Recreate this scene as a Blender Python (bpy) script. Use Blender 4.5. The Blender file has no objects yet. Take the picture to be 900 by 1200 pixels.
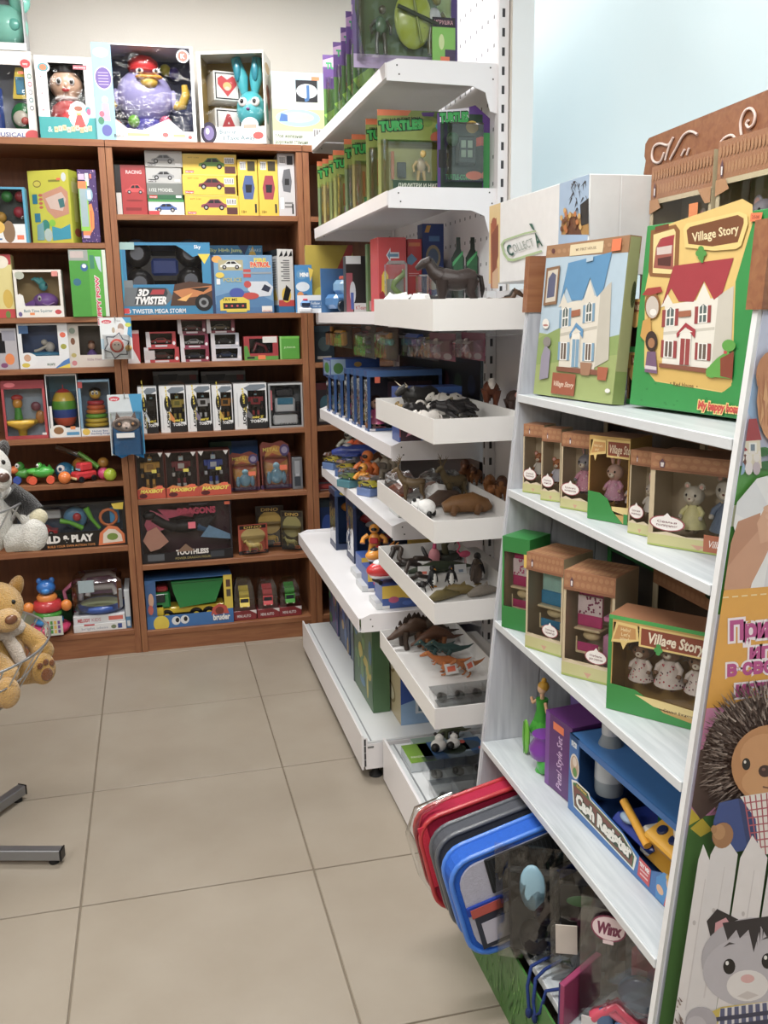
import bpy,math,random
from mathutils import Vector,Matrix
S = bpy.context.scene
COL = S.collection
random.seed(7)
# ---------------------------------------------------------------- camera
F,YAW,PITCH,ROLL = 1083.633,-0.2431,-0.2116,0.016
CAM = Vector((0.2606,-3.4196,1.4628))
RM = (Matrix.Rotation(YAW,3,'Z') @ Matrix.Rotation(PITCH,3,'X') @ Matrix.Rotation(ROLL,3,'Y'))
RIGHT,FWD,UP = RM.col[0].copy(),RM.col[1].copy(),RM.col[2].copy()
cam_data = bpy.data.cameras.new('camera')
cam = bpy.data.objects.new('camera',cam_data)
COL.objects.link(cam)
cam_data.sensor_fit = 'VERTICAL'; cam_data.sensor_height = 24
cam_data.lens = F*24 / 1200
cam_data.clip_start = 0.02; cam_data.clip_end = 100
m = Matrix.Identity(4)
for r in range(3):
    m[r][0] = RIGHT[r]; m[r][1] = UP[r]; m[r][2] = -FWD[r]; m[r][3] = CAM[r]
cam.matrix_world = m
S.camera = cam
# ---------------------------------------------------------------- world, exposure
w = bpy.data.worlds.new('world'); S.world = w; w.use_nodes = True
w.node_tree.nodes['Background'].inputs[0].default_value = (0.86,0.93,0.97,1)
w.node_tree.nodes['Background'].inputs[1].default_value = 2.2
S.view_settings.view_transform = 'Standard'; S.view_settings.look = 'None'
S.view_settings.gamma = 1; S.view_settings.use_curve_mapping = False
S.view_settings.exposure = 0.26
CEIL = 2.95
LAMPS = [(0.45,-0.05,30),(0.25,-2.3,30),(0.1,-4.3,28),(-1.8,-1.2,20),(-1.8,-3.6,32)]
S.cycles.transparent_max_bounces = 40; S.cycles.diffuse_bounces = 3
for lx,ly,le in LAMPS:
    ld = bpy.data.lights.new('ceiling_lamp','AREA'); ld.shape = 'RECTANGLE'; ld.size = 1.1; ld.size_y = 0.26
    ld.energy = le; ld.color = (1.0,0.98,0.955)
    lo = bpy.data.objects.new('ceiling_lamp',ld); lo.location = (lx,ly,CEIL - 0.075); COL.objects.link(lo)

# ---------------------------------------------------------------- photo geometry helpers
def ray(u,v): return (RIGHT*((u - 450) / F) + FWD - UP*((v - 600) / F))
def PX(u,v,x): d = ray(u,v); return CAM + d*((x - CAM.x) / d.x)
def PY(u,v,y): d = ray(u,v); return CAM + d*((y - CAM.y) / d.y)
def PZ(u,v,z): d = ray(u,v); return CAM + d*((z - CAM.z) / d.z)
def proj(P):
    d = Vector(P) - CAM; y = d.dot(FWD)
    return 450 + F*d.dot(RIGHT) / y,600 - F*d.dot(UP) / y
def zat(x,y,v):            # height at which the vertical through (x,y) is seen at picture row v
    a,b = -1.0,3.5
    for _ in range(40):
        c = (a + b) / 2
        if proj((x,y,c))[1] > v: a = c
        else: b = c
    return (a + b) / 2
# ---------------------------------------------------------------- colours and materials
def lin(c):
    if isinstance(c,str):
        c = c.lstrip('#'); c = ''.join(x*2 for x in c) if len(c) == 3 else c; c = [int(c[i:i + 2],16) / 255 for i in (0,2,4)]
        return tuple(x / 12.92 if x <= 0.04045 else ((x + 0.055) / 1.055) ** 2.4 for x in c)
    return c
MATS = {}
def new_mat(name):
    m = bpy.data.materials.new(name); m.use_nodes = True; MATS[name] = m
    return m,m.node_tree.nodes,m.node_tree.links,m.node_tree.nodes['Principled BSDF']
def attr_mat(name,rough,coat=0.0,metal=0.0,noise=0.06,scale=40,bump=0.0,bscale=80,spec=0.5,sheen=0.0,sat=1.0,val=1.0):
    m,N,L,b = new_mat(name)
    a = N.new('ShaderNodeAttribute'); a.attribute_name = 'Col'
    t = N.new('ShaderNodeTexCoord'); n = N.new('ShaderNodeTexNoise'); n.inputs['Scale'].default_value = scale
    L.new(t.outputs['Object'],n.inputs['Vector'])
    mr = N.new('ShaderNodeMapRange'); mr.inputs[3].default_value = 1 - noise; mr.inputs[4].default_value = 1 + noise
    L.new(n.outputs[0],mr.inputs[0])
    mx = N.new('ShaderNodeVectorMath'); mx.operation = 'SCALE'
    L.new(a.outputs['Color'],mx.inputs[0]); L.new(mr.outputs[0],mx.inputs['Scale'])
    hs = N.new('ShaderNodeHueSaturation'); hs.inputs['Saturation'].default_value = sat; hs.inputs['Value'].default_value = val
    L.new(mx.outputs[0],hs.inputs['Color']); L.new(hs.outputs[0],b.inputs['Base Color'])
    b.inputs['Roughness'].default_value = rough; b.inputs['Metallic'].default_value = metal
    b.inputs['Specular IOR Level'].default_value = spec
    b.inputs['Coat Weight'].default_value = coat; b.inputs['Coat Roughness'].default_value = 0.12
    b.inputs['Sheen Weight'].default_value = sheen
    if bump:
        n2 = N.new('ShaderNodeTexNoise'); n2.inputs['Scale'].default_value = bscale; n2.inputs['Detail'].default_value = 4
        L.new(t.outputs['Object'],n2.inputs['Vector'])
        bp = N.new('ShaderNodeBump'); bp.inputs['Strength'].default_value = bump; bp.inputs['Distance'].default_value = 0.01
        L.new(n2.outputs[0],bp.inputs['Height']); L.new(bp.outputs[0],b.inputs['Normal'])
    return m
attr_mat('card',0.42,coat=0.15,noise=0.05,sat=0.9,val=0.86)
attr_mat('matte',0.75,noise=0.06)
attr_mat('toy',0.28,coat=0.3,noise=0.03,sat=0.94,val=0.92)
attr_mat('figure',0.5,noise=0.18,scale=60,bump=0.15,bscale=120)
attr_mat('plush',0.95,noise=0.10,scale=90,bump=0.9,bscale=260,spec=0.1,sheen=0.5)
attr_mat('metal',0.32,metal=0.85,noise=0.04)
attr_mat('white_metal',0.38,noise=0.015,scale=6)
attr_mat('fabric',0.8,noise=0.12,scale=120,bump=0.3,bscale=400)
def wood(name,c1,c2,sx=(1.2,12,12),rough=0.42,c3=None):
    m,N,L,b = new_mat(name)
    t = N.new('ShaderNodeTexCoord'); mp = N.new('ShaderNodeMapping'); mp.inputs['Scale'].default_value = sx
    L.new(t.outputs['Object'],mp.inputs[0])
    n = N.new('ShaderNodeTexNoise'); n.inputs['Scale'].default_value = 5; n.inputs['Detail'].default_value = 7; n.inputs['Distortion'].default_value = 0.6
    L.new(mp.outputs[0],n.inputs['Vector'])
    r = N.new('ShaderNodeValToRGB'); r.color_ramp.elements[0].position = 0.3; r.color_ramp.elements[1].position = 0.72
    r.color_ramp.elements[0].color = (*lin(c1),1); r.color_ramp.elements[1].color = (*lin(c2),1)
    if c3:
        e = r.color_ramp.elements.new(0.5); e.color = (*lin(c3),1)
    L.new(n.outputs[0],r.inputs[0]); L.new(r.outputs[0],b.inputs['Base Color'])
    b.inputs['Roughness'].default_value = rough
    return m
wood('wood_up','#85543a','#9c6c4a',(14,14,1.2))
wood('wood_across','#85543a','#9c6c4a',(1.2,14,14))
wood('wood_back','#74452a','#8a5634',(10,10,1.0),0.5)
wood('white_planks','#a9acb4','#c6c9ce',(16,16,1.3),0.5,'#b9bcc3')
wood('white_planks_across','#b1b9bd','#c9cfd2',(14,1.2,14),0.45,'#bdc4c8')
def mk_wall(name,c,sc=3):
    m,N,L,b = new_mat(name)
    t = N.new('ShaderNodeTexCoord'); n = N.new('ShaderNodeTexNoise'); n.inputs['Scale'].default_value = sc
    L.new(t.outputs['Object'],n.inputs['Vector'])
    r = N.new('ShaderNodeValToRGB'); k = lin(c)
    r.color_ramp.elements[0].color = (k[0] * .95,k[1] * .95,k[2] * .94,1); r.color_ramp.elements[1].color = (*k,1)
    L.new(n.outputs[0],r.inputs[0]); L.new(r.outputs[0],b.inputs['Base Color']); b.inputs['Roughness'].default_value = 0.85
    n2 = N.new('ShaderNodeTexNoise'); n2.inputs['Scale'].default_value = 150; bp = N.new('ShaderNodeBump')
    bp.inputs['Strength'].default_value = 0.15; bp.inputs['Distance'].default_value = 0.003
    L.new(t.outputs['Object'],n2.inputs['Vector']); L.new(n2.outputs[0],bp.inputs['Height']); L.new(bp.outputs[0],b.inputs['Normal'])
mk_wall('wall_paint','#f0ebe3'); mk_wall('ceiling_paint','#d8d4cc'); mk_wall('far_wall_paint','#a89c8c')
def mk_tile():
    m,N,L,b = new_mat('tile')
    t = N.new('ShaderNodeTexCoord'); n = N.new('ShaderNodeTexNoise'); n.inputs['Scale'].default_value = 4; n.inputs['Detail'].default_value = 8
    o = N.new('ShaderNodeObjectInfo'); ad = N.new('ShaderNodeVectorMath')
    L.new(t.outputs['Object'],ad.inputs[0]); L.new(o.outputs['Location'],ad.inputs[1]); L.new(ad.outputs[0],n.inputs['Vector'])
    r = N.new('ShaderNodeValToRGB'); r.color_ramp.elements[0].position = .3; r.color_ramp.elements[1].position = .75
    r.color_ramp.elements[0].color = (*lin('#988e80'),1); r.color_ramp.elements[1].color = (*lin('#a2998c'),1)
    L.new(n.outputs[0],r.inputs[0]); L.new(r.outputs[0],b.inputs['Base Color'])
    b.inputs['Roughness'].default_value = 0.34; b.inputs['Specular IOR Level'].default_value = 0.4
mk_tile()
def mk_clear(name,tint,refl,rough=0.06,base=0.0):
    m,N,L,b = new_mat(name); N.remove(b); out = N['Material Output']
    tr = N.new('ShaderNodeBsdfTransparent'); tr.inputs[0].default_value = (*tint,1)
    gl = N.new('ShaderNodeBsdfGlossy'); gl.inputs['Roughness'].default_value = rough
    t = N.new('ShaderNodeTexCoord'); n = N.new('ShaderNodeTexNoise'); n.inputs['Scale'].default_value = 14; n.inputs['Detail'].default_value = 2
    bp = N.new('ShaderNodeBump'); bp.inputs['Strength'].default_value = 0.5; bp.inputs['Distance'].default_value = 0.012
    L.new(t.outputs['Object'],n.inputs['Vector']); L.new(n.outputs[0],bp.inputs['Height']); L.new(bp.outputs[0],gl.inputs['Normal'])
    fr = N.new('ShaderNodeFresnel'); fr.inputs[0].default_value = 1.45
    mu = N.new('ShaderNodeMath'); mu.operation = 'MULTIPLY_ADD'; mu.inputs[1].default_value = refl; mu.inputs[2].default_value = base
    mu.use_clamp = True
    L.new(fr.outputs[0],mu.inputs[0])
    mx = N.new('ShaderNodeMixShader'); L.new(mu.outputs[0],mx.inputs[0]); L.new(tr.outputs[0],mx.inputs[1]); L.new(gl.outputs[0],mx.inputs[2])
    L.new(mx.outputs[0],out.inputs[0])
mk_clear('film',(.98,.98,.98),.9,0.08,0.01)
mk_clear('blister',(.95,.96,.96),1.6,0.10,0.04)
mk_clear('milky',(.80,.82,.83),1.2,0.25,0.12)
def mk_frost():
    m,N,L,b = new_mat('frosted_glass'); N.remove(b); out = N['Material Output']
    tl = N.new('ShaderNodeBsdfTranslucent'); gl = N.new('ShaderNodeBsdfGlossy'); gl.inputs['Roughness'].default_value = .25
    t = N.new('ShaderNodeTexCoord'); n = N.new('ShaderNodeTexNoise'); n.inputs['Scale'].default_value = 2.0
    r = N.new('ShaderNodeValToRGB'); r.color_ramp.elements[0].color = (.74,.81,.82,1); r.color_ramp.elements[1].color = (.80,.84,.84,1)
    L.new(t.outputs['Object'],n.inputs['Vector']); L.new(n.outputs[0],r.inputs[0]); L.new(r.outputs[0],tl.inputs[0])
    df = N.new('ShaderNodeBsdfDiffuse'); L.new(r.outputs[0],df.inputs[0]); m2 = N.new('ShaderNodeMixShader'); m2.inputs[0].default_value = .45
    L.new(tl.outputs[0],m2.inputs[1]); L.new(df.outputs[0],m2.inputs[2])
    mx = N.new('ShaderNodeMixShader'); mx.inputs[0].default_value = .06
    L.new(m2.outputs[0],mx.inputs[1]); L.new(gl.outputs[0],mx.inputs[2]); L.new(mx.outputs[0],out.inputs[0])
mk_frost()
def mk_emit(name,c,s):
    m,N,L,b = new_mat(name); b.inputs['Emission Color'].default_value = (*c,1); b.inputs['Emission Strength'].default_value = s
mk_emit('lamp_diffuser',(1,.97,.92),4)

# ---------------------------------------------------------------- mesh builder
class MB:
    def __init__(s,mat='card'):
        s.v = []; s.f = []; s.c = []; s.mi = []; s.mats = [mat]; s.cur = 0; s.M = None; s.smooth = []; s.sm = False
    def use(s,mat):
        if mat not in s.mats: s.mats.append(mat)
        s.cur = s.mats.index(mat); return s
    def add(s,vs,fs,col,smooth=None):
        o = len(s.v); M = s.M
        s.v.extend([tuple(M @ Vector(p)) if M else tuple(p) for p in vs])
        k = lin(col); sm = s.sm if smooth is None else smooth
        for f in fs:
            s.f.append([i + o for i in f]); s.c.append(k); s.mi.append(s.cur); s.smooth.append(sm)
        return s
    def box(s,a,b,col,ch=0.0):
        x0,y0,z0 = a; x1,y1,z1 = b
        if ch <= 0:
            vs = [(x0,y0,z0),(x1,y0,z0),(x1,y1,z0),(x0,y1,z0),(x0,y0,z1),(x1,y0,z1),(x1,y1,z1),(x0,y1,z1)]
            return s.add(vs,[(0,3,2,1),(4,5,6,7),(0,1,5,4),(1,2,6,5),(2,3,7,6),(3,0,4,7)],col,False)
        vs = []; fs = []                                      # chamfered box: 24 corners
        for (sx,sy,sz) in [(i,j,k) for i in (0,1) for j in (0,1) for k in (0,1)]:
            cx,cy,cz = (x0,x1)[sx],(y0,y1)[sy],(z0,z1)[sz]
            dx,dy,dz = (ch,-ch)[sx],(ch,-ch)[sy],(ch,-ch)[sz]
            vs += [(cx,cy + dy,cz + dz),(cx + dx,cy,cz + dz),(cx + dx,cy + dy,cz)]
        I = lambda sx,sy,sz,a: (sx*4 + sy*2 + sz)*3 + a
        fs += [(I(0,0,0,0),I(0,0,1,0),I(0,1,1,0),I(0,1,0,0)),(I(1,0,0,0),I(1,1,0,0),I(1,1,1,0),I(1,0,1,0))]
        fs += [(I(0,0,0,1),I(1,0,0,1),I(1,0,1,1),I(0,0,1,1)),(I(0,1,0,1),I(0,1,1,1),I(1,1,1,1),I(1,1,0,1))]
        fs += [(I(0,0,0,2),I(0,1,0,2),I(1,1,0,2),I(1,0,0,2)),(I(0,0,1,2),I(1,0,1,2),I(1,1,1,2),I(0,1,1,2))]
        for j in (0,1):
            for k in (0,1): fs.append((I(0,j,k,1),I(0,j,k,2),I(1,j,k,2),I(1,j,k,1)))
            for k in (0,1): fs.append((I(j,0,k,0),I(j,0,k,2),I(j,1,k,2),I(j,1,k,0)))
            for k in (0,1): fs.append((I(j,k,0,0),I(j,k,0,1),I(j,k,1,1),I(j,k,1,0)))
        for (sx,sy,sz) in [(i,j,k) for i in (0,1) for j in (0,1) for k in (0,1)]:
            fs.append((I(sx,sy,sz,0),I(sx,sy,sz,1),I(sx,sy,sz,2)))
        return s.add(vs,fs,col,False)
    def ell(s,c,r,col,n=14,m=9,rot=None,cut=None):
        if not hasattr(r,'__len__'): r = (r,r,r)
        vs = []; fs = []
        R = rot if rot is not None else Matrix.Identity(3)
        for j in range(m + 1):
            a = math.pi*j / m
            if cut is not None: a = math.pi*cut*j / m
            for i in range(n):
                b = 2*math.pi*i / n
                p = R @ Vector((r[0]*math.sin(a)*math.cos(b),r[1]*math.sin(a)*math.sin(b),r[2]*math.cos(a)))
                vs.append((c[0] + p.x,c[1] + p.y,c[2] + p.z))
        for j in range(m):
            for i in range(n):
                fs.append((j*n+i,(j+1)*n+i,(j+1)*n+(i+1) % n,j*n+(i+1) % n))
        return s.add(vs,fs,col,True)
    def lathe(s,prof,c,col,n=16,ax='Z',smooth=True,caps=True):
        vs = []; fs = []
        for (r,h) in prof:
            for i in range(n):
                b = 2*math.pi*i / n; p = (r*math.cos(b),r*math.sin(b),h)
                if ax == 'Y': p = (p[0],p[2],p[1])
                if ax == 'X': p = (p[2],p[0],p[1])
                vs.append((c[0] + p[0],c[1] + p[1],c[2] + p[2]))
        for j in range(len(prof) - 1):
            for i in range(n): fs.append((j*n+i,j*n+(i+1) % n,(j+1)*n+(i+1) % n,(j+1)*n+i))
        s.add(vs,fs,col,smooth)
        if caps:
            s.add(vs[:n],[tuple(range(n))[::-1]],col,False); s.add(vs[-n:],[tuple(range(n))],col,False)
        return s
    def cyl(s,a,b,r,col,n=10,r2=None): return s.tube([a,b],[r,r if r2 is None else r2],col,n)
    def tube(s,pts,r,col,n=8,closed=False):
        P = [Vector(p) for p in pts]; k = len(P)
        rs = r if hasattr(r,'__len__') else [r]*k
        vs = []; fs = []; up = None
        for i in range(k):
            if closed: d = P[(i + 1) % k] - P[i - 1]
            else: d = P[min(i + 1,k - 1)] - P[max(i - 1,0)]
            if d.length < 1e-9: d = Vector((0,0,1))
            d.normalize()
            if up is None: up = Vector((0,0,1)) if abs(d.z) < .9 else Vector((1,0,0))
            x = d.cross(up)
            if x.length < 1e-6: x = d.orthogonal()
            x.normalize(); y = x.cross(d); up = y
            for j in range(n):
                a = 2*math.pi*j / n; q = P[i] + (x*math.cos(a) + y*math.sin(a))*rs[i]; vs.append(tuple(q))
        for i in range(k if closed else k - 1):
            i2 = (i + 1) % k
            for j in range(n): fs.append((i*n+j,i*n+(j+1) % n,i2*n+(j+1) % n,i2*n+j))
        s.add(vs,fs,col,True)
        if not closed:
            s.add(vs[:n],[tuple(range(n))[::-1]],col,False); s.add(vs[-n:],[tuple(range(n))],col,False)
        return s
    def prism(s,poly,y0,y1,col,col2=None):          # polygon in XZ,extruded along Y
        n = len(poly)
        vs = [(p[0],y0,p[1]) for p in poly] + [(p[0],y1,p[1]) for p in poly]
        s.add(vs,[tuple(range(n)),tuple(range(n,2*n))[::-1]],col,False)
        return s.add(vs,[(i,(i + 1) % n,n + (i + 1) % n,n + i)[::-1] for i in range(n)],col2 or col,False)
    def prismz(s,poly,z0,z1,col):
        n = len(poly)
        vs = [(p[0],p[1],z0) for p in poly] + [(p[0],p[1],z1) for p in poly]
        return s.add(vs,[tuple(range(n))[::-1],tuple(range(n,2*n))] + [(i,(i + 1) % n,n + (i + 1) % n,n + i) for i in range(n)],col,False)
    def quad(s,a,b,c,d,col): return s.add([a,b,c,d],[(0,1,2,3)],col,False)
    def build(s,name,parent=None,mods=None):
        me = bpy.data.meshes.new(name); me.from_pydata(s.v,[],s.f)
        for k in s.mats: me.materials.append(MATS[k])
        at = me.color_attributes.new('Col','FLOAT_COLOR','CORNER')
        buf = []
        for f,c in zip(s.f,s.c): buf.extend([c[0],c[1],c[2],1.0]*len(f))
        at.data.foreach_set('color',buf)
        me.polygons.foreach_set('material_index',s.mi); me.polygons.foreach_set('use_smooth',s.smooth)
        me.update()
        o = bpy.data.objects.new(name,me); COL.objects.link(o)
        if parent: o.parent = parent
        return o
def rotm(z=0,x=0,y=0): return Matrix.Rotation(z,3,'Z') @ Matrix.Rotation(y,3,'Y') @ Matrix.Rotation(x,3,'X')
TXT = {}
def glyphs(t,off,spacing=1.0):
    key = (t,off,spacing)
    if key not in TXT:
        cu = bpy.data.curves.new('t','FONT'); cu.body = t; cu.offset = off; cu.resolution_u = 2; cu.space_character = spacing
        cu.fill_mode = 'BOTH'
        ob = bpy.data.objects.new('t',cu); COL.objects.link(ob)
        dg = bpy.context.evaluated_depsgraph_get(); me = bpy.data.meshes.new_from_object(ob.evaluated_get(dg))
        V = [(v.co.x,v.co.y) for v in me.vertices]; Fc = [tuple(p.vertices) for p in me.polygons]
        bpy.data.objects.remove(ob); bpy.data.curves.remove(cu); bpy.data.meshes.remove(me)
        if not V: V = [(0,0)]
        xs = [p[0] for p in V]; TXT[key] = (V,Fc,min(xs),max(xs))
    return TXT[key]
class Canvas:
    """flat print on a face; fn maps (x,y) to a 3D point and n is the outward normal of the face"""
    def __init__(s,mb,fn,n,asp=1.0): s.mb = mb; s.fn = fn; s.n = Vector(n); s.k = 1; s.asp = asp; s.step = 0.00005
    def put(s,pts,faces,col):
        o = s.n*(s.step*s.k); s.k += 1
        s.mb.add([tuple(Vector(s.fn(*p)) + o) for p in pts],faces,col,False); return s
    clip = None
    def p(s,pts,col):
        if s.clip:
            C = s.clip; n = len(C)
            ar = sum(C[i][0]*C[(i+1) % n][1] - C[(i+1) % n][0]*C[i][1] for i in range(n)); sg = 1 if ar > 0 else -1
            for i in range(n):
                a,b = C[i],C[(i+1) % n]; f = lambda q: sg*((b[0]-a[0])*(q[1]-a[1]) - (b[1]-a[1])*(q[0]-a[0])); out = []
                for k in range(len(pts)):
                    q,r = pts[k],pts[(k+1) % len(pts)]; fq,fr = f(q),f(r)
                    if fq >= 0: out.append(q)
                    if fq*fr < 0: t = fq / (fq - fr); out.append((q[0] + (r[0]-q[0])*t,q[1] + (r[1]-q[1])*t))
                pts = out
                if len(pts) < 3: return s
        return s.put(pts,[tuple(range(len(pts)))],col)
    def r(s,x0,y0,x1,y1,col): return s.p([(x0,y0),(x1,y0),(x1,y1),(x0,y1)],col)
    def e(s,cx,cy,rx,ry,col,n=18,rot=0):
        c,q = math.cos(rot),math.sin(rot)
        return s.p([(cx + rx*math.cos(a)*c - ry*math.sin(a)*q,cy + rx*math.cos(a)*q + ry*math.sin(a)*c) for a in [2*math.pi*i/n for i in range(n)]],col)
    def t(s,txt,x,y,h,col,w=None,up=1,shear=0,rot=0,off=0.012,align='c',outline=None,ow=0.06):
        """text of cap height h (canvas y units), squeezed to width w if given; up=-1 for picture pixels"""
        V,Fc,a,b = glyphs(txt,off)
        sy = h / 0.72; sx = sy*s.asp
        if w: sx = w / max(b - a,1e-6)
        ox = {'c': (a + b) / 2,'l': a,'r': b}[align]; cr,sr = math.cos(rot),math.sin(rot)
        def mapv(p,cc=ox):
            X = (p[0] - cc + shear*p[1])*sx; Yv = (p[1] - 0.36)*sy*up
            return (x + X*cr - Yv*sr,y + X*sr + Yv*cr)
        if outline:
            V2,F2,a2,b2 = glyphs(txt,ow)
            s.put([mapv(p) for p in V2],F2,outline)
        return s.put([mapv(p) for p in V],Fc,col)
def pxcanvas(mb,plane,n):      # prints measured in picture pixels on a vertical plane through point p0 with normal n
    p0 = Vector(plane); nn = Vector(n).normalized()
    def fn(u,v):
        d = ray(u,v); return CAM + d*((p0 - CAM).dot(nn) / d.dot(nn))
    return Canvas(mb,fn,nn)
def unit(c): c.clip = [(0,0),(1,0),(1,1),(0,1)]; return c
def face(mb,W,H,y=0.0,x0=None,z0=0.0):          # canvas on a front face (towards -Y) in 0..1 units
    xa = -W / 2 if x0 is None else x0
    return unit(Canvas(mb,lambda a,b: (xa + a*W,y,z0 + b*H),(0,-1,0),asp=H / W))
def leftface(mb,W,D,H):
    return unit(Canvas(mb,lambda a,b: (-W / 2,D - a*D,b*H),(-1,0,0),asp=H / D))
def rightface(mb,W,D,H):
    return unit(Canvas(mb,lambda a,b: (W / 2,a*D,b*H),(1,0,0),asp=H / D))
def topface(mb,W,D,H):
    return unit(Canvas(mb,lambda a,b: (-W / 2 + a*W,b*D,H),(0,0,1),asp=D / W))
def tag(o,label,cat,group=None):
    o['label'] = label; o['category'] = cat
    if group: o['group'] = group
    return o
def thing(name,label,cat,loc=(0,0,0),rz=0.0,group=None):
    o = bpy.data.objects.new(name,None); o.empty_display_size = 0.05; COL.objects.link(o)
    o.location = loc; o.rotation_euler = (0,0,rz); return tag(o,label,cat,group)
def struct(mb,name,parent=None):
    o = mb.build(name,parent)
    if not parent: o['kind'] = 'structure'
    return o
# ================================================================ the setting
WX = 1.62         # window wall plane
BY = 1.0          # back wall plane
def simple(name,a,b,mat,col='#ffffff'):
    mb = MB(mat); mb.box(a,b,col); return struct(mb,name)
mb = MB('matte'); mb.box((-3.02,-6.02,-0.08),(WX + .02,BY + .02,-0.004),'#7d7263'); floor = struct(mb,'floor')
T = 0.6
tile_me = None
for i in range(-5,3):
    for j in range(-10,2):
        x0,x1 = i*T,(i + 1)*T; y0,y1 = j*T,(j + 1)*T
        x0 = max(x0,-3.0); x1 = min(x1,WX); y1 = min(y1,BY)
        if x1 - x0 < .05 or y1 - y0 < .05: continue
        g = 0.0026
        if x1 - x0 > .59 and y1 - y0 > .59 and tile_me:
            o = bpy.data.objects.new('tile',tile_me); COL.objects.link(o); o.parent = floor
        else:
            mb = MB('tile'); mb.box((g,g,-0.02),(x1 - x0 - g,y1 - y0 - g,0.0),'#ffffff',0.0012); o = mb.build('tile',floor)
            if x1 - x0 > .59 and y1 - y0 > .59: tile_me = o.data
        o.location = (x0,y0,0)
simple('wall_back',(-3,BY,0),(WX,BY + .1,CEIL),'wall_paint')
simple('wall_left',(-3.1,-6,0),(-3,BY,CEIL),'far_wall_paint')
simple('wall_front',(-3,-6.1,0),(WX,-6,CEIL),'far_wall_paint')
simple('ceiling',(-3.1,-6.1,CEIL),(WX + .1,BY + .1,CEIL + .1),'ceiling_paint')
simple('wall_right',(WX,-6,0),(WX + .1,BY,0.9),'wall_paint')
mb = MB('white_metal')
for (ya,yb) in ((BY - .05,BY),(-3.3,-3.24),(-6,-5.94)): mb.box((WX,ya,.9),(WX + .06,yb,CEIL),'#e8eeef')
mb.box((WX - .01,-6,.9),(WX + .08,BY,.95),'#e8eeef'); mb.box((WX,-6,CEIL - .05),(WX + .06,BY,CEIL),'#e8eeef')
win = struct(mb,'window_1')
for k,(ya,yb) in enumerate(((-3.24,BY - .05),(-5.94,-3.3))):
    mb = MB('frosted_glass'); mb.box((WX + .02,ya,.95),(WX + .026,yb,CEIL - .05),'#ffffff'); mb.build('pane',win)
mb = MB('wall_paint'); mb.box((1.302,-0.80,0),(1.362,-0.70,CEIL),'#ffffff')
mb.use('white_metal'); mb.box((1.300,-0.803,0),(1.364,-0.80,CEIL),'#eceef0'); struct(mb,'trim_1')
for k,(lx,ly,le) in enumerate(LAMPS):
    t = thing('ceiling_light',['long ceiling light over the tiled aisle nearest the bookcases','long ceiling light over the middle of the aisle','long ceiling light over the aisle behind the camera',
        'ceiling light at the far left of the shop','ceiling light at the near left of the shop'][k],'ceiling light',(lx,ly,CEIL - .07),0,'ceiling lights')
    mb = MB('white_metal'); mb.box((-.6,-.16,.012),(.6,.16,.07),'#f2f2f0',.004); mb.build('housing',t)
    mb = MB('lamp_diffuser'); mb.box((-.57,-.14,.004),(.57,.14,.0125),'#ffffff'); mb.build('diffuser',t)
# ================================================================ bookcases
FY = 0.635
def bookcase(x0,x1,zs,top,label,ptop,tl=.026,tr=.026):
    t = thing('bookcase',label,'bookcase',((x0 + x1) / 2,FY,0),0,'brown shop bookcases')
    W = x1 - x0; D = .345
    for (a,b) in ((-W/2,-W/2 + tl),(W/2 - tr,W/2)):
        mb = MB('wood_up'); mb.box((a,0,0),(b,D,top - .026),'#fff',.0008); mb.build('side_panel',t)
    mb = MB('wood_across'); mb.box((-W/2 - (0 if not ptop else .0),-.004,top - .026),(W/2,D,top),'#fff',.0008); mb.build('top_board',t)
    mb = MB('wood_back'); mb.box((-W/2 + tl,D - .008,.0),(W/2 - tr,D,top - .026),'#fff'); mb.build('back_panel',t)
    for z in zs:
        mb = MB('wood_across'); mb.box((-W/2 + tl,.002,z - .022),(W/2 - tr,D - .008,z),'#fff',.0008); mb.build('shelf',t)
    mb = MB('wood_across'); mb.box((-W/2 + tl,.006,0),(W/2 - tr,.024,zs[-1] - .022),'#fff'); mb.build('plinth',t)
    return t
ZA = [1.76,1.468,1.262,.974,.78,.492,.11]
ZB = [1.872,1.472,1.272,.973,.690,.398,.095]
ZC = [1.87,1.56,1.255,.975,.672,.387,.095]
TOP = 2.155
bookcase(-.68,.1435,ZA,TOP,'left brown wooden bookcase, stacked with baby toys, beside the plush basket',True)
bookcase(.1455,.937,ZB,TOP,'middle brown wooden bookcase full of boxed cars and robots',True)
bookcase(.939,1.61,ZC,TOP,'right brown wooden bookcase half hidden behind the white metal shelving',True)
# ================================================================ white metal gondola
WM = '#eeecef'
def slots(mb,x,y,z0,z1,n,dx=0,dy=0):
    for k in range(n):
        z = z0 + (z1 - z0)*(k + .5) / n
        mb.box((x - dx,y - dy,z - .011),(x + dx,y + dy,z + .011),'#3c3c40')
GY0,GY1 = -.765,.42
g = thing('shelving_unit','white metal shop shelving with six shelves of toys along the right of the aisle','shelving',(0,0,0))
mb = MB('white_metal'); mb.box((1.275,GY0 + .004,.1),(1.283,GY1,2.5),WM)
mb.use('matte')
for k in range(24):
    for q in range(14):
        z = 1.45 + q * .075; y = GY0 + .04 + k * .05
        mb.add([(1.2745,y - .004,z),(1.2745,y + .004,z),(1.2745,y + .004,z + .01),(1.2745,y - .004,z + .01)],[(0,1,2,3)],'#77777a')
mb.build('back_panel',g)
for y in (GY0 - .002,GY1 + .002):
    mb = MB('white_metal'); mb.box((1.268,y - .015,0),(1.298,y + .015,2.55),WM,.001); mb.use('matte')
    slots(mb,1.281,y - .0152,.2,2.5,46,.004,.0005); mb.build('upright',g)
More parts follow.
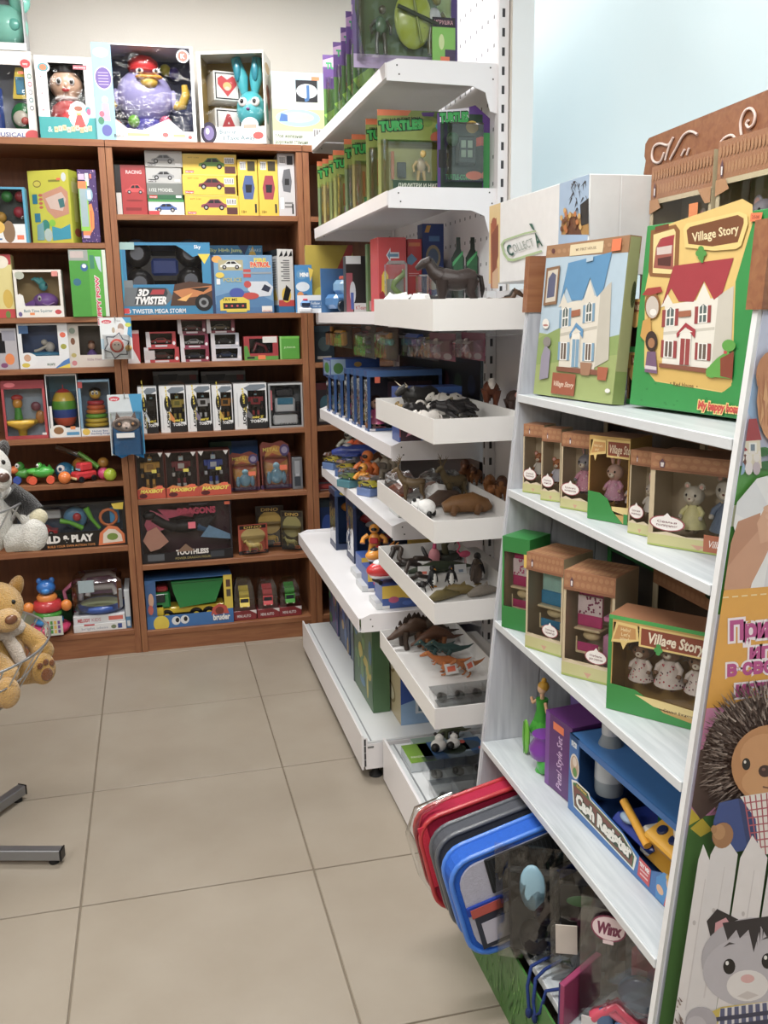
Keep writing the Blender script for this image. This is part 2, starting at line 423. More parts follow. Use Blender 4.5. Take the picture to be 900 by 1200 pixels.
def gshelf(xf,z,par,y0=GY0,y1=GY1,lip=.038,xb=1.268,name='shelf'):
    mb = MB('white_metal')
    mb.box((xf,y0 + .002,z - .004),(xb,y1 - .002,z),'#e9e9eb')
    mb.box((xf - .003,y0,z - lip),(xf,y1,z + .001),WM)
    mb.box((xf,y0 + .002,z - lip),(xf + .012,y1 - .002,z - lip + .003),WM)
    mb.use('matte')
    mb.box((xf + .012,y0 + .02,z - .02),(xb - .02,y0 + .035,z - .004),'#a5a5a8')
    return mb.build(name,par)
def gbracket(xf,z,par,y,xb=1.268):
    mb = MB('white_metal')
    mb.M = None
    pts = [(xf,z + .0),(xf + .03,z + .012),(xb,z + .012),(xb,z - .12),(xb - .02,z - .115),(xb - .035,z - .065),(xb - .075,z - .05),(xf,z - .045)]
    mb.prism(pts,y - .0015,y + .0015,WM); mb.use('matte')
    for xx,zz in ((xf + .03,z - .005),(xf + .036,z - .028),(xb - .02,z - .0),(xb - .012,z - .03)): mb.box((xx - .002,y - .0022,zz - .002),(xx + .002,y - .0014,zz + .002),'#444')
    mb.build('bracket',par)
GS = [(2.135,.945),(1.80,.945),(1.468,.94),(1.075,.945),(.83,.945)]
for z,xf in GS:
    gshelf(xf,z,g)
    gbracket(xf,z,g,GY0 - .002); gbracket(xf,z,g,GY1 + .002)
gshelf(.835,.545,g,lip=.045)
gbracket(.84,.545,g,GY0 - .002); gbracket(.84,.545,g,GY1 + .002)
mb = MB('white_metal')
mb.box((.84,GY0,.128),(1.268,GY1,.134),'#e4e8ea'); mb.box((.862,GY0 + .001,.134),(.866,GY1,.137),'#9a9ea2')
mb.build('base_deck',g)
mb = MB('white_metal'); mb.box((.836,GY0 + .01,.032),(.842,GY1,.150),'#eceaec'); mb.build('kick_plate',g)
mb = MB('white_metal'); mb.box((.845,GY0 - .004,.04),(1.268,GY0 + .006,.126),'#e6e4e6'); mb.box((.838,GY0 - .0045,.05),(.852,GY0 - .003,.148),'#e6e4e6'); mb.use('matte'); slots(mb,.8435,GY0 - .005,.05,.145,4,.003,.0005)
mb.box((.852,GY0 - .0052,.112),(.872,GY0 - .0038,.118),'#777')
mb.build('end_plate',g)
for (xx,yy) in ((.885,GY0 + .03),(1.24,GY0 + .03),(.885,GY1 - .05)):
    mb = MB('matte'); mb.lathe([(.022,0),(.022,.006),(.012,.012),(.010,.04)],(xx,yy,0),'#1b1b1d',14); mb.build('foot',g)
# ================================================================ animal display with trays
d = thing('tray_display','white metal display of five trays filled with toy animals','display stand',(0,0,0))
TX0,TX1,TY0,TY1 = .90,1.145,-.775,-1.345
mb = MB('white_metal')
mb.box((1.245,-1.52,0),(1.255,-.80,1.52),WM)
mb.build('back_panel',d)
for yy in (-.83,-1.49):
    mb = MB('white_metal'); mb.box((1.215,yy - .012,0),(1.244,yy + .012,1.52),'#dcdcde'); mb.use('matte'); slots(mb,1.2147,yy,.2,1.5,26,.0006,.004)
    slots(mb,1.23,yy - .0125,.2,1.5,26,.004,.0006); mb.build('upright',d)
TRZ = [(1.435,1.425,.068),(1.165,1.163,.055),(.925,.922,.05),(.722,.716,.05),(.452,.438,.052)]
# (floor of tray at far end, at near end, wall height)
def tray(zf,zn,h,x0=TX0,x1=TX1):
    mb = MB('white_metal'); y0,y1 = TY0,TY1; t = .0025
    def Bx(xa,ya,xb,yb,lo,hi):     # wall/floor piece following the slope
        zz = lambda y: zf + (zn - zf)*(y - y0) / (y1 - y0)
        vs = [(xa,ya,zz(ya) + lo),(xb,ya,zz(ya) + lo),(xb,yb,zz(yb) + lo),(xa,yb,zz(yb) + lo),
              (xa,ya,zz(ya) + hi),(xb,ya,zz(ya) + hi),(xb,yb,zz(yb) + hi),(xa,yb,zz(yb) + hi)]
        mb.add(vs,[(0,1,2,3),(7,6,5,4),(4,5,1,0),(5,6,2,1),(6,7,3,2),(7,4,0,3)],'#e9e8e6')
    Bx(x0,y0,x1,y1,0,.003)
    Bx(x0 - t,y0,x0,y1,-.004,h); Bx(x1,y0,x1 + t,y1,-.004,h)
    Bx(x0 - t,y0 + t,x1 + t,y0,-.004,h); Bx(x0 - t,y1,x1 + t,y1 - t,-.004,h)
    mb.box((x1,y0 - .10,zf - .03),(1.213,y0 - .09,zf - .002),'#cfcfd1'); mb.box((x1,y1 + .04,zn - .03),(1.213,y1 + .05,zn - .002),'#cfcfd1')
    o = mb.build('tray',d)
    m2 = MB('white_metal'); zz = min(zf,zn) + h - .02; m2.box((x1 + .004,TY1 - .16,zz - .004),(1.213,TY0 + .0,zz),'#e9e8e6'); m2.build('back_ledge',d)
    return o
for a in TRZ: tray(*a)
mb = MB('white_metal'); mb.box((.905,-1.52,.118),(1.245,-.79,.124),'#e4e8ea')
mb.box((.93,-1.52,.124),(.934,-.79,.127),'#8f9396'); mb.build('base_deck',d)
mb = MB('white_metal'); mb.box((.897,-1.52,.012),(.905,-.79,.150),'#eceaec'); mb.build('kick_plate',d)
def ztray(k,y):
    zf,zn,h = TRZ[k]; return zf + (zn - zf)*(y - TY0) / (TY1 - TY0) + .0032
# ================================================================ plank display stand (village boxes)
VY0,VY1 = -1.55,-2.33
vx = lambda z: .905 + .095*z
v = thing('display_stand','white plank display stand with leaning sides and printed side panel','display stand',(0,0,0))
VZ = [1.288,1.082,.783,.492,.195]
XB = 1.33
def leanpanel(y0,y1,z0,z1,mat,col,name,x_off=0,par=v):
    mb = MB(mat); mb.prism([(vx(z0) + x_off,z0),(XB,z0),(XB,z1),(vx(z1) + x_off,z1)],y0,y1,col); return mb.build(name,par)
pl = leanpanel(VY0,VY0 + .012,0,1.485,'white_planks','#fff','side_panel')
for k in range(3):                            # planks of the far side,each proud of the panel
    xa = lambda z,k=k: vx(z) + (XB - vx(z))*k / 3 + .002
    xb = lambda z,k=k: vx(z) + (XB - vx(z))*(k + 1) / 3 - .002
    mb = MB('white_planks'); mb.prism([(xa(0),.0),(xb(0),.0),(xb(1.48),1.48),(xa(1.48),1.48)],VY0 - .004,VY0,'#fff'); mb.build('plank',pl)
leanpanel(VY1,VY1 + .012,0,1.485,'card','#eef0f2','side_panel')
mb = MB('white_planks'); mb.box((XB,VY1,0),(XB + .01,VY0 + .012,1.485),'#fff'); bk = mb.build('back_panel',v)
for k in range(6):
    ya = VY1 + .012 + (VY0 - VY1 - .02)*k / 6
    mb = MB('white_planks'); mb.box((XB - .004,ya + .002,.0),(XB,ya + (VY0 - VY1 - .02) / 6 - .002,1.48),'#fff'); mb.build('plank',bk)
for z in VZ:
    mb = MB('white_planks_across'); mb.box((vx(z),VY1 + .0125,z - .014),(XB - .005,VY0 - .0045,z),'#fff',.002); mb.use('card')
    mb.box((vx(z) - .004,VY1 + .0125,z - .016),(vx(z),VY0 - .0045,z + .0005),'#dfe4e8',.001); mb.build('shelf',v)
for (ya,yb) in ((VY0 - .006,VY0 + .018),(VY1 - .012,VY1 + .022)):
    mb = MB('wood_across'); a = vx(1.48) - .006
    mb.prism([(a,1.46),(a + .07,1.46),(a + .07,1.535),(a + .05,1.575),(a + .006,1.575)],ya,yb,'#fff'); mb.build('corner_cap',v)
mb = MB('card')                               # grass printed kick board
mb.box((.902,VY1 + .0125,.0),(.906,VY0 - .005,.178),'#3f7d2c')
cv = Canvas(mb,lambda a,b: (.902,VY0 - .006 - a * .76,b * .176),(-1,0,0)); cv.step = 0
for k in range(260):
    a = random.random() * .97; b = random.random() * .8; h = .08 + random.random() * .15; cv.step = .0003; cv.k = 1 + k % 5
    cv.p([(a,b),(a + .006,b),(a + random.uniform(-.01,.02),b + h)],random.choice(['#2f6b20','#5a9a3a','#4a8c30','#6dac48','#245a18']))
mb.build('kick_board',v)
# ================================================================ toy and packaging builders
def TR(x=0,y=0,z=0,rz=0,s=1,rx=0,ry=0):
    return Matrix.Translation((x,y,z)) @ Matrix.Rotation(rz,4,'Z') @ Matrix.Rotation(rx,4,'X') @ Matrix.Rotation(ry,4,'Y') @ Matrix.Scale(s,4)
def carpic(cv,cx,cy,w,h,col,dark='#26262a',flip=1):
    k = lambda pts: [(cx + flip*w*(a - .5),cy + h*(b - .35)) for a,b in pts]
    cv.p(k([(0,.2),(.02,.42),(.2,.52),(.36,.85),(.7,.88),(.88,.55),(1,.45),(1,.2)]),col)
    cv.p(k([(.26,.54),(.38,.79),(.5,.8),(.5,.54)]),dark); cv.p(k([(.53,.54),(.53,.8),(.68,.81),(.8,.56)]),dark)
    for a in (.2,.8):
        x,y = k([(a,.2)])[0]; cv.e(x,y,.1*w,.1*w / cv.asp*1.0 if cv.asp else .1,'#151517'); cv.e(x,y,.05*w,.05*w / cv.asp,'#b5b5ba')
def car(mb,L,col,glass='#1c222b',wheel='#141416',M=None,hub='#c9c9cc',dark=None):
    old = mb.M; mb.M = (old @ M if old else M) if M is not None else old
    Wd = L * .42; h = L * .3
    P = [(-.5,.07),(-.5,.17),(-.32,.2),(-.18,.3),(.16,.31),(.3,.2),(.5,.17),(.5,.07)]
    mb.prism([(a*L,b*L) for a,b in P][::-1],-Wd / 2,Wd / 2,col)
    for s in (-1,1):
        y = s*Wd / 2*1.003
        q = [(-.28,.205),(-.16,.285),(.13,.293),(.24,.205)]
        mb.add([(a*L,y,b*L) for a,b in q],[(0,1,2,3)],glass)
        for a in (-.3,.3): mb.lathe([(.085*L,-.03*L),(.09*L,0),(.085*L,.03*L)],(a*L,s*Wd * .46,.085*L),wheel,12,'Y'); mb.lathe([(.045*L,-.034*L),(.045*L,.034*L)],(a*L,s*Wd * .46,.085*L),hub,10,'Y')
    mb.add([(-.325*L,-Wd * .43,.203*L),(-.325*L,Wd * .43,.203*L),(-.188*L,Wd * .4,.302*L),(-.188*L,-Wd * .4,.302*L)],[(0,1,2,3)],glass)
    for s in (-1,1): mb.ell((-.5*L,s*Wd * .33,.14*L),.035*L,'#f3efd8',8,5)
    mb.M = old
def robot(mb,H,c1,c2,M=None,c3='#222226'):
    old = mb.M; mb.M = (old @ M if old else M) if M is not None else old
    b = lambda x0,x1,y0,y1,z0,z1,c: mb.box((x0*H,y0*H,z0*H),(x1*H,y1*H,z1*H),c,.008*H)
    for s in (-1,1):
        b(*sorted((s * .04,s * .15)),-.1,.06,0,.09,c2); b(*sorted((s * .05,s * .14)),-.04,.05,.09,.26,c1)
        b(*sorted((s * .06,s * .13)),-.035,.045,.26,.42,c3)
        b(*sorted((s * .19,s * .3)),-.06,.06,.62,.8,c1); b(*sorted((s * .21,s * .28)),-.035,.035,.42,.62,c3); b(*sorted((s * .2,s * .29)),-.05,.05,.32,.44,c2)
    b(-.14,.14,-.05,.06,.4,.5,c3); b(-.19,.19,-.08,.07,.5,.8,c1); b(-.1,.1,-.1,-.07,.58,.74,c2); b(-.05,.05,-.03,.03,.8,.84,c3)
    b(-.075,.075,-.07,.05,.83,.98,c2); b(-.05,.05,-.078,-.06,.87,.92,'#9fd6e6'); b(-.02,.02,-.03,.02,.97,1.04,c1)
    mb.M = old
def doll(mb,H,skin,dress,hair,M=None,ears=None,legs=None,pattern=None):
    """small standing clothed critter or doll"""
    old = mb.M; mb.M = (old @ M if old else M) if M is not None else old
    mb.lathe([(.26*H,.10*H),(.25*H,.14*H),(.17*H,.38*H),(.09*H,.52*H),(.05*H,.56*H)],(0,0,0),dress,14)
    for s in (-1,1):
        mb.tube([(s * .08*H,0,.14*H),(s * .08*H,-.01*H,.03*H)],.05*H,legs or skin,8); mb.ell((s * .08*H,-.03*H,.025*H),(.05*H,.08*H,.03*H),legs or skin,8,5)
        mb.tube([(s * .1*H,0,.5*H),(s * .2*H,-.04*H,.4*H),(s * .2*H,-.12*H,.33*H)],[.05*H,.05*H,.04*H],dress,8); mb.ell((s * .2*H,-.13*H,.32*H),.045*H,skin,8,5)
    mb.ell((0,-.01*H,.72*H),(.2*H,.18*H,.19*H),skin,14,9)
    if hair: mb.ell((0,.03*H,.76*H),(.215*H,.19*H,.2*H),hair,14,8,cut=.55)
    mb.ell((0,-.17*H,.67*H),(.08*H,.06*H,.06*H),'#f4ead8' if ears else skin,10,6)
    mb.ell((0,-.225*H,.69*H),(.022*H,.015*H,.018*H),'#7a3b32',6,4)
    for s in (-1,1): mb.ell((s * .085*H,-.165*H,.75*H),(.025*H,.018*H,.03*H),'#15100e',8,5)
    if ears == 'bear':
        for s in (-1,1): mb.ell((s * .14*H,0,.9*H),(.07*H,.035*H,.07*H),skin,10,6); mb.ell((s * .14*H,-.025*H,.9*H),(.04*H,.02*H,.04*H),'#f2c4b8',8,5)
    if ears == 'rabbit':
        for s in (-1,1): mb.ell((s * .09*H,0,1.03*H),(.055*H,.03*H,.17*H),skin,10,7,rot=rotm(0,0,s * .15)); mb.ell((s * .09*H,-.022*H,1.03*H),(.03*H,.015*H,.12*H),'#f0b9b5',8,6,rot=rotm(0,0,s * .15))
    if ears == 'mouse':
        for s in (-1,1): mb.ell((s * .17*H,0,.88*H),(.1*H,.03*H,.1*H),skin,12,6); mb.ell((s * .17*H,-.022*H,.88*H),(.065*H,.015*H,.065*H),'#f0b9b5',10,5)
    if ears == 'hedgehog':
        rd = random.Random(int(H*1e5))
        mb.ell((0,.05*H,.78*H),(.27*H,.2*H,.26*H),'#5d5148',14,9)
        for k in range(170):
            a = rd.uniform(0,2*math.pi); e = rd.uniform(-.35,1.5)
            dv = Vector((math.cos(a)*math.cos(e),abs(math.sin(a))*math.cos(e) * .9 - .12,math.sin(e)))
            p = Vector((0,.05*H,.77*H)) + Vector((dv.x * .25,dv.y * .19,dv.z * .24))*H
            q = p + dv * .1*H + Vector((rd.uniform(-1,1),rd.uniform(-1,1),rd.uniform(-1,1))) * .03*H
            mb.tube([p,q],[.018*H,.003*H],rd.choice(['#4a4039','#6f6259','#8c8077','#5a4d45']),4)
    if pattern:
        rd = random.Random(5)
        for k in range(34):
            a = rd.uniform(math.pi*1.05,math.pi*1.95); z = rd.uniform(.12,.48); r = (.26 - (z - .1) * .36)*1.01
            mb.ell((r*H*math.cos(a),r*H*math.sin(a),z*H),.016*H,pattern[k % len(pattern)],6,4)
    mb.M = old
def quadruped(mb,L,col,M=None,head='#',legc=None,neck=.25,hh=.55,body=(.5,.17,.19),mane=None,tail=None,ears=True,horns=None,spots=None,leglen=.42,headlen=.16):
    """a standing four-legged toy animal, nose to -X, standing on z=0, length L"""
    old = mb.M; mb.M = (old @ M if old else M) if M is not None else old
    lc = legc or col; bh = leglen; hc = col if head == '#' else head
    mb.tube([(-.3*L,0,(bh + .03)*L),(-.2*L,0,(bh + .02)*L),(0,0,(bh - .01)*L),(.2*L,0,(bh + .02)*L),(.31*L,0,(bh + .04)*L)],[body[1] * .55*L,body[1]*L * .86,body[1] * .8*L,body[1] * .84*L,body[1] * .5*L],col,12)
    for x,hind in ((-.24,0),(.24,1)):
        for s in (-1,1):
            y = s*body[1] * .5*L; t = body[1]*L
            if hind: pts = [(x*L,y,bh*L),((x - .03)*L,y,bh * .62*L),((x + .05)*L,y,bh * .36*L),((x + .03)*L,y,.02*L)]
            else: pts = [(x*L,y,bh*L),((x - .0)*L,y,bh * .55*L),((x - .015)*L,y,bh * .3*L),((x - .01)*L,y,.02*L)]
            mb.tube(pts,[t * .55,t * .36,t * .2,t * .2],lc,8); mb.ell((pts[-1][0] - .012*L,y,.015*L),(t * .28,t * .22,.018*L),'#2a221c',8,4)
    nx,nz = (-.3 - neck * .55)*L,(bh + hh * .5)*L
    mb.tube([(-.26*L,0,(bh + .05)*L),((-.3 - neck * .3)*L,0,(bh + hh * .25)*L),(nx,0,nz)],[body[1] * .75*L,body[1] * .5*L,body[1] * .36*L],col,10)
    mb.tube([(nx + .03*L,0,nz + .02*L),(nx - headlen * .45*L,0,nz - .02*L),(nx - headlen*L,0,nz - headlen * .5*L)],[body[1] * .42*L,body[1] * .38*L,body[1] * .2*L],hc,10)
    for s in (-1,1):
        if ears: mb.ell((nx + .02*L,s * .05*L,nz + .06*L),(.018*L,.015*L,.045*L),hc,6,4)
        mb.ell((nx - headlen * .35*L,s*body[1] * .34*L,nz + .01*L),.012*L,'#0c0a08',6,4)
        if horns == 'long': mb.tube([(nx,s * .04*L,nz + .05*L),(nx - .02*L,s * .2*L,nz + .08*L),(nx - .1*L,s * .24*L,nz + .16*L)],[.018*L,.014*L,.003*L],'#d9cdb4',6)
        if horns == 'antler':
            a = Vector((nx,s * .04*L,nz + .05*L)); b = a + Vector((.06,s * .12,.2))*L; c = b + Vector((-.04,s * .1,.16))*L
            mb.tube([a,b,c],[.02*L,.016*L,.005*L],'#6b5a3e',6)
            for f in (.4,.75,1): p = a.lerp(b,f); mb.tube([p,p + Vector((-.1,s * .02,.09))*L],[.013*L,.003*L],'#6b5a3e',5)
            mb.tube([b,b + Vector((.06,s * .05,.13))*L],[.013*L,.003*L],'#6b5a3e',5)
    if mane: mb.tube([(nx + .04*L,0,nz + .06*L),((-.28 - neck * .2)*L,0,(bh + hh * .33)*L),(-.2*L,0,(bh + .17)*L)],[.03*L,.055*L,.02*L],mane,8)
    if mane == 'lion': pass
    if tail: mb.tube([(.3*L,0,(bh + .08)*L),(.38*L,0,(bh + .04)*L),(.41*L,0,(bh - .15)*L),(.4*L,0,(bh - .28)*L)],[.02*L,.035*L,.04*L,.012*L],tail,8)
    for k in range(spots[1] if spots else 0):
        rd = random.Random(k*7 + 3); a = rd.uniform(-.1,math.pi + .1); x = rd.uniform(-.27,.27)
        r = body[1] * .82
        mb.ell((x*L,r * .86*math.cos(a)*L,(bh + r * .86*math.sin(a))*L),(.06*L,.04*L,.04*L),spots[0],8,5)
    mb.M = old
def bird(mb,H,body,belly,M=None,beak='#d98b2b',long_neck=False,legs=False):
    old = mb.M; mb.M = (old @ M if old else M) if M is not None else old
    if long_neck:
        mb.ell((0,0,.5*H),(.22*H,.1*H,.12*H),body,12,7)
        mb.tube([(-.17*H,0,.52*H),(-.3*H,0,.62*H),(-.2*H,0,.8*H),(-.27*H,0,.95*H)],[.05*H,.035*H,.03*H,.035*H],body,8)
        mb.ell((-.3*H,0,.96*H),(.06*H,.035*H,.04*H),body,8,5); mb.tube([(-.33*H,0,.96*H),(-.4*H,0,.93*H),(-.41*H,0,.87*H)],[.025*H,.02*H,.004*H],'#1a1a1a',6)
        for s in (-1,1): mb.tube([(0,s * .04*H,.42*H),(.03*H,s * .04*H,.2*H),(0,s * .04*H,0)],.012*H,'#c9707d',5)
    else:
        mb.ell((0,0,.42*H),(.2*H,.22*H,.4*H),body,12,8); mb.ell((0,-.07*H,.4*H),(.15*H,.17*H,.33*H),belly,12,7)
        mb.ell((0,0,.85*H),(.13*H,.15*H,.14*H),body,10,7); mb.tube([(0,-.1*H,.86*H),(0,-.27*H,.83*H)],[.04*H,.006*H],beak,6)
        for s in (-1,1): mb.ell((s * .21*H,0,.42*H),(.04*H,.1*H,.26*H),body,8,6,rot=rotm(0,0,-s * .25)); mb.ell((s * .09*H,-.08*H,.03*H),(.07*H,.11*H,.03*H),beak,8,4)
    mb.M = old
def dino(mb,L,col,M=None,plates=None,biped=True,belly=None):
    old = mb.M; mb.M = (old @ M if old else M) if M is not None else old
    bl = belly or col
    if biped:
        mb.tube([(-.42*L,0,.46*L),(-.36*L,0,.5*L),(-.25*L,0,.4*L),(-.08*L,0,.31*L),(.1*L,0,.3*L),(.3*L,0,.27*L),(.5*L,0,.3*L),(.62*L,0,.36*L)],[.02*L,.055*L,.05*L,.1*L,.11*L,.06*L,.03*L,.005*L],col,10)
        mb.tube([(-.36*L,0,.49*L),(-.45*L,0,.455*L),(-.53*L,0,.43*L)],[.06*L,.045*L,.02*L],col,8)
        mb.tube([(-.15*L,0,.28*L),(.05*L,0,.23*L)],[.05*L,.07*L],bl,8)
        for s in (-1,1):
            mb.tube([(.04*L,s * .08*L,.28*L),(-.03*L,s * .1*L,.17*L),(.06*L,s * .1*L,.08*L),(.0*L,s * .1*L,.015*L),(-.07*L,s * .1*L,.01*L)],[.07*L,.05*L,.025*L,.025*L,.015*L],col,8)
            mb.tube([(-.17*L,s * .06*L,.32*L),(-.22*L,s * .08*L,.25*L),(-.27*L,s * .08*L,.27*L)],[.025*L,.018*L,.008*L],col,6)
            mb.ell((-.4*L,s * .045*L,.5*L),.01*L,'#f1d24a',6,4)
    else:
        mb.tube([(-.5*L,0,.16*L),(-.4*L,0,.19*L),(-.26*L,0,.27*L),(0,0,.36*L),(.2*L,0,.3*L),(.38*L,0,.22*L),(.58*L,0,.24*L)],[.02*L,.045*L,.08*L,.14*L,.1*L,.04*L,.006*L],col,12)
        for x in (-.18,.15):
            for s in (-1,1): mb.tube([(x*L,s * .09*L,.28*L),((x - .02)*L,s * .11*L,.13*L),(x*L,s * .11*L,.0)],[.06*L,.04*L,.045*L],bl,8)
    if plates:
        for k in range(11):
            f = k / 10; x = (-.32 + .78*f)*L; z = (.33 + .15*math.sin(math.pi*min(1,f*1.25)) - .12*f)*L; h = (.05 + .1*math.sin(math.pi*f))*L
            y = (.018 if k % 2 else -.018)*L
            mb.prism([(x - h * .45,z),(x + h * .45,z),(x + h * .2,z + h * .7),(x,z + h),(x - h * .3,z + h * .6)][::-1],y - .006*L,y + .006*L,plates)
    mb.M = old
# ---- packaging
def sides(t,W,D,H,left,right,top,mat):
    for fn,fc,nm in ((left,leftface,'side_print'),(right,rightface,'side_print'),(top,topface,'top_print')):
        if fn:
            mb = MB(mat); fn(fc(mb,W,D,H))
            if mb.v: mb.build(nm,t)
def solid(name,label,cat,W,D,H,col,loc,rz=0,art=None,left=None,right=None,top=None,side=None,group=None,part='print',mat='card'):
    t = thing(name,label,cat,loc,rz,group)
    mb = MB(mat); mb.box((-W/2,0,0),(W/2,D,H),col,.0012)
    if side: mb.box((-W/2 - .0002,.0015,.001),(W/2 + .0002,D - .001,H - .001),side)
    mb.build('carton',t)
    if art or left or right or top:
        mb = MB(mat)
        if art: art(face(mb,W,H,0))
        if mb.v: mb.build(part,t)
        sides(t,W,D,H,left,right,top,mat)
    return t
def wbox(name,label,cat,W,D,H,col,loc,rz=0,win=(.1,.2,.9,.9),art=None,left=None,right=None,inner='#d8d2c4',toy=None,group=None,film=True,sidewin=False,top=None,innerart=None):
    """carton with a window cut in its front; toy(t) adds what is inside as parts"""
    t = thing(name,label,cat,loc,rz,group); e = .0025
    x0,z0,x1,z1 = -W/2 + win[0]*W,win[1]*H,-W/2 + win[2]*W,win[3]*H
    mb = MB('card')
    for a,b in (((-W/2,0,0),(x0,e,H)),((x1,0,0),(W/2,e,H)),((x0,0,0),(x1,e,z0)),((x0,0,z1),(x1,e,H))):
        if b[0] - a[0] > 1e-4 and b[2] - a[2] > 1e-4: mb.box(a,b,col)
    if not sidewin: mb.box((-W/2,e,0),(-W/2 + e,D,H),col)
    else: mb.box((-W/2,e,0),(-W/2 + e,D,z0),col); mb.box((-W/2,e,z1),(-W/2 + e,D,H),col)
    mb.box((W/2 - e,e,0),(W/2,D,H),col); mb.box((-W/2 + e,e,0),(W/2 - e,D,e),col); mb.box((-W/2 + e,e,H - e),(W/2 - e,D,H),col)
    mb.box((-W/2 + e,D - e,e),(W/2 - e,D,H - e),inner)
    mb.quad((-W/2 + e*1.1,e,e),(-W/2 + e*1.1,D - e,e),(-W/2 + e*1.1,D - e,H - e),(-W/2 + e*1.1,e,H - e),inner)
    mb.quad((W/2 - e*1.1,e,e),(W/2 - e*1.1,D - e,e),(W/2 - e*1.1,D - e,H - e),(W/2 - e*1.1,e,H - e),inner)
    mb.build('carton',t)
    mb = MB('card')
    if art: art(face(mb,W,H,0))
    if innerart: innerart(face(mb,W - 2*e,H - 2*e,D - e,None,e))
    if mb.v: mb.build('print',t)
    sides(t,W,D,H,left,right,top,'card')
    if film:
        mb = MB('film'); mb.quad((x0,e * .5,z0),(x1,e * .5,z0),(x1,e * .5,z1),(x0,e * .5,z1),'#fff')
        if sidewin: mb.quad((-W/2 + .001,e,z0),(-W/2 + .001,D,z0),(-W/2 + .001,D,z1),(-W/2 + .001,e,z1),'#fff')
        mb.build('window',t)
    if toy: toy(t)
    return t
def blister(name,label,cat,W,H,col,loc,rz=0,art=None,D=.04,bub=(.1,.08,.9,.65),toy=None,group=None,shape=None,lean=0.0,back=None):
    """printed card with a clear bubble in front of it"""
    t = thing(name,label,cat,loc,rz,group)
    if lean: t.rotation_euler = (-lean,0,rz)
    mb = MB('card'); pts = shape or [(0,0),(1,0),(1,1),(0,1)]
    mb.prism([(-W/2 + a*W,b*H) for a,b in pts][::-1],0,.0012,col,back or col); mb.build('card',t)
    mb = MB('card')
    if art: art(face(mb,W,H,0)); mb.build('print',t)
    x0,z0,x1,z1 = -W/2 + bub[0]*W,bub[1]*H,-W/2 + bub[2]*W,bub[3]*H; e = min(.012,D * .4)
    mb = MB('blister')
    o = [(x0,z0),(x1,z0),(x1,z1),(x0,z1)]; i = [(x0 + e,z0 + e * .3),(x1 - e,z0 + e * .3),(x1 - e,z1 - e),(x0 + e,z1 - e)]
    vs = [(a,-.0008,b) for a,b in o] + [(a * .5 + c * .5,-D * .75,b * .6 + q * .4) for (a,b),(c,q) in zip(o,i)] + [(a,-D,b) for a,b in i]
    fs = [(j + k*4,(j + 1) % 4 + k*4,(j + 1) % 4 + 4 + k*4,j + 4 + k*4) for k in (0,1) for j in range(4)] + [(8,9,10,11)]
    mb.add(vs,fs,'#fff',False); mb.build('bubble',t)
    if toy: toy(t)
    return t
def part(t,name,mat,fn):
    mb = MB(mat); fn(mb)
    return mb.build(name,t) if mb.v else None
# ---- placing by what the photo shows on the bookcase front plane
def at(u0,v0,u1,v1,z,sb=.03):
    y = FY + sb; vm = (v0 + v1) / 2
    a = PY(u0,vm,y).x; b = PY(u1,vm,y).x; h = PY((u0 + u1) / 2,v0,y).z - z
    if z < 2.1 and sb >= 0:
        zs = ZB
        if (a + b) / 2 < .13: b = min(b,.1155); zs = ZA
        elif (a + b) / 2 < .92: a = max(a,.1735); b = min(b,.9095)
        up = min([q for q in zs + [TOP - .004] if q > z + .03]) - .0225; h = min(h,up - z - .001)
    return ((a + b) / 2,y,z),b - a,h
def sticker(cv,x,y,w=.12,h=.07,col='#f2612e'): cv.r(x,y,x + w,y + h,col)
def barcode(cv,x,y,w,h):
    cv.r(x,y,x + w,y + h,'#ffffff')
    for k in range(7): cv.r(x + w*(.08 + .13*k),y + h * .12,x + w*(.08 + .13*k + (.05 if k % 2 else .08)),y + h * .88,'#222')
# ================================================================ top of the bookcases
TZ = TOP + .0008
loc,W,H = at(-16,58,44,158,TZ)
def art(c):
    c.r(0,0,1,.1,'#f4f1ec'); c.t('BABY',.2,.93,.05,'#c9344c',w=.3); c.e(.87,.86,.1,.05,'#d8333d'); c.t('tomy',.87,.86,.03,'#fff',w=.1)
    for k,q in enumerate(('#2b8a6e','#d63a76','#9a9aa2','#2f8a90','#5a5a66')): c.e(.93,.72 - k * .09,.04,.028,q); c.e(.93,.72 - k * .09,.028,.018,'#fff')
    sticker(c,.72,.74,.1,.03); c.t('MUSICAL',.45,.05,.05,'#2f58a8',w=.6); c.e(.9,.04,.15,.07,'#c93a40')
def toy(t):
    part(t,'toy_phone','toy',lambda m: (m.box((-.10,.03,.03),(-.03,.07,.2),'#3056b8',.01),m.ell((-.06,.035,.15),(.022,.012,.022),'#f2c52a'),m.ell((-.06,.035,.09),(.02,.01,.02),'#e0453a')))
    part(t,'toy_bottle','toy',lambda m: (m.prism([(.01,.155),(.075,.155),(.06,.25),(.055,.27),(.03,.27),(.025,.25)][::-1],.03,.06,'#f0cf27'),m.box((.025,.026,.17),(.058,.03,.235),'#3f93b8',.002)))
    part(t,'toy_face','toy',lambda m: (m.ell((.04,.05,.09),(.045,.03,.055),'#1f8a4a'),m.ell((.035,.02,.08),(.03,.012,.03),'#f1e9d8'),m.ell((.05,.012,.07),(.015,.01,.015),'#d8412f')))
wbox('baby_toy_box','white window box with rattles and a yellow toy bottle, under the grey bear box','toy box',W,.16,H,'#f3efea',loc,0,(.05,.12,.84,.84),art,inner='#c8cfe0',toy=toy)
loc2 = (loc[0] - .01,loc[1] + .01,TZ + H)
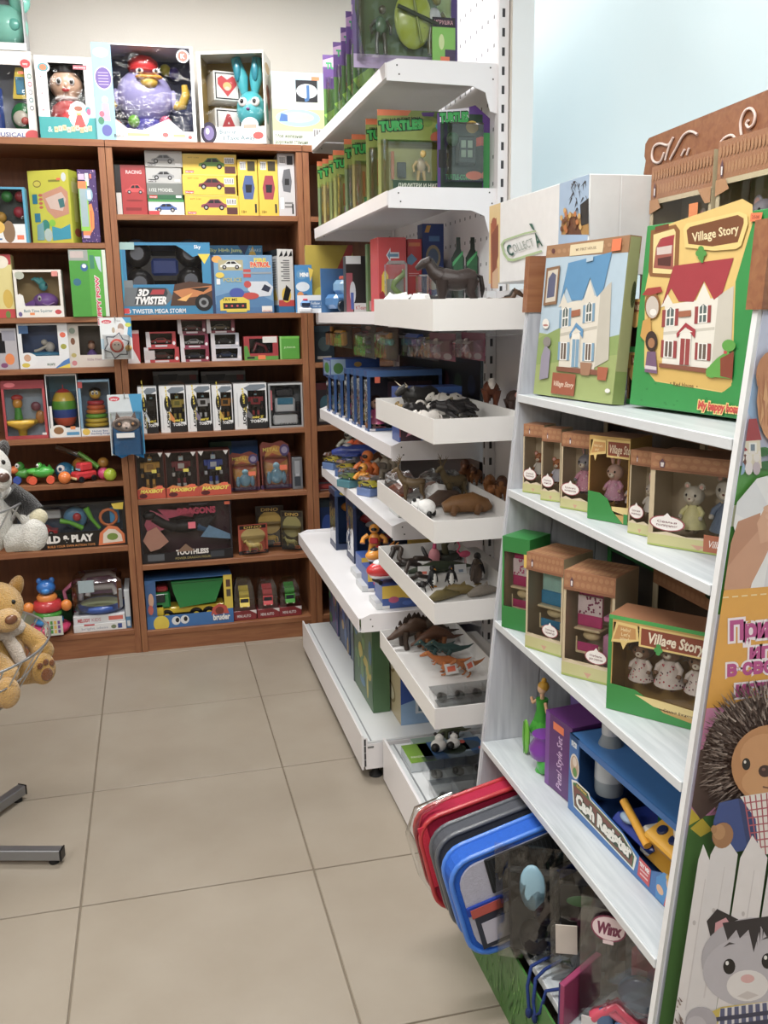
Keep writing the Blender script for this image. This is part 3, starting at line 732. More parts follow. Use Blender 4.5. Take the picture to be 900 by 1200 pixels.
wbox('baby_toy_box','grey window box with a mint green toy bear, topmost at the left picture edge','toy box',W * .82,.14,.27,'#b9bcc0',loc2,0,(.04,.1,.96,.9),lambda c: (c.r(0,.0,1,.1,'#e9ece9'),c.e(.72,.95,.16,.05,'#d8333d')),inner='#9a9ea4',
     toy=lambda t: part(t,'toy_bear','toy',lambda m: (m.ell((0,.07,.10),(.085,.05,.08),'#8fdcc8'),[m.ell((s * .06,.06,.19),(.04,.02,.045),'#7fd2be') for s in (-1,1)],m.ell((.035,.028,.1),(.022,.01,.022),'#6cc4b4'),m.ell((-.035,.028,.1),(.022,.01,.022),'#6cc4b4'))))
loc,W,H = at(42,66,109,160,TZ,.02)
def art(c):
    c.r(0,0,1,.27,'#2aa6a8'); c.e(.14,.86,.12,.065,'#ffffff'); c.e(.14,.86,.09,.05,'#4fa7b2'); c.e(.14,.86,.06,.035,'#f0743a')
    c.r(.66,.85,.9,.9,'#b5475c'); c.t('музыка',.78,.875,.02,'#fff',w=.2)
    c.e(.7,.3,.18,.17,'#ffffff',24); c.p([(.6,.15),(.82,.15),(.75,.3),(.67,.3)],'#d8312c'); c.e(.7,.35,.07,.045,'#f3cfae'); c.e(.7,.38,.075,.03,'#a5502e'); c.r(.66,.3,.74,.32,'#e8b64a')
    c.e(.87,.36,.05,.045,'#2f9aa8'); c.e(.88,.34,.035,.04,'#d33a7e')
    for k,ch in enumerate('НЕВАЛЯШКА'): c.r(.25 + k * .075,.085 + (k % 3) * .012,.315 + k * .075,.15 + (k % 3) * .012,['#f3d9a4','#f7e8c4'][k % 2]); c.t(ch,.282 + k * .075,.118 + (k % 3) * .012,.03,'#a8452c')
    c.t('&',.18,.12,.07,'#bfe8ea')
    for z in (.35,.55,.75): c.e(.09,z,.015,.008,'#e58a94')
def toy(t):
    part(t,'toy_body','toy',lambda m: (m.lathe([(.03,.03),(.066,.05),(.072,.09),(.06,.13),(.03,.155)],(0,.07,0),'#d51d22',20),m.lathe([(.03,.15),(.05,.157),(.045,.166),(.02,.17)],(0,.07,0),'#efe6e2',18)))
    part(t,'toy_head','toy',lambda m: (m.ell((0,.07,.215),(.064,.055,.062),'#eec3a4',18,11),m.ell((0,.085,.235),(.069,.056,.055),'#15110f',18,8,cut=.55),m.ell((0,.012,.185),(.015,.006,.007),'#cc1f22',10,5),
        [(m.ell((s * .024,.018,.218),(.012,.006,.014),'#ffffff',10,6),m.ell((s * .024,.0135,.217),(.007,.004,.009),'#2c2a26',8,5)) for s in (-1,1)],m.ell((0,.014,.2),(.005,.005,.006),'#e5b08f',8,5)))
    part(t,'toy_cap','toy',lambda m: (m.prismz([(-.09,.07),(0,.025),(.09,.07),(0,.115)],.275,.282,'#131113'),m.lathe([(.05,.255),(.05,.276)],(0,.07,0),'#1b191b',16)))
wbox('doll_box','white and teal window box with a red roly-poly doll in a black cap','toy box',W,.14,H,'#f5f3f0',loc,0,(.2,.2,.84,.92),art,inner='#2f2b2e',toy=toy)
# round blue bird toy with balls
loc,W,H = at(104,52,222,163,TZ,.01)
def art(c):
    c.r(0,0,.19,1,'#8fc3dc'); c.e(.09,.9,.075,.05,'#f3d3dc'); c.e(.1,.64,.085,.12,'#ffffff',24); c.e(.1,.64,.078,.11,'#6a4fa0',24)
    for k in range(5): c.r(.05,.57 + k * .03,.15,.578 + k * .03,'#b6a8d8')
    c.p([(.06,.2),(.14,.2),(.13,.38),(.07,.38)],'#ee9ec0'); c.e(.1,.42,.03,.035,'#f3c7a6'); c.e(.05,.2,.03,.04,'#3d8a6a'); c.e(.1,.1,.05,.06,'#5a5fb0'); c.e(.06,.27,.025,.03,'#de4a6a')
    c.r(.19,0,1,.11,'#f6f4f0'); c.p([(.19,.11),(.19,.22),(.3,.13),(.5,.11)],'#f6f4f0'); c.p([(.45,.11),(.72,.24),(.86,.11)],'#f6f4f0'); c.r(.3,.05,.52,.08,'#c9cf8a'); c.r(.76,.05,.88,.08,'#c9cf8a'); c.t('Ballon',.22,.05,.035,'#555')
    c.e(.68,.07,.03,.025,'#d65a5a'); c.e(.9,.9,.065,.07,'#ffffff'); c.e(.9,.9,.05,.055,'#e2533b'); c.t('K',.9,.9,.05,'#fff'); c.e(.93,.05,.02,.02,'#c64a42')
def toy(t):
    part(t,'toy_body','toy',lambda m: (m.ell((0,.14,.19),(.115,.095,.11),'#a9a3dc',24,14),m.lathe([(.09,.05),(.085,.08),(.06,.1)],(0,.14,0),'#4d44b4',20)))
    part(t,'toy_cap','toy',lambda m: (m.lathe([(.052,.28),(.062,.30),(.06,.325),(.035,.345),(.006,.35)],(0,.13,0),'#d8141c',20),m.ell((0,.09,.285),(.055,.04,.012),'#c01218')))
    part(t,'toy_beak','toy',lambda m: (m.ell((.02,.045,.25),(.055,.03,.012),'#f5a81c'),m.ell((.02,.055,.235),(.035,.03,.025),'#f2c41e'),m.ell((.02,.02,.257),(.025,.006,.004),'#a85a12')))
    part(t,'toy_eye','toy',lambda m: [(m.ell((x,.052,.275),(.016,.01,.01),'#fff',10,6),m.ell((x,.044,.275),(.007,.005,.007),'#1b1b20',8,5)) for x in (-.015,.05)])
    for s in (-1,1): part(t,'toy_wing','toy',lambda m: (m.lathe([(.04,-.008),(.045,0),(.04,.008)],(s * .115,.14,.18),'#b7b2e4',16,'X'),m.tube([(s * .12,.12,.16),(s * .15,.1,.16),(s * .165,.09,.2),(s * .16,.09,.235)],[.018,.02,.018,.012],'#f0c41a',10)))
    for x,z,q in ((-.12,.065,'#ec5a2a'),(-.05,.085,'#7fd02a'),(.075,.085,'#e2397a'),(.09,.31,'#c7c22a'),(.125,.3,'#4a3a9a'),(.01,.06,'#5a50c0')):
        part(t,'ball','toy',lambda m: m.ell((x,.06 if z < .2 else .18,z),.024,q,14,9))
wbox('bird_toy_box','large open window box with a round lilac bird in a red cap and coloured balls','toy box',W,.24,H,'#eef2f6',loc,0,(.19,.11,.97,.985),art,inner='#3b4a82',toy=toy,left=lambda c: c.r(0,0,1,1,'#8fc3dc'))
# rabbit and cubes
loc,W,H = at(231,57,306,163,TZ,.0)
def art(c):
    c.r(0,0,1,.19,'#f5f2ee'); c.e(.13,.13,.12,.12,'#2b2440'); c.e(.13,.13,.08,.08,'#7d6fa6'); c.e(.11,.15,.03,.035,'#d8d4ee')
    c.t('I Take Away!',.6,.07,.05,'#3b7a8c',w=.5); c.t('Bunny',.42,.14,.045,'#3b7a8c',w=.25); c.e(.76,.2,.13,.09,'#ffffff'); c.r(.66,.17,.86,.21,'#e79a86'); c.e(.88,.09,.08,.04,'#d8342e'); c.r(0,.19,.06,1,'#efe6dd')
def kcube(m,z,q):
    M0 = TR(-.06,.135,z,math.radians(28)); m.M = M0; a = .058
    m.box((-a,-a,0),(a,a,2*a),'#f6f4f0',.003)
    for fn,nn,k in ((lambda u,v: (-a + u*2*a,-a,v*2*a),(0,-1,0),0),(lambda u,v: (a,-a + u*2*a,v*2*a),(1,0,0),1)):
        c = Canvas(m,fn,nn); c.r(.06,.06,.94,.94,'#20202a'); c.r(.1,.1,.9,.9,'#f6f4f0')
        if q == 0:
            if k == 0:
                c.p([(.5,.15),(.85,.55),(.85,.75),(.7,.85),(.5,.72),(.3,.85),(.15,.75),(.15,.55)],'#d8222e'); c.e(.5,.5,.16,.14,'#f0c87a'); c.e(.5,.42,.1,.07,'#f6dcc8')
            else: c.e(.5,.5,.33,.36,'#e6dc3a'); c.e(.5,.48,.18,.2,'#d29a90')
        else: c.t('A' if k == 0 else '2',.5,.5,.62,'#c81e2a' if k == 0 else '#2a1c1e',off=.04)
    m.M = None
def toy(t):
    part(t,'letter_cube','card',lambda m: kcube(m,.04,1)); part(t,'letter_cube','card',lambda m: kcube(m,.185,0))
    part(t,'toy_rabbit','toy',lambda m: (m.ell((.065,.08,.145),(.062,.05,.075),'#4cc3cf',20,12),m.ell((.09,.035,.055),(.02,.015,.022),'#e8a45a'),
        [m.tube([(.06 + s * .02,.09,.2),(.058 + s * .03,.09,.27),(.05 + s * .045,.09,.35)],[.012,.028,.02],'#3fb6c4',12) for s in (-1,1)],[m.ell((.052 + s * .037,.064,.3),(.015,.012,.045),'#1f8ea4') for s in (-1,1)],
        [(m.ell((.065 + s * .026,.036,.17),(.019,.01,.019),'#fff'),m.ell((.062 + s * .026,.027,.172),(.008,.005,.009),'#201a20')) for s in (-1,1)],m.ell((.06,.03,.142),(.008,.006,.006),'#7b3a8c')))
def right(c): c.e(.5,.86,.3,.06,'#c49a4a'); c.e(.45,.6,.2,.08,'#8a4a2c'); c.e(.5,.5,.16,.1,'#b06a44'); c.e(.3,.35,.14,.12,'#4d9a8a'); c.t('I Take Away!',.5,.08,.035,'#3b7a8c',w=.8)
wbox('rabbit_toy_box','window box with a turquoise long-eared rabbit and two letter cubes, A and heart','toy box',W*1.06,.18,H,'#f4efe6',(loc[0] + .012,loc[1] + .03,TZ),math.radians(-17),(.06,.19,.985,.97),art,inner='#c9a84c',toy=toy,right=right)
loc,W,H = at(319,85,381,164,TZ,.02)
def art(c):
    c.r(0,.78,1,1,'#bfe0ee'); c.r(0,.62,1,.78,'#e7f0ee'); c.r(0,.2,1,.5,'#dfe39a'); c.r(0,0,1,.2,'#e9efe4'); c.e(.48,.38,.42,.12,'#a8d8ee'); c.e(.48,.39,.3,.07,'#dcebc4'); c.e(.48,.4,.2,.04,'#eef0c0')
    c.p([(.12,.33),(.28,.33),(.28,.42),(.16,.44)],'#3f72b8'); c.r(.45,.6,.86,.9,'#26282e'); c.e(.66,.75,.2,.1,'#dfe8ee'); c.t('J',.66,.75,.16,'#2f6fae',off=.05); c.r(.75,.9,.9,.95,'#f28a4a')
    c.t('Моя железная',.3,.13,.05,'#4d6a3a',w=.5); c.t('дорожная станция',.34,.05,.05,'#4d6a3a',w=.62); barcode(c,.76,.12,.18,.12); c.r(.25,.5,.4,1,'#e4f1f5')
solid('railway_set_box','pale blue and yellow box with a toy track picture, on the bookcase top','toy box',W,.08,H,'#e6eddc',loc,0,art)
# ================================================================ bookcase B shelves
z = ZB[0] + .0008
loc,W,H = at(132,193,172,251,z,.06)
def art(c):
    c.r(0,0,.2,1,'#1b191b'); c.r(.02,0,.18,.45,'#d9d6d2'); c.t('RACING',.62,.86,.07,'#f2dcdc',w=.5); carpic(c,.62,.5,.6,.22,'#e23036'); c.e(.6,.3,.28,.02,'#8a0e14'); c.r(.3,.1,.8,.16,'#8a0e14')
solid('model_car_box','dark red model car box at the left of the grey stack, marked RACING','model car box',W,.12,H,'#b0161c',loc,0,art)
rows = [((169,168,213,190),'#c9c9c7','#8b8d90','silver grey model car box, topmost of the four in the stack',None),((171,190,213,211),'#bfbfbd','#9b9c9e','grey model car box, second from the top of the stack of four',None),
        ((172,211,214,232),'#7d827e',None,'dark grey scale-lettered model car box, third from the top of the stack of four','1/32'),((174,232,216,252),'#eeeeec','#3a66b0','white model car box with a blue car, lowest of the stack of four',None)]
zz = z
for k,(r,col,cc,lab,tx) in list(enumerate(rows))[::-1]:
    loc,W,_ = at(*r,zz,.05); H = (at(169,168,213,251,z,.05)[2]) / 4 - .0005
    def art(c,cc=cc,tx=tx,k=k):
        if cc: carpic(c,.48,.45,.62,.6,cc)
        if tx: c.t(tx + ' MODEL',.4,.6,.2,'#e5e9e4',w=.66); c.r(.0,0,1,.3,'#2b6a45')
        c.r(.06,.08,.28,.26,'#444' if not tx else '#c22'); c.t('bburago',.17,.17,.09,'#fff',w=.2); c.r(.8,.12,.95,.26,'#eee')
        if k == 3: c.r(0,.86,1,1,'#3f9a4c'); c.r(.0,.0,.3,.3,'#c7202c')
    solid('model_car_box',lab,'model car box',W,.12,H,col,(loc[0],loc[1],zz),0,art,group=None); zz += H + .0005
zz = z; HT = at(214,180,277,251,z,.04)[2] / 3
for k,(u0,u1,cc,pos) in enumerate([(217,280,'#8a3a52','lowest'),(215,278,'#7a2c34','middle'),(214,277,'#5f8f3a','topmost')]):
    loc,W,_ = at(u0,228,u1,251,zz,.04)
    def art(c,cc=cc):
        carpic(c,.53,.5,.48,.62,cc); barcode(c,.77,.55,.18,.3); c.r(.77,.08,.97,.42,'#5c3030'); c.r(.04,.08,.2,.2,'#c22028'); c.t('bburago',.12,.14,.07,'#fff',w=.14); c.t('KIT 1:32',.2,.82,.06,'#9a7a10',w=.2); c.r(0,.96,1,1,'#efe16a')
    solid('model_car_box',pos + ' of the three stacked yellow model car boxes lying flat','model car box',W,.11,HT - .0006,'#ecc61c',(loc[0],loc[1],zz),0,art,top=lambda c: c.r(.0,.0,1,1,'#e9cf4a')); zz += HT
for u0,u1,v0,cc,lab in ((279,302,187,'#46609a','left upright yellow model car box with a blue car, right of the yellow stack'),(303,326,187,'#a83344','right upright yellow model car box with a red car, beside the white upright box')):
    loc,W,H = at(u0,v0,u1,251,z,.04)
    def art(c,cc=cc): c.p([(.28,.3),(.72,.3),(.84,.5),(.74,.72),(.35,.72),(.2,.5)],cc); c.p([(.38,.42),(.66,.42),(.7,.56),(.36,.56)],'#20242c'); barcode(c,.12,.82,.3,.14); c.r(.5,.8,.88,.97,'#46402a'); c.r(.8,.06,.9,.22,'#333'); c.t('18+',.25,.08,.05,'#7a6512')
    solid('model_car_box',lab,'model car box',W,.11,H,'#ecc61c',loc,0,art)
loc,W,H = at(326,174,351,251,z,.04)
solid('model_car_box','tall upright silver white model car box at the right end of the top shelf','model car box',W,.11,H,'#d3d3d6',loc,0,lambda c: (c.p([(.3,.4),(.72,.38),(.82,.56),(.72,.76),(.36,.74),(.22,.56)],'#6e7076'),c.p([(.38,.5),(.66,.5),(.66,.6),(.4,.6)],'#25262a'),c.r(.55,.82,.9,.96,'#2e2e30'),barcode(c,.1,.83,.35,.13),c.r(.1,.12,.3,.3,'#fff'),c.r(.35,.14,.85,.17,'#888'),c.r(.35,.2,.85,.23,'#888'),c.r(.78,.04,.88,.2,'#222')))
# --- shelf 2
z = ZB[1] + .0008
loc,W,H = at(144,284,249,367,z,.02)
def art(c):
    c.r(0,0,.02,1,'#1b98bd'); c.r(.9,.3,1,1,'#1f86b6'); c.r(0,.0,1,.12,'#1b7fae'); c.t('3D TWISTER MEGA STORM',.35,.05,.062,'#f4f6f8',w=.68); c.r(.0,.02,.06,.09,'#d8242a')
    c.r(0,.9,.16,1,'#9fc0bd'); c.r(.02,.12,.12,.48,'#7b8388'); c.p([(.62,.96),(1,.96),(1,.86),(.8,.8),(.7,.9)],'#1f86b6'); c.t('Sky',.86,.94,.05,'#fff'); c.p([(.86,.84),(1,.84),(.96,.76),(.93,.7)],'#f0d028')
    c.p([(.0,.12),(.03,.38),(.5,.36),(.56,.24),(.46,.12)],'#6d7479'); c.p([(.12,.15),(.17,.38),(.48,.37),(.5,.3),(.44,.15)],'#3a3f44')
    c.t('3D',.22,.31,.09,'#f6f6f6',w=.12,shear=.3,off=.05); c.t('TWISTER',.3,.2,.1,'#f6f6f6',w=.36,shear=.3,off=.05); c.p([(.3,.28),(.45,.28),(.47,.35),(.33,.35)],'#b02430')
    c.p([(.52,.12),(1,.12),(1,.42),(.75,.46),(.58,.42)],'#54382a'); c.p([(.56,.32),(.7,.36),(1,.4),(1,.33),(.85,.25),(.66,.22)],'#c87a3c'); c.p([(.6,.2),(.78,.3),(.7,.18)],'#efb25a'); c.p([(.75,.36),(.98,.38),(.9,.31)],'#2a2420')
    c.e(.9,.16,.1,.12,'#1d1d20'); c.e(.9,.16,.055,.07,'#8d9094'); c.e(.9,.16,.03,.035,'#2b2b2e')
def toy(t):
    part(t,'toy_car','toy',lambda m: (m.box((-.12,.05,.12),(.1,.1,.26),'#20232c',.02),m.box((-.06,.04,.16),(.05,.06,.23),'#3350a0',.01)))
    for x,zz2 in ((-.115,.25),(.1,.25),(-.11,.13),(.1,.14)):
        part(t,'toy_wheel','toy',lambda m: (m.lathe([(.03,-.03),(.055,-.022),(.06,0),(.055,.02)],(x,.06,zz2),'#26262c',18,'Y'),m.lathe([(.028,-.032),(.028,.03)],(x,.06,zz2),'#8d93a2',12,'Y')))
def left(c): c.r(0,0,1,1,'#131316'); c.t('POWER BI',.5,.6,.3,'#e9e9ec',w=.5,rot=math.pi / 2)
wbox('stunt_car_box','big glossy blue and black window box lettered 3D TWISTER with a stunt car','toy car box',W,.12,H,'#1c7fae',loc,0,(.06,.42,.9,.96),art,inner='#1e3468',toy=toy,left=left)
loc,W,H = at(252,285,305,367,z,.17)
solid('stunt_car_box','blue box lettered Sky High Jumps standing behind the two front boxes','toy car box',W*1.35,.1,H * .97,'#1c86bb',(loc[0] - .02,loc[1],z),0,lambda c: (c.t('Sky High Jumps',.42,.93,.05,'#dff0a0',w=.6,off=.04),c.p([(.6,1),(.7,.86),(.78,1)],'#243a6a'),c.p([(.76,.84),(.84,.99),(.9,.84)],'#f0c43a'),c.t('SNAKE',.88,.93,.045,'#bfe2f0',w=.2),c.r(0,.6,1,.84,'#1a5a90')))
loc,W,H = at(248,299,320,367,z,.02)
def art(c):
    c.r(0,0,.05,1,'#243c66'); c.r(.05,.4,.6,.96,'#6aa0c8'); c.r(.05,.0,1,.16,'#3f74a8'); c.p([(.06,.3),(.4,.4),(.7,.36),(1,.2),(1,.1),(.06,.1)],'#4a7fb0'); c.e(.1,.93,.08,.06,'#e9a43a')
    c.r(.12,.74,.52,.92,'#b8b08a'); carpic(c,.32,.82,.34,.16,'#e9ece9'); c.t('FIRE',.8,.92,.06,'#e9d43a',w=.2,off=.05); c.t('PATROL',.8,.84,.08,'#e4402a',w=.32,off=.06,outline='#f8e8a8',ow=.12)
    c.p([(.6,.55),(.9,.55),(1,.45),(.95,.3),(.7,.28),(.58,.4)],'#d7dce4'); c.p([(.86,.5),(.96,.44),(.92,.36),(.8,.4)],'#2a3148'); c.r(.52,.62,.64,.76,'#c63a36'); c.e(.58,.5,.06,.06,'#c63a36'); c.r(.5,.68,.98,.71,'#9aa3ad')
    c.e(.62,.3,.14,.06,'#c8362e'); c.e(.4,.35,.12,.09,'#3a50a8'); c.p([(.12,.05),(.6,.05),(.6,.22),(.5,.28),(.2,.28),(.12,.22)],'#e8cf30'); c.r(.17,.08,.55,.18,'#26262a')
    for k in range(4): c.e(.22 + .09*k,.13,.018,.018,'#d83a32')
    c.t('TRY ME',.28,.24,.045,'#222',w=.24); c.r(.8,.02,.97,.12,'#eceae4'); c.t('bburago',.89,.04,.025,'#c22',w=.14); c.r(.08,.5,.14,.6,'#eee'); c.e(.14,.66,.07,.05,'#e6c83a'); c.t('POLICE',.34,.58,.07,'#c9c06a',w=.3); c.r(.22,.02,.55,.05,'#d8c83a')
solid('helicopter_set_box','light blue rescue play set box with a white helicopter picture and TRY ME panel','toy box',W,.1,H,'#6f9cc4',loc,0,art)
loc,W,H = at(328,292,351,366,z,.02)
solid('stunt_car_box','narrow white box with black lettering and a yellow logo beside the rescue set','toy car box',.07,.22,H,'#dcdcda',(loc[0] - .015,loc[1],z),math.radians(9),lambda c: (c.r(0,0,1,.1,'#1c6fa8'),c.r(0,.1,1,.2,'#c43030'),c.e(.5,.28,.3,.12,'#e9c22a'),c.p([(.25,.2),(.5,.44),(.8,.36),(.6,.18)],'#1b1b1d'),[c.r(.2 + .15*(k % 2),.5 + .035*k,.75,.515 + .035*k,'#55555a') for k in range(10)],[c.p([(.1 + .3*k,.88),(.3 + .3*k,.98),(.35 + .3*k,.9)],'#1b1b1d') for k in range(3)]),left=lambda c: (c.r(0,0,1,.12,'#1c6fa8'),[c.r(.3,.4 + .04*k,.9,.41 + .04*k,'#66666a') for k in range(12)],c.r(0,.9,1,1,'#1b1b1d'),c.p([(.3,.2),(.8,.4),(.95,.2)],'#e9c22a')))
# --- shelf 3: small die-cast cars
z = ZB[2] + .0008
def carwin(label,rect,z0,H,frame,cc,dark='#24181c',sb=.04,group=None,strip=None):
    loc,W,_ = at(*rect,z0,sb)
    def art(c):
        c.p([(0,0),(.16,0),(.12,1),(0,1)],'#d7d3d8'); c.p([(.84,0),(1,0),(1,1),(.9,1)],frame)
        if strip: c.r(.02,.2,.3,.8,strip)
        c.e(.93,.25,.05,.12,'#e9e4e8'); c.r(.3,.02,.7,.14,'#cfc9cf')
    return wbox('die_cast_car_box',label,'toy car box',W,.09,H,frame,(loc[0],loc[1],z0),0,(.14,.18,.88,.9),art,inner=dark,toy=lambda t: part(t,'toy_car','toy',lambda m: car(m,W * .66,cc,M=TR(0,.045,H * .2))),group=group)
h1 = at(169,389,210,424,z,.04)[2] / 2; h2 = at(212,374,245,424,z,.04)[2] / 3
for k,(rs,names) in enumerate(((((169,405,210,424),(171,389,206,405)),('lower red die-cast car box of the low pair at the left','upper red die-cast car box of the low pair at the left')),)):
    for q in (0,1): carwin(names[q],rs[q],z + q*(h1 + .0006),h1,'#b2222c','#5a1218' if q == 0 else '#c02a34',strip='#c9c2c2' if q == 0 else None)
for q,(r,cc,fr,nm) in enumerate((((212,406,245,423),'#2a3350','#8a2a44','lowest'),((211,390,244,406),'#d8dade','#8d2e50','middle'),((208,374,241,390),'#5a1a22','#6e2c3c','topmost'))):
    carwin(nm + ' maroon-edged die-cast car box in the left stack of three',r,z + q*(h2 + .0006),h2,fr,cc)
for q,(r,cc,fr,nm) in enumerate((((248,406,283,422),'#23406e','#cfd0da','lowest'),((247,389,280,406),'#20242e','#b7bac6','middle'),((242,374,275,389),'#6e6048','#7d3040','topmost'))):
    carwin(nm + ' grey-edged die-cast car box in the right stack of three',r,z + q*(h2 + .0006),h2,fr,cc)
loc,W,H = at(286,394,326,422,z,.03)
wbox('die_cast_car_box','red and green edged small toy box with a white price label','toy car box',W,.08,H,'#a6202a',loc,0,(.16,.28,.84,.9),lambda c: (c.p([(0,0),(.2,0),(.1,.6),(0,.6)],'#4f9a36'),c.r(.55,.72,.97,.98,'#e6e4de'),c.r(.0,.0,1,.16,'#5da03c'),c.r(.4,.02,.62,.2,'#f2782e'),c.r(.08,.06,.3,.14,'#222')),inner='#3c1c22',toy=lambda t: part(t,'toy_motorcycle','toy',lambda m: (m.lathe([(.012,-.006),(.018,0),(.012,.006)],(-.03,.04,.035),'#222',12,'Y'),m.lathe([(.012,-.006),(.018,0),(.012,.006)],(.03,.04,.035),'#222',12,'Y'),m.tube([(-.03,.04,.035),(-.015,.04,.07),(.02,.04,.06),(.03,.04,.035)],.008,'#8d2430',8))))
loc,W,H = at(328,394,351,420,z,.03)
solid('small_green_box','small plain bright green box at the right end of the die-cast car shelf','box',W,.07,H,'#4fa52c',loc,0,lambda c: (c.r(0,.9,1,1,'#6cc03c'),c.r(0,0,.08,1,'#8fd070'),c.t('JUNIOR',.5,.52,.08,'#c8e8b0',w=.6)))
# --- shelf 4: transforming robots
z = ZB[3] + .0008
for u0,u1,lab in ((181,234,'left dark grey robot box standing in the back row, above the letter boxes'),(237,289,'right dark grey robot box standing in the back row, above the letter boxes')):
    loc,W,H = at(u0,435,u1,505,z,.2)
    solid('robot_box',lab,'robot toy box',W,.09,H,'#4a4e52',loc,0,lambda c: (c.r(0,.93,1,1,'#8b9095'),c.p([(.1,.95),(.15,.84),(.5,.84),(.55,.95)],'#2c3340'),c.r(.8,.84,.95,.93,'#8a3038'),c.e(.5,.75,.2,.08,'#7a5a4a')))
tb = [((164,453,186,505),'#17191c','#2b2f34','#d0d8dc','C','black'),((187.5,452,217.5,505),'#c8b24a','#8f8a3c','#d8822c','D','yellow-green'),((219,451,247.5,504),'#e8e8ea','#2a2c30','#7a6f8a','W','white'),((249,451,272.5,503),'#d08a2c','#3a2c1c','#c9a22c','X','orange'),((274.5,449,313,503),'#b0242e','#3c1a20','#6a6a70','Z','red')]
for i,(r,c1,c2,c3,ch,nm) in enumerate(tb):
    loc,W,H = at(*r,z,.03)
    def art(c,ch=ch,c3=c3,i=i):
        c.r(0,0,.36,1,'#eceef0'); c.p([(.3,.9),(.5,.97),(.95,.97),(.98,.9),(.7,.84),(.4,.84)],'#7c8894'); c.p([(.36,0),(1,0),(1,.15),(.6,.25),(.36,.5)],'#1d1e22'); c.p([(.36,.28),(.36,.46),(.55,.3),(.55,.2)],c3)
        c.t('TOBOT',.72,.17,.06,'#eef0f2',w=.5,off=.04); c.t('mini ' + ch,.7,.26,.05,'#e8d22c',w=.34,shear=.2,off=.05); c.e(.3,.62,.13,.17,'#1b1b1d'); c.t('mini ' + ch,.31,.62,.07,'#e6cf2a',w=.4*H / W,rot=-math.pi / 2 + .12,off=.04)
        c.t('TOBOT',.3,.34,.09,'#1b1b1f',w=.52,rot=-math.pi / 2,off=.05); c.r(.08,.06,.12,.8,'#d9dcdf')
    wbox('robot_box','%s robot in a white and black window box marked %s' % (nm,ch),'robot toy box',W,.08,H,'#e9ebed',loc,0,(.42,.22,.96,.84),art,inner='#202226',
         toy=lambda t: part(t,'toy_robot','toy',lambda m: robot(m,H * .56,c1,c2,TR(W * .18,.042,H * .24))),left=lambda c: c.r(0,0,1,1,'#eceef0'))
loc,W,H = at(315,449,356,500,z,.03)
wbox('robot_box','pale grey see-through box with a white and blue car robot','robot toy box',W,.09,H,'#a9adb0',loc,0,(.05,.04,.95,.96),lambda c: (c.r(.0,.96,1,1,'#bfc4c6'),c.t('GALAXY',.55,.08,.05,'#33373c',w=.5),c.r(.06,.4,.1,.85,'#c05a62')),inner='#7e858a',
     toy=lambda t: part(t,'toy_robot','toy',lambda m: (m.box((-.055,.02,.01),(.055,.07,.055),'#e9ecee',.006),m.box((-.045,.015,.06),(.045,.06,.13),'#e4e8ea',.008),m.box((-.035,.012,.1),(.035,.02,.13),'#2f86a8',.003),m.box((-.04,.02,.135),(.04,.06,.17),'#26292e',.006),[m.box((s * .06 - .01,.03,.03),(s * .06 + .01,.06,.11),'#20242c',.003) for s in (-1,1)],m.box((-.05,.01,.062),(.05,.014,.07),'#3b3f44'))))
# --- shelf 5: robots on cards
z = ZB[4] + .0008
for i,(r,c1,c2,nm) in enumerate((((156,530,193,585),'#c9932a','#a0722a','yellow'),((194,529,232,584),'#7a2430','#c8c4c0','maroon'),((232,527,270,581),'#2c4aa0','#c9ccd4','blue'))):
    loc,W,H = at(*r,z,.02)
    def art(c):
        c.r(0,0,1,.2,'#c8401f'); c.p([(0,.2),(.2,.27),(.5,.22),(.8,.28),(1,.2)],'#e8812a'); c.e(.2,.06,.14,.05,'#5a1a20'); c.t('MAXIBOT',.5,.16,.075,'#f3e24a',w=.8,shear=.25,off=.05); c.p([(.02,.98),(.2,.98),(.12,.88)],'#d9d6d2'); c.p([(.8,.98),(.97,.98),(.88,.88)],'#d9d6d2')
        sticker(c,.7,.2,.2,.07,'#f05a30'); c.r(.55,.55,.72,.62,'#e6d64a')
    wbox('robot_box',nm + ' armoured robot in a clear box with a flame-red base strip','robot toy box',W,.08,H,'#5c2c26',loc,0,(.03,.2,.97,.98),art,inner='#3c2a2c',toy=lambda t: part(t,'toy_robot','toy',lambda m: robot(m,H * .68,c1,c2,TR(0,.045,H * .21,s=1.0))),sidewin=True)
loc,W,H = at(247,517,303,573,z,.2)
solid('toy_box','teal and blue box standing behind the blister cards on the robot shelf','toy box',W,.08,H,'#2a6f86',loc,0,lambda c: (c.r(.45,0,1,1,'#1f5fa8'),c.r(0,.9,.45,1,'#4a7a60')))
SH = [(0.04,0),(.96,0),(1,.05),(1,.72),(.9,.8),(.95,.9),(.7,1),(.4,.94),(.1,.98),(0,.9)]
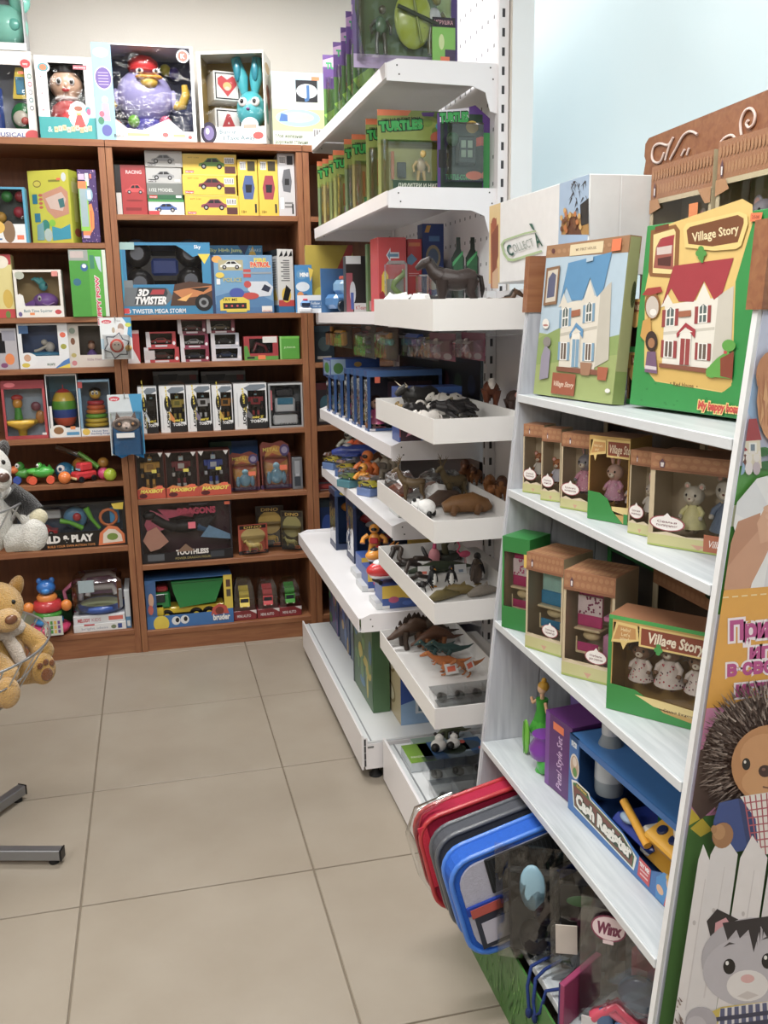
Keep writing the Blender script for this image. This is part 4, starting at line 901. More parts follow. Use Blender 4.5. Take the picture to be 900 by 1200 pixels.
for i,(r,lab) in enumerate((((270,530,305,577),'shorter wavy-edged blister card with a pale blue figure and orange sticker'),((306,517,342,574),'taller wavy-edged blister card with a pale blue figure beside the silver pack'))):
    loc,W,H = at(*r,z,.03 + .0*i)
    blister('figure_card',lab,'figure pack',W,H,'#8a3a2a',(loc[0],loc[1] + .03,z),0,lambda c: (c.e(.5,.5,.4,.4,'#c98a2c',20),c.e(.8,.8,.16,.12,'#5a4a80'),c.e(.8,.8,.1,.07,'#a8a0c0'),c.t('METAL',.35,.82,.08,'#e8d24a',w=.5),c.p([(.05,.6),(.4,.75),(.9,.62),(.6,.5)],'#b8502a'),c.r(0,.02,1,.1,'#4a3060')),.035,(.06,.06,.94,.7),group=None,shape=SH,
            toy=lambda t: (part(t,'figure','toy',lambda m: (m.ell((0,-.018,H * .3),(W * .2,.012,H * .16),'#7fb4cc'),m.ell((0,-.018,H * .5),(W * .11,.012,H * .07),'#8fc4d8'),[m.ell((s*W * .24,-.016,H * .26),(W * .08,.01,H * .13),'#6a9fbc') for s in (-1,1)])),part(t,'price_sticker','card',lambda m: m.box((W * .1,-.0362,H * .42),(W * .34,-.0352,H * .52),'#f06a38'))))
loc,W,H = at(342,538,354,574,z,.03)
solid('silver_pack','narrow silver pack leaning at the right end of the robot shelf','toy pack',W,.05,H*1.05,'#9aa0a6',loc,0,lambda c: (c.r(.2,.1,.8,.4,'#5a6068'),c.r(.25,.5,.75,.9,'#cfd6dc'),c.r(.3,.42,.7,.5,'#e8eef4')),mat='metal')
# --- shelf 6
z = ZB[5] + .0008
loc,W,H = at(161,587,272,661,z,.02)
def art(c):
    c.r(.0,.0,1,.17,'#16131a'); c.t('TOOTHLESS',.55,.16,.08,'#f0ece8',w=.36,off=.05); c.t('POWER DRAGON FIGURE',.56,.06,.04,'#a89a5a',w=.4); c.r(.06,.04,.24,.15,'#5a5f66'); c.r(.75,.04,.9,.14,'#3a4048'); sticker(c,.93,.92,.06,.05)
    c.t('DRAGONS',.62,.85,.1,'#b02a4c',w=.42,off=.06); c.r(.54,.94,.74,.97,'#4a404a'); c.p([(.38,.17),(.48,.3),(.58,.17)],'#8a6a54'); c.r(.52,.55,.6,.66,'#e8657a')
def toy(t):
    part(t,'toy_dragon','figure',lambda m: (m.ell((.0,.05,.15),(.08,.03,.03),'#1a191d'),m.tube([(-.05,.05,.15),(-.1,.04,.17),(-.14,.035,.2)],[.03,.022,.02],'#1d1c20',10),m.ell((-.155,.035,.21),(.03,.022,.02),'#1d1c20'),m.tube([(.05,.05,.15),(.12,.05,.12),(.19,.05,.09)],[.025,.014,.006],'#4a6a8c',8),
        m.add([(-.06,.03,.16),(-.16,.03,.12),(-.18,.03,.17),(-.15,.03,.235),(-.08,.035,.2)],[(0,1,2,3,4)],'#b85a70'),m.add([(.02,.03,.17),(.1,.03,.235),(.14,.035,.2),(.09,.03,.14)],[(0,1,2,3)],'#26242a'),m.add([(.06,.028,.1),(.2,.028,.08),(.2,.028,.1),(.1,.028,.15)],[(0,1,2,3)],'#7fa6c8')))
    part(t,'flame','toy',lambda m: m.prism([(-.19,.1),(-.17,.14),(-.13,.16),(-.1,.12),(-.08,.09),(-.12,.06),(-.16,.05)][::-1],.02,.03,'#d89a84'))
    part(t,'toy_wing','figure',lambda m: m.prism([(-.08,.19),(-.12,.235),(-.02,.225),(.05,.235),(.03,.19),(-.02,.2)][::-1],.04,.046,'#c4546e'))
wbox('dragon_box','wide dark window box lettered TOOTHLESS with a black dragon and pink wings','toy box',W,.09,H,'#231d26',loc,0,(.02,.17,.98,.97),art,inner='#4a2a38',toy=toy)
for i,(r,cc,c2,lab,sb) in enumerate((((280,616,315,653),'#c04a2a','#c9b06a','red-topped small blister card with a yellow animal at the shelf front',.03),((301,594,334,648),'#3a3028','#d6b04a','tall dark blister card with a sandy yellow picture at the back',.13),((330,600,357,650),'#4a4434','#a8a060','dark blister card with an olive animal near the right side of the shelf',.05))):
    loc,W,H = at(*r,z,sb)
    blister('dinosaur_card',lab,'toy pack',W,H,cc,(loc[0],loc[1] + .03,z),math.radians((5,-5,-25)[i]),lambda c: (c.e(.5,.6,.42,.28,c2),c.r(.05,.85,.95,.97,'#2a1c18'),c.t('DINO',.5,.91,.08,'#e9c04a',w=.6),c.r(0,0,1,.12,'#3a3a3c'),c.r(.6,.04,.85,.11,'#f0803a')),.045,(.08,.1,.92,.62),
            toy=lambda t: part(t,'toy_animal','figure',lambda m: quadruped(m,W * .62,c2,TR(0,-.02,H * .13),leglen=.3,tail=c2)))
# --- shelf 7: tipper truck and three small cars
z = ZB[6] + .0008
loc,W,H = at(171,677,273,738,z,.02)
def art(c):
    c.r(0,0,1,.26,'#1f6fb8'); c.p([(0,.26),(.12,.26),(.12,.99),(0,.9)],'#2f5f98'); c.r(.9,0,1,.3,'#1f6fb8'); c.r(.9,.3,1,1,'#e2c62a'); c.e(.16,.1,.09,.17,'#e9cf2a'); c.e(.33,.14,.05,.09,'#e8ecee'); c.e(.43,.15,.05,.09,'#e8ecee'); c.e(.345,.15,.022,.05,'#1b1b20'); c.e(.44,.16,.022,.05,'#1b1b20')
    c.p([(.74,.18),(.76,.34),(.84,.42),(.92,.36),(.95,.2)],'#c8402a'); c.e(.84,.27,.05,.08,'#7a2a1c'); c.t('bruder',.86,.14,.12,'#f4f6f8',w=.2,off=.05,outline='#1a4a8a',ow=.12); c.e(.06,.6,.03,.14,'#d8a888'); c.e(.05,.4,.03,.1,'#c85a4a'); c.r(.93,.55,.98,.7,'#5a5040'); c.r(.93,.75,.98,.9,'#5a3a30')
def toy(t):
    part(t,'chassis','toy',lambda m: (m.box((-W*.38,.03,.055),(W*.4,.12,.085),'#eac81c',.004),m.box((-W*.42,.02,.05),(-W*.3,.13,.11),'#eac81c',.006)))
    part(t,'cab','toy',lambda m: (m.box((-W*.40,.02,.085),(-W*.22,.13,.16),'#14803c',.008),m.box((-W*.39,.016,.115),(-W*.28,.022,.155),'#1c2226',.003),m.box((-W*.38,.025,.16),(-W*.24,.12,.185),'#9c2228',.008)))
    part(t,'tipper_body','toy',lambda m: (m.prism([(-W*.12,.085),(W*.3,.1),(W*.4,.2),(-W*.2,.205),(-W*.18,.16)][::-1],.015,.14,'#12803a'),m.box((-W*.2,.01,.2),(W*.41,.145,.21),'#0f7232',.002)))
    for x in (-.27,.07,.22): part(t,'wheel','toy',lambda m: (m.lathe([(.03,-.015),(.036,0),(.03,.014)],(x*W,.04,.045),'#17171a',16,'Y'),m.lathe([(.014,-.017),(.014,.01)],(x*W,.04,.045),'#e6c61c',12,'Y')))
wbox('toy_truck_box','open blue box with a green and yellow tipper truck on the bottom shelf','toy truck',W,.16,H,'#2a68a8',loc,0,(.12,.26,.9,.985),art,inner='#2a2422',toy=toy,film=False)
for i,(r,cc,nm) in enumerate((((273,680,300,727),'#e0c41e','yellow'),((301,680,327,726),'#c41e28','red'),((327,680,353,725),'#3c9a2c','green'))):
    loc,W,H = at(*r,z,.03)
    def mk(t):
        part(t,'base_card','card',lambda m: (m.box((-W/2,0,0),(W/2,.08,.045),'#8c1c26',.002),(lambda c: (c.t('MINI AUTO',.45,.45,.3,'#f0eeee',w=.6),c.p([(.7,1),(1,.6),(1,1)],'#e6e0e0')))(face(m,W,.045,0))))
        part(t,'toy_car','toy',lambda m: car(m,.105,cc,M=TR(0,.036,.098,math.radians(90),1,0,math.radians(-52))))
        def cap(m):
            x = W / 2 - .004; pts = [(x,.002),(x,.078),(-x,.078),(-x,.002)]
            vs = [(a,b,.045) for a,b in pts] + [(a * .9,b,H * .8) for a,b in pts] + [(a * .6,b * .5 + .03,H) for a,b in pts]
            m.add(vs,[(j + k*4,(j + 1) % 4 + k*4,(j + 1) % 4 + 4 + k*4,j + 4 + k*4) for k in (0,1) for j in range(4)] + [(8,9,10,11)],'#fff',False)
        part(t,'clear_cover','blister',cap)
    t = thing('toy_car_pack',nm + ' small toy car under a clear cover on a dark red base','toy car',loc,0); mk(t)
# ================================================================ left bookcase
z = ZA[0] + .0008
loc,W,H = at(-14,219,31,279,z,.02)
wbox('sand_toy_pack','clear fronted pack of small beach toys at the left picture edge on the top shelf','toy pack',W,.07,H,'#3f9cc0',loc,0,(.03,.34,.93,.96),lambda c: (c.r(0,0,.93,.34,'#e9ecee'),c.e(.5,.2,.16,.2,'#8a6a4a'),c.r(.7,.06,.88,.14,'#f0682e'),c.r(.05,.05,.3,.08,'#2a5a9a'),c.e(.2,.28,.2,.12,'#e6b83a')),inner='#3a4a4c',
    toy=lambda t: [part(t,'sand_mould','toy',lambda m: m.ell((x,.035,zz),(.022,.015,.022),q,12,8)) for x,zz,q in ((-.05,.16,'#3a9c3a'),(0,.18,'#3aa04a'),(.04,.12,'#c82a4a'),(-.03,.1,'#e9b23a'),(.05,.18,'#b02a3a'))])
loc,W,H = at(24,198,79,280,z,.02)
def art(c):
    c.e(.22,.82,.1,.05,'#8a7a2a'); c.e(.22,.82,.08,.035,'#d9cc3c'); c.r(.5,.84,.78,.87,'#8a8a2a'); sticker(c,.7,.86,.1,.03); c.e(.88,.9,.06,.06,'#dfe7ea')
    c.p([(.3,.68),(.8,.78),(.95,.7),(.95,.4),(.6,.34),(.42,.45)],'#d29478'); c.p([(.4,.62),(.8,.7),(.9,.6),(.8,.44),(.5,.48)],'#e0c4b8'); c.p([(.7,.6),(.84,.62),(.86,.5),(.74,.48)],'#3a7c80')
    for k in range(4): c.e(.28 + .0*k,.5 + k * .055,.05,.02,'#c85a3a')
    c.r(.1,.3,.24,.42,'#2a7f9c'); c.p([(.5,.04),(.95,.06),(.95,.26),(.72,.2),(.5,.24)],'#1fa0c0'); c.e(.35,.25,.1,.08,'#2c8f80'); c.e(.52,.28,.08,.05,'#8ad02a'); c.e(.4,.12,.1,.09,'#bcd0cc'); c.r(.08,.55,.2,.68,'#1d7a96'); c.p([(.12,.05),(.3,.05),(.3,.3),(.14,.26)],'#7fb0b8')
solid('finger_paint_box','yellow-green craft box with hands and a blue tray, turned to show its side','toy box',W,.09,H,'#d3cf26',(loc[0] + .02,loc[1] + .03,z),math.radians(-24),art,right=lambda c: (c.r(0,0,1,1,'#b8c020'),c.r(.3,.3,.6,.9,'#d8dc6a'),c.e(.5,.15,.3,.06,'#a84a2a'),c.r(.2,.7,.8,.85,'#dfe28a')))
loc,W,H = at(91,199,138,279,z,.0)
def art(c):
    rd = random.Random(3)
    for k in range(90): c.step = .00003; c.e(rd.random(),rd.random(),.015,.01,rd.choice(['#c9b8e0','#8a6ab8','#e0a8c8']),5)
    c.r(.05,.86,.38,.94,'#d9b8d8'); c.r(.42,.78,.6,.95,'#f0eef0'); sticker(c,.66,.88,.1,.06); c.r(.02,.16,.5,.84,'#8ccf3a'); c.r(.06,.22,.44,.76,'#9fb6bc'); c.r(.0,.74,.45,.84,'#ef7a2a')
    c.p([(.5,.52),(.66,.54),(.76,.4),(.72,.2),(.5,.12)],'#f08428'); c.p([(.55,.44),(.64,.44),(.62,.22),(.56,.2)],'#e06a1a'); c.e(.57,.66,.2,.09,'#8fb4cc'); c.r(.48,.6,.66,.72,'#eef2f4'); c.r(.1,.06,.45,.1,'#cfb6dc'); c.r(.1,.1,.5,.16,'#f07a2a')
solid('drawing_board_box','purple spotted box with a green-framed drawing board and orange handle','toy box',W - .02,.06,H,'#4a2c6e',(loc[0] - .004,loc[1],z),0,art)
z = ZA[1] + .0008
loc,W,H = at(-14,298,15,369,z,.02)
solid('toy_box','pale yellow and red box cut by the left picture edge on the second shelf','toy box',W,.1,H,'#e3d58a',loc,0,lambda c: (c.r(0,0,1,.14,'#c8202a'),c.r(0,.84,1,1,'#b81e2c'),c.e(.6,.88,.3,.1,'#f2ead8'),c.e(.75,.3,.2,.15,'#d8b43a'),c.e(.7,.05,.1,.06,'#6a8a3a'),c.r(.0,.3,.3,.8,'#2a6a5a')))
loc,W,H = at(17,316,73,368,z,.01)
def toy(t):
    part(t,'toy_whale','toy',lambda m: (m.ell((.02,.05,.065),(.05,.035,.034),'#a26cd0',20,12),m.tube([(-.02,.05,.05),(-.06,.05,.045),(-.085,.05,.065)],[.025,.012,.004],'#a26cd0',10),m.ell((.0,.018,.075),(.008,.004,.012),'#fff',8,6),m.ell((.0,.015,.074),(.004,.003,.006),'#111',6,4),m.tube([(.01,.016,.055),(.03,.014,.047),(.055,.02,.058)],.003,'#c9a0e0',6)))
    part(t,'toy_octopus','toy',lambda m: (m.ell((.015,.05,.125),(.018,.018,.02),'#4fc0c4'),[m.tube([(.015 + s * .005,.05,.13),(-.005 + s * .012,.05,.155),(-.015 + s * .014,.05,.15)],[.01,.008,.004],'#4fc0c4',8) for s in (-1,0,1)],m.ell((.028,.035,.13),(.004,.004,.006),'#153a5a',6,4)))
wbox('bath_toy_box','white window box with a purple whale and a turquoise octopus','toy box',W,.1,H,'#efe9df',loc,0,(.06,.24,.94,.95),lambda c: (c.r(0,0,1,.22,'#f1ede6'),c.p([(0,.2),(.2,.2),(.17,.46),(.1,.5),(.02,.46)],'#f4f2ee'),c.t('Bath Time Squirter',.46,.14,.06,'#3a7a8a',w=.6),c.e(.88,.11,.07,.05,'#c9303a'),c.e(.13,.88,.1,.08,'#b9bfae'),c.r(.8,.86,.93,.97,'#e58a80'),c.r(.28,.05,.38,.1,'#f28a3a'),c.e(.08,.07,.04,.05,'#6a5a9a')),inner='#c9a864',toy=toy)
loc,W,H = at(83,293,127,368,z,.01)
solid('green_toy_box','bright green box with rounded cut corner and vertical pink lettering','toy box',W,.16,H,'#4fae2e',(loc[0],loc[1],z),math.radians(3),lambda c: (c.r(0,.84,.52,1,'#9fa8a2'),c.r(.04,.88,.4,.98,'#c9b8b4'),c.r(0,.0,.52,.84,'#3f9e2c'),c.e(.18,.52,.11,.055,'#2a6f8a'),c.e(.4,.74,.1,.06,'#1f5f9a'),c.e(.4,.76,.06,.03,'#e6eef0'),c.t('PUPPY POW',.72,.24,.1,'#d83a5a',w=.4*H / W,rot=math.pi / 2,off=.05,outline='#f4e6e8',ow=.14),c.r(.56,.72,.68,.92,'#3a8a6a'),c.p([(.7,.9),(.86,.9),(.86,.66),(.78,.72)],'#b9d2dc'),c.r(.9,0,1,1,'#dfe6d8')),left=lambda c: c.r(0,0,1,1,'#4a7a52'))
z = ZA[2] + .0008
loc,W,H = at(-8,385,20,428,z,.02)
wbox('small_toy_box','small grey and orange toy box at the left picture edge, beside the boat box','toy box',W,.08,H,'#b9b6bc',loc,0,(.05,.4,.5,.9),lambda c: (c.e(.65,.25,.2,.14,'#ea7f2e'),c.r(.4,.7,.95,.95,'#9a9aa8'),c.e(.4,.1,.15,.06,'#8a4a7a')),inner='#2c3a50')
loc,W,H = at(21,377,80,426,z,.02)
wbox('boat_toy_box','blue and white window box with a toy boat and a white rower','toy box',W,.09,H,'#e9ebee',loc,0,(.08,.28,.8,.96),lambda c: (c.r(.03,.78,.22,.96,'#2f5f94'),c.e(.16,.2,.2,.16,'#eef0f2'),c.e(.16,.24,.07,.08,'#d0a080'),c.e(.12,.08,.08,.05,'#d9c23a'),c.e(.9,.74,.06,.06,'#e2582e'),c.e(.9,.48,.06,.06,'#a8a83a'),c.p([(.7,0),(1,0),(1,.22),(.88,.16)],'#3a7ac0'),c.p([(.74,0),(1,0),(1,.1)],'#e9d23a'),c.t('sea party',.62,.1,.07,'#3a6a4a',w=.16)),inner='#2c5288',
     toy=lambda t: (part(t,'toy_boat','toy',lambda m: (m.prism([(-.09,.05),(.08,.05),(.075,.035),(-.07,.035)][::-1],.02,.07,'#d8c02a'),m.ell((0,.045,.055),(.09,.028,.012),'#2a90c0'))),part(t,'toy_rower','toy',lambda m: (m.ell((.02,.045,.085),(.02,.018,.022),'#d9d4cc'),m.ell((.0,.04,.105),(.013,.013,.012),'#dcd6cc'),m.tube([(.01,.035,.09),(-.02,.03,.075),(-.04,.03,.07)],.006,'#d6cfc2',8)))))
loc,W,H = at(80,379,132,425,z,.03)
wbox('doll_rattle_box','cream window box with a small purple-skirted toy figure behind the star rattle card','toy box',W,.09,H,'#d9d0c6',loc,0,(.24,.28,.9,.95),lambda c: (c.r(0,0,.22,1,'#d5cfc6'),c.e(.1,.84,.07,.07,'#8a9a8a'),c.e(.1,.6,.05,.08,'#7a4a2c'),c.e(.1,.28,.06,.05,'#b8a860'),c.e(.1,.1,.06,.06,'#c87a80'),c.t('little friends',.6,.18,.06,'#a88a9a',w=.4)),inner='#4a4038',
     toy=lambda t: part(t,'toy_figure','toy',lambda m: (m.lathe([(.025,.04),(.02,.055),(.008,.07)],(.0,.045,0),'#7a5ab0',14),m.ell((0,.045,.085),(.015,.014,.016),'#c89a80'),m.ell((0,.048,.098),(.014,.013,.01),'#6a3a24'))))
def hook(t,W,H,dy): part(t,'hook','metal',lambda m: m.tube([(0,dy,H - .012),(0,-.004,H - .012),(0,-.008,H + .006)],.0018,'#c9c9c9',6))
loc,W,H = at(118,371,155,423,1.27,-.055)
zb = PY(136,421,FY - .055).z; H = PY(136,372,FY - .055).z - zb
t = blister('rattle_card','hanging baby card with a star shaped sun rattle on the bookcase divider','toy card',W,H,'#eef3f5',(loc[0],FY - .05,zb),0,
    lambda c: (c.p([(.72,1),(1,1),(1,.5),(.85,.6),(.9,.8)],'#3f9fd0'),c.e(.22,.9,.16,.045,'#d8324a'),c.t('play',.22,.9,.04,'#fff',w=.2),c.t('Gro',.6,.92,.04,'#8a8a90'),c.e(.66,.76,.1,.1,'#b89a8a'),c.e(.62,.66,.14,.08,'#eee6e2'),c.e(.9,.82,.1,.05,'#d3e04a'),c.r(0,.25,.1,.5,'#c3e2f2'),c.e(.42,.7,.05,.07,'#c9b49a')),
    .03,(.06,.04,.94,.6),toy=lambda t: part(t,'star_rattle','plush',lambda m: (m.prism([(( .05 if k % 2 == 0 else .034)*math.cos(math.pi*k / 6 + .3),.055 + (.05 if k % 2 == 0 else .034)*math.sin(math.pi*k / 6 + .3)) for k in range(12)][::-1],-.012,-.004,'#e8ecf0'),m.prism([((.055 if k % 2 == 0 else .038)*math.cos(math.pi*k / 6 + .3),.055 + (.055 if k % 2 == 0 else .038)*math.sin(math.pi*k / 6 + .3)) for k in range(12)][::-1],-.004,-.002,'#2b3550'),m.ell((0,-.014,.055),(.028,.01,.028),'#d8402e'),m.ell((0,-.02,.055),(.02,.008,.02),'#f4ded0'),m.ell((-.007,-.028,.06),.003,'#222',6,4),m.ell((.007,-.028,.06),.003,'#222',6,4),m.ell((.045,-.012,.045),(.014,.008,.012),'#d8b060'))))
hook(t,W,H,.055)
loc,W,H = at(143,390,161,423,z,.05)
solid('red_toy_box','red box edge standing just behind the star rattle card','toy box',.05,.1,H,'#c21c26',(.20,FY + .03,ZB[2] + .0008),0,lambda c: (c.p([(0,0),(1,0),(0,.8)],'#e4e2e4'),c.r(0,.9,1,1,'#e8c8c8')))
zb = PY(147,533,FY - .06).z; H = PY(147,462,FY - .06).z - zb; loc,W,_ = at(128,462,168,533,1,-.06)
def art(c):
    c.p([(.62,1),(1,1),(1,0),(.8,0),(.85,.4),(.7,.75)],'#2f9ed2'); c.e(.2,.93,.16,.04,'#d8324a'); c.t('play',.2,.93,.035,'#fff',w=.2); c.t('Gro',.55,.94,.035,'#7a7a80')
t = blister('comforter_card','hanging card with a raccoon face comforter and a blue cloth on the divider','toy card',W,H,'#dfe9ee',(loc[0],FY - .05,zb),0,art,.03,(.03,.0,.97,.72),
    toy=lambda t: (part(t,'comforter_cloth','fabric',lambda m: m.prism([(-W*.46,.01),(-W*.2,-.012),(W*.1,.004),(W*.46,-.016),(W*.4,H*.5),(-W*.4,H*.5)][::-1],-.014,-.006,'#1d6ea8')),part(t,'raccoon_head','plush',lambda m: (m.ell((0,-.016,H*.52),(W*.42,.012,H*.13),'#a9968e'),m.ell((0,-.024,H*.5),(W*.18,.008,H*.09),'#dac8be'),[m.ell((s*W*.22,-.026,H*.52),(W*.12,.006,H*.05),'#4a3d3c') for s in (-1,1)],[m.ell((s*W*.2,-.031,H*.525),(.006,.003,.006),'#b8885a',8,5) for s in (-1,1)],m.ell((0,-.032,H*.46),(.006,.004,.004),'#15100f',8,5),[m.prism([(s*W*.22 - .012,H*.6),(s*W*.22 + .012,H*.6),(s*W*.27,H*.72)][::-1],-.02,-.012,'#7d665e') for s in (-1,1)])),
                   part(t,'price_label','card',lambda m: m.box((-W*.3,-.034,H*.3),(W*.22,-.0328,H*.38),'#eef0f0'))))
hook(t,W,H,.055)
z = ZA[3] + .0008
loc,W,H = at(3,446,54,511,z,.02)
wbox('suction_toy_box','red and pale blue card pack with an orange toy bird on a yellow suction bowl','toy pack',W,.07,H,'#b5303a',loc,0,(.06,.06,.94,.86),lambda c: (c.r(0,.86,1,1,'#8f2430'),c.e(.2,.93,.13,.04,'#d2606a'),c.r(.86,.06,.96,.1,'#e9e4e4')),inner='#a9bdd0',sidewin=True,
     toy=lambda t: (part(t,'toy_bird','toy',lambda m: (m.ell((-.03,.035,.145),(.02,.018,.022),'#e8a02c'),m.ell((-.03,.04,.168),(.024,.018,.014),'#c8302c'),m.tube([(-.03,.035,.13),(-.03,.035,.08)],[.012,.018],'#4aa03a',10))),part(t,'suction_bowl','toy',lambda m: (m.lathe([(.016,.01),(.02,.035),(.065,.06),(.068,.075),(.05,.078)],(-.02,.042,0),'#e6b82c',18),m.lathe([(.03,.002),(.014,.012),(.014,.03)],(-.02,.042,0),'#6fc03a',14))),part(t,'toy_face','toy',lambda m: m.ell((.04,.045,.13),(.02,.01,.02),'#8a4a5a')),part(t,'toy_ring','toy',lambda m: m.ell((.055,.045,.085),(.02,.01,.028),'#d08a3a'))))
loc,W,H = at(55,438,92,510,z,.02)
def egg(m,q0,q1,col):
    P = []
    for k in range(7):
        f = q0 + (q1 - q0)*k / 6; P.append((max(.002,W * .41*math.sqrt(max(0,1 - abs(2*f - .78) ** 2.2)) if f < .99 else .002),H*(.17 + f * .66)))
    m.lathe(P,(0,.06,0),col,24)
def toy(t):
    for q0,q1,col in ((0,.2,'#ee5a2a'),(.2,.4,'#2a4fa8'),(.4,.6,'#62b02c'),(.6,.8,'#eec62a'),(.8,.98,'#d0202a')): part(t,'egg_cup','toy',lambda m: egg(m,q0,q1,col))
wbox('stacking_egg_box','blue backed clear box holding a rainbow egg of nested cups','toy box',W,.12,H,'#e4e8ea',loc,0,(.03,.15,.97,.97),lambda c: (c.e(.3,.1,.28,.1,'#f4f2ec'),c.e(.3,.11,.16,.06,'#9a6a3a'),c.r(.55,.03,.95,.08,'#4a9ac8'),c.r(.68,.12,.84,.17,'#f08a3a'),c.r(.06,.15,.14,.5,'#f0f0ee')),inner='#2a5c7c',toy=toy,innerart=lambda c: c.r(0,.7,1,1,'#3a86a0'))
loc,W,H = at(93,445,130,510,z,.02)
def toy(t):
    for k,(r,q) in enumerate(((.4,'#e9c42a'),(.38,'#f0cf3a'),(.36,'#7cc23a'),(.33,'#f08a2a'),(.3,'#e9682a'),(.28,'#cf3040'))): part(t,'stacking_ring','toy',lambda m: m.lathe([(W*r * .85,0),(W*r,.004),(W*r,.013),(W*r * .85,.017)],(0,.06,.035 + k * .0185),q,20))
    part(t,'bee_head','toy',lambda m: (m.ell((0,.06,.172),(.024,.022,.022),'#eec23a'),m.ell((0,.066,.184),(.026,.022,.015),'#241c18'),[m.ell((s * .008,.04,.178),(.007,.005,.009),'#fff',8,6) for s in (-1,1)],[m.ell((s * .007,.035,.177),.0035,'#111',6,4) for s in (-1,1)]))
wbox('stacking_ring_box','blue window box with a stack of coloured rings under a bee head','toy box',W,.12,H,'#7fa8c4',loc,0,(.08,.14,.98,.96),lambda c: (c.r(0,0,1,.14,'#e9eaec'),c.t('Honey Bee',.6,.09,.035,'#2a5a9a',w=.5),c.t('Stacking Rings',.6,.045,.035,'#2a5a9a',w=.6),c.e(.16,.08,.12,.06,'#e9c23a'),c.r(0,.86,.14,.97,'#b03a3a')),inner='#7d9cb8',toy=toy)
z = ZA[4] + .0008
def on(name,label,cat,u,v,zz,rz=0,sb=None):
    P = PZ(u,v,zz); return thing(name,label,cat,(P.x,P.y,zz),rz)
y0 = FY + .06
def px(u,v=560): return PY(u,v,y0).x
t = thing('pull_toy','green and orange duck pull toy on blue wheels beside the white plush snout','pull toy',(px(28),y0,z))
part(t,'body','toy',lambda m: (m.ell((0,0,.045),(.035,.022,.022),'#4a9a3a'),m.ell((-.012,-.0,.072),(.02,.018,.022),'#3f8f34'),m.ell((-.02,-.016,.08),(.009,.006,.011),'#fff',10,6),m.ell((-.021,-.021,.08),.004,'#111',6,4)))
part(t,'beak','toy',lambda m: m.ell((-.035,-.004,.062),(.022,.018,.016),'#ee7a2a'))
for x in (-.025,.028): part(t,'wheel','toy',lambda m: m.lathe([(.016,-.024),(.018,-.016),(.018,-.012)],(x,0,.018),'#2f50a8' if x < 0 else '#e8582a',14,'Y'))
t = thing('pull_toy','green crocodile pull toy with big eyes and orange wheels','pull toy',(px(50),y0,z))
part(t,'body','toy',lambda m: (m.ell((.005,0,.05),(.048,.026,.024),'#3fae3a'),m.ell((-.03,0,.055),(.03,.02,.014),'#4fbe44'),[m.ell((-.005,s * .012,.077),(.011,.01,.013),'#4fbe44') for s in (-1,1)],[m.ell((-.011,s * .012 - .007,.08),(.006,.005,.008),'#fff',8,5) for s in (-1,1)],[m.ell((-.012,s * .012 - .012,.08),.0035,'#111',6,4) for s in (-1,1)],m.prism([(-.0,.07),(.012,.085),(.024,.07),(.034,.082),(.044,.066)][::-1],-.004,.004,'#2f8a2c')))
for x in (-.034,.036): part(t,'wheel','toy',lambda m: m.lathe([(.016,-.028),(.018,-.02),(.018,-.014)],(x,0,.018),'#e8542a',14,'Y'))
t = thing('ball_toy','round teal owl ball with a white eye, next to the crocodile','toy ball',(px(72),y0 + .01,z))
part(t,'body','toy',lambda m: m.ell((0,0,.04),.04,'#1f6f96',18,11)); part(t,'eye','toy',lambda m: (m.ell((-.012,-.03,.055),(.018,.01,.018),'#fff'),m.ell((-.014,-.038,.056),(.008,.004,.009),'#1c3a6a',8,5))); part(t,'wing','toy',lambda m: m.ell((.034,-.008,.04),(.008,.02,.024),'#3fa0a8'))
for u,r,q,lab,sb in ((80,.026,'#ee7c24','glossy orange toy ball between the owl and the red car',0),(130,.027,'#b6cf2a','yellow-green toy ball at the right end of the toy shelf',.0)):
    o = MB('toy'); o.ell((0,0,r),r,q,20,12); k = o.build('toy_ball'); k.location = (px(u),y0 - .045,z); tag(k,lab,'toy ball')
t = thing('rattle_stick','clear ended rattle stick with pink, olive and green balls leaning on the shelf','rattle',(px(118),y0,z))
part(t,'ball','toy',lambda m: m.ell((0,0,.026),.026,'#e0407a',18,11)); part(t,'ball','toy',lambda m: m.ell((.0,.03,.068),.024,'#a8782c',18,11)); part(t,'handle','toy',lambda m: m.tube([(-.02,.02,.05),(-.1,.05,.115)],[.012,.009],'#6aa83a',10)); part(t,'tube','blister',lambda m: m.tube([(-.06,.05,.09),(-.19,.08,.14)],.016,'#fff',12))
t = thing('toy_ball','amber ball standing behind the red car on the toy shelf','toy ball',(px(93),y0 + .09,z)); part(t,'ball','toy',lambda m: m.ell((0,0,.055),.032,'#c8842c',16,10)); part(t,'stand','toy',lambda m: m.lathe([(.03,0),(.02,.03)],(0,0,0),'#5a5f8a',14))
t = thing('toy_car','chunky red toy car with a light blue windscreen','toy car',(px(99),y0 - .02,z),math.radians(35))
part(t,'body','toy',lambda m: (m.box((-.05,-.028,.012),(.05,.028,.045),'#cf1c28',.008),m.box((-.025,-.024,.045),(.035,.024,.082),'#d2202c',.008),m.box((-.056,-.026,.014),(-.048,.026,.024),'#e9d9a0',.002)))
part(t,'windscreen','toy',lambda m: m.add([(-.0262,-.019,.05),(-.0262,.019,.05),(-.022,.017,.077),(-.022,-.017,.077)],[(0,1,2,3)],'#8ec4e0'))
for x in (-.03,.03):
    for s in (-1,1): part(t,'wheel','toy',lambda m: m.lathe([(.012,-.004),(.014,0),(.012,.004)],(x,s * .029,.014),'#1b1b1f',12,'Y'))
z = ZA[5] + .0008
loc,W,H = at(14,590,151,646,z,.03)
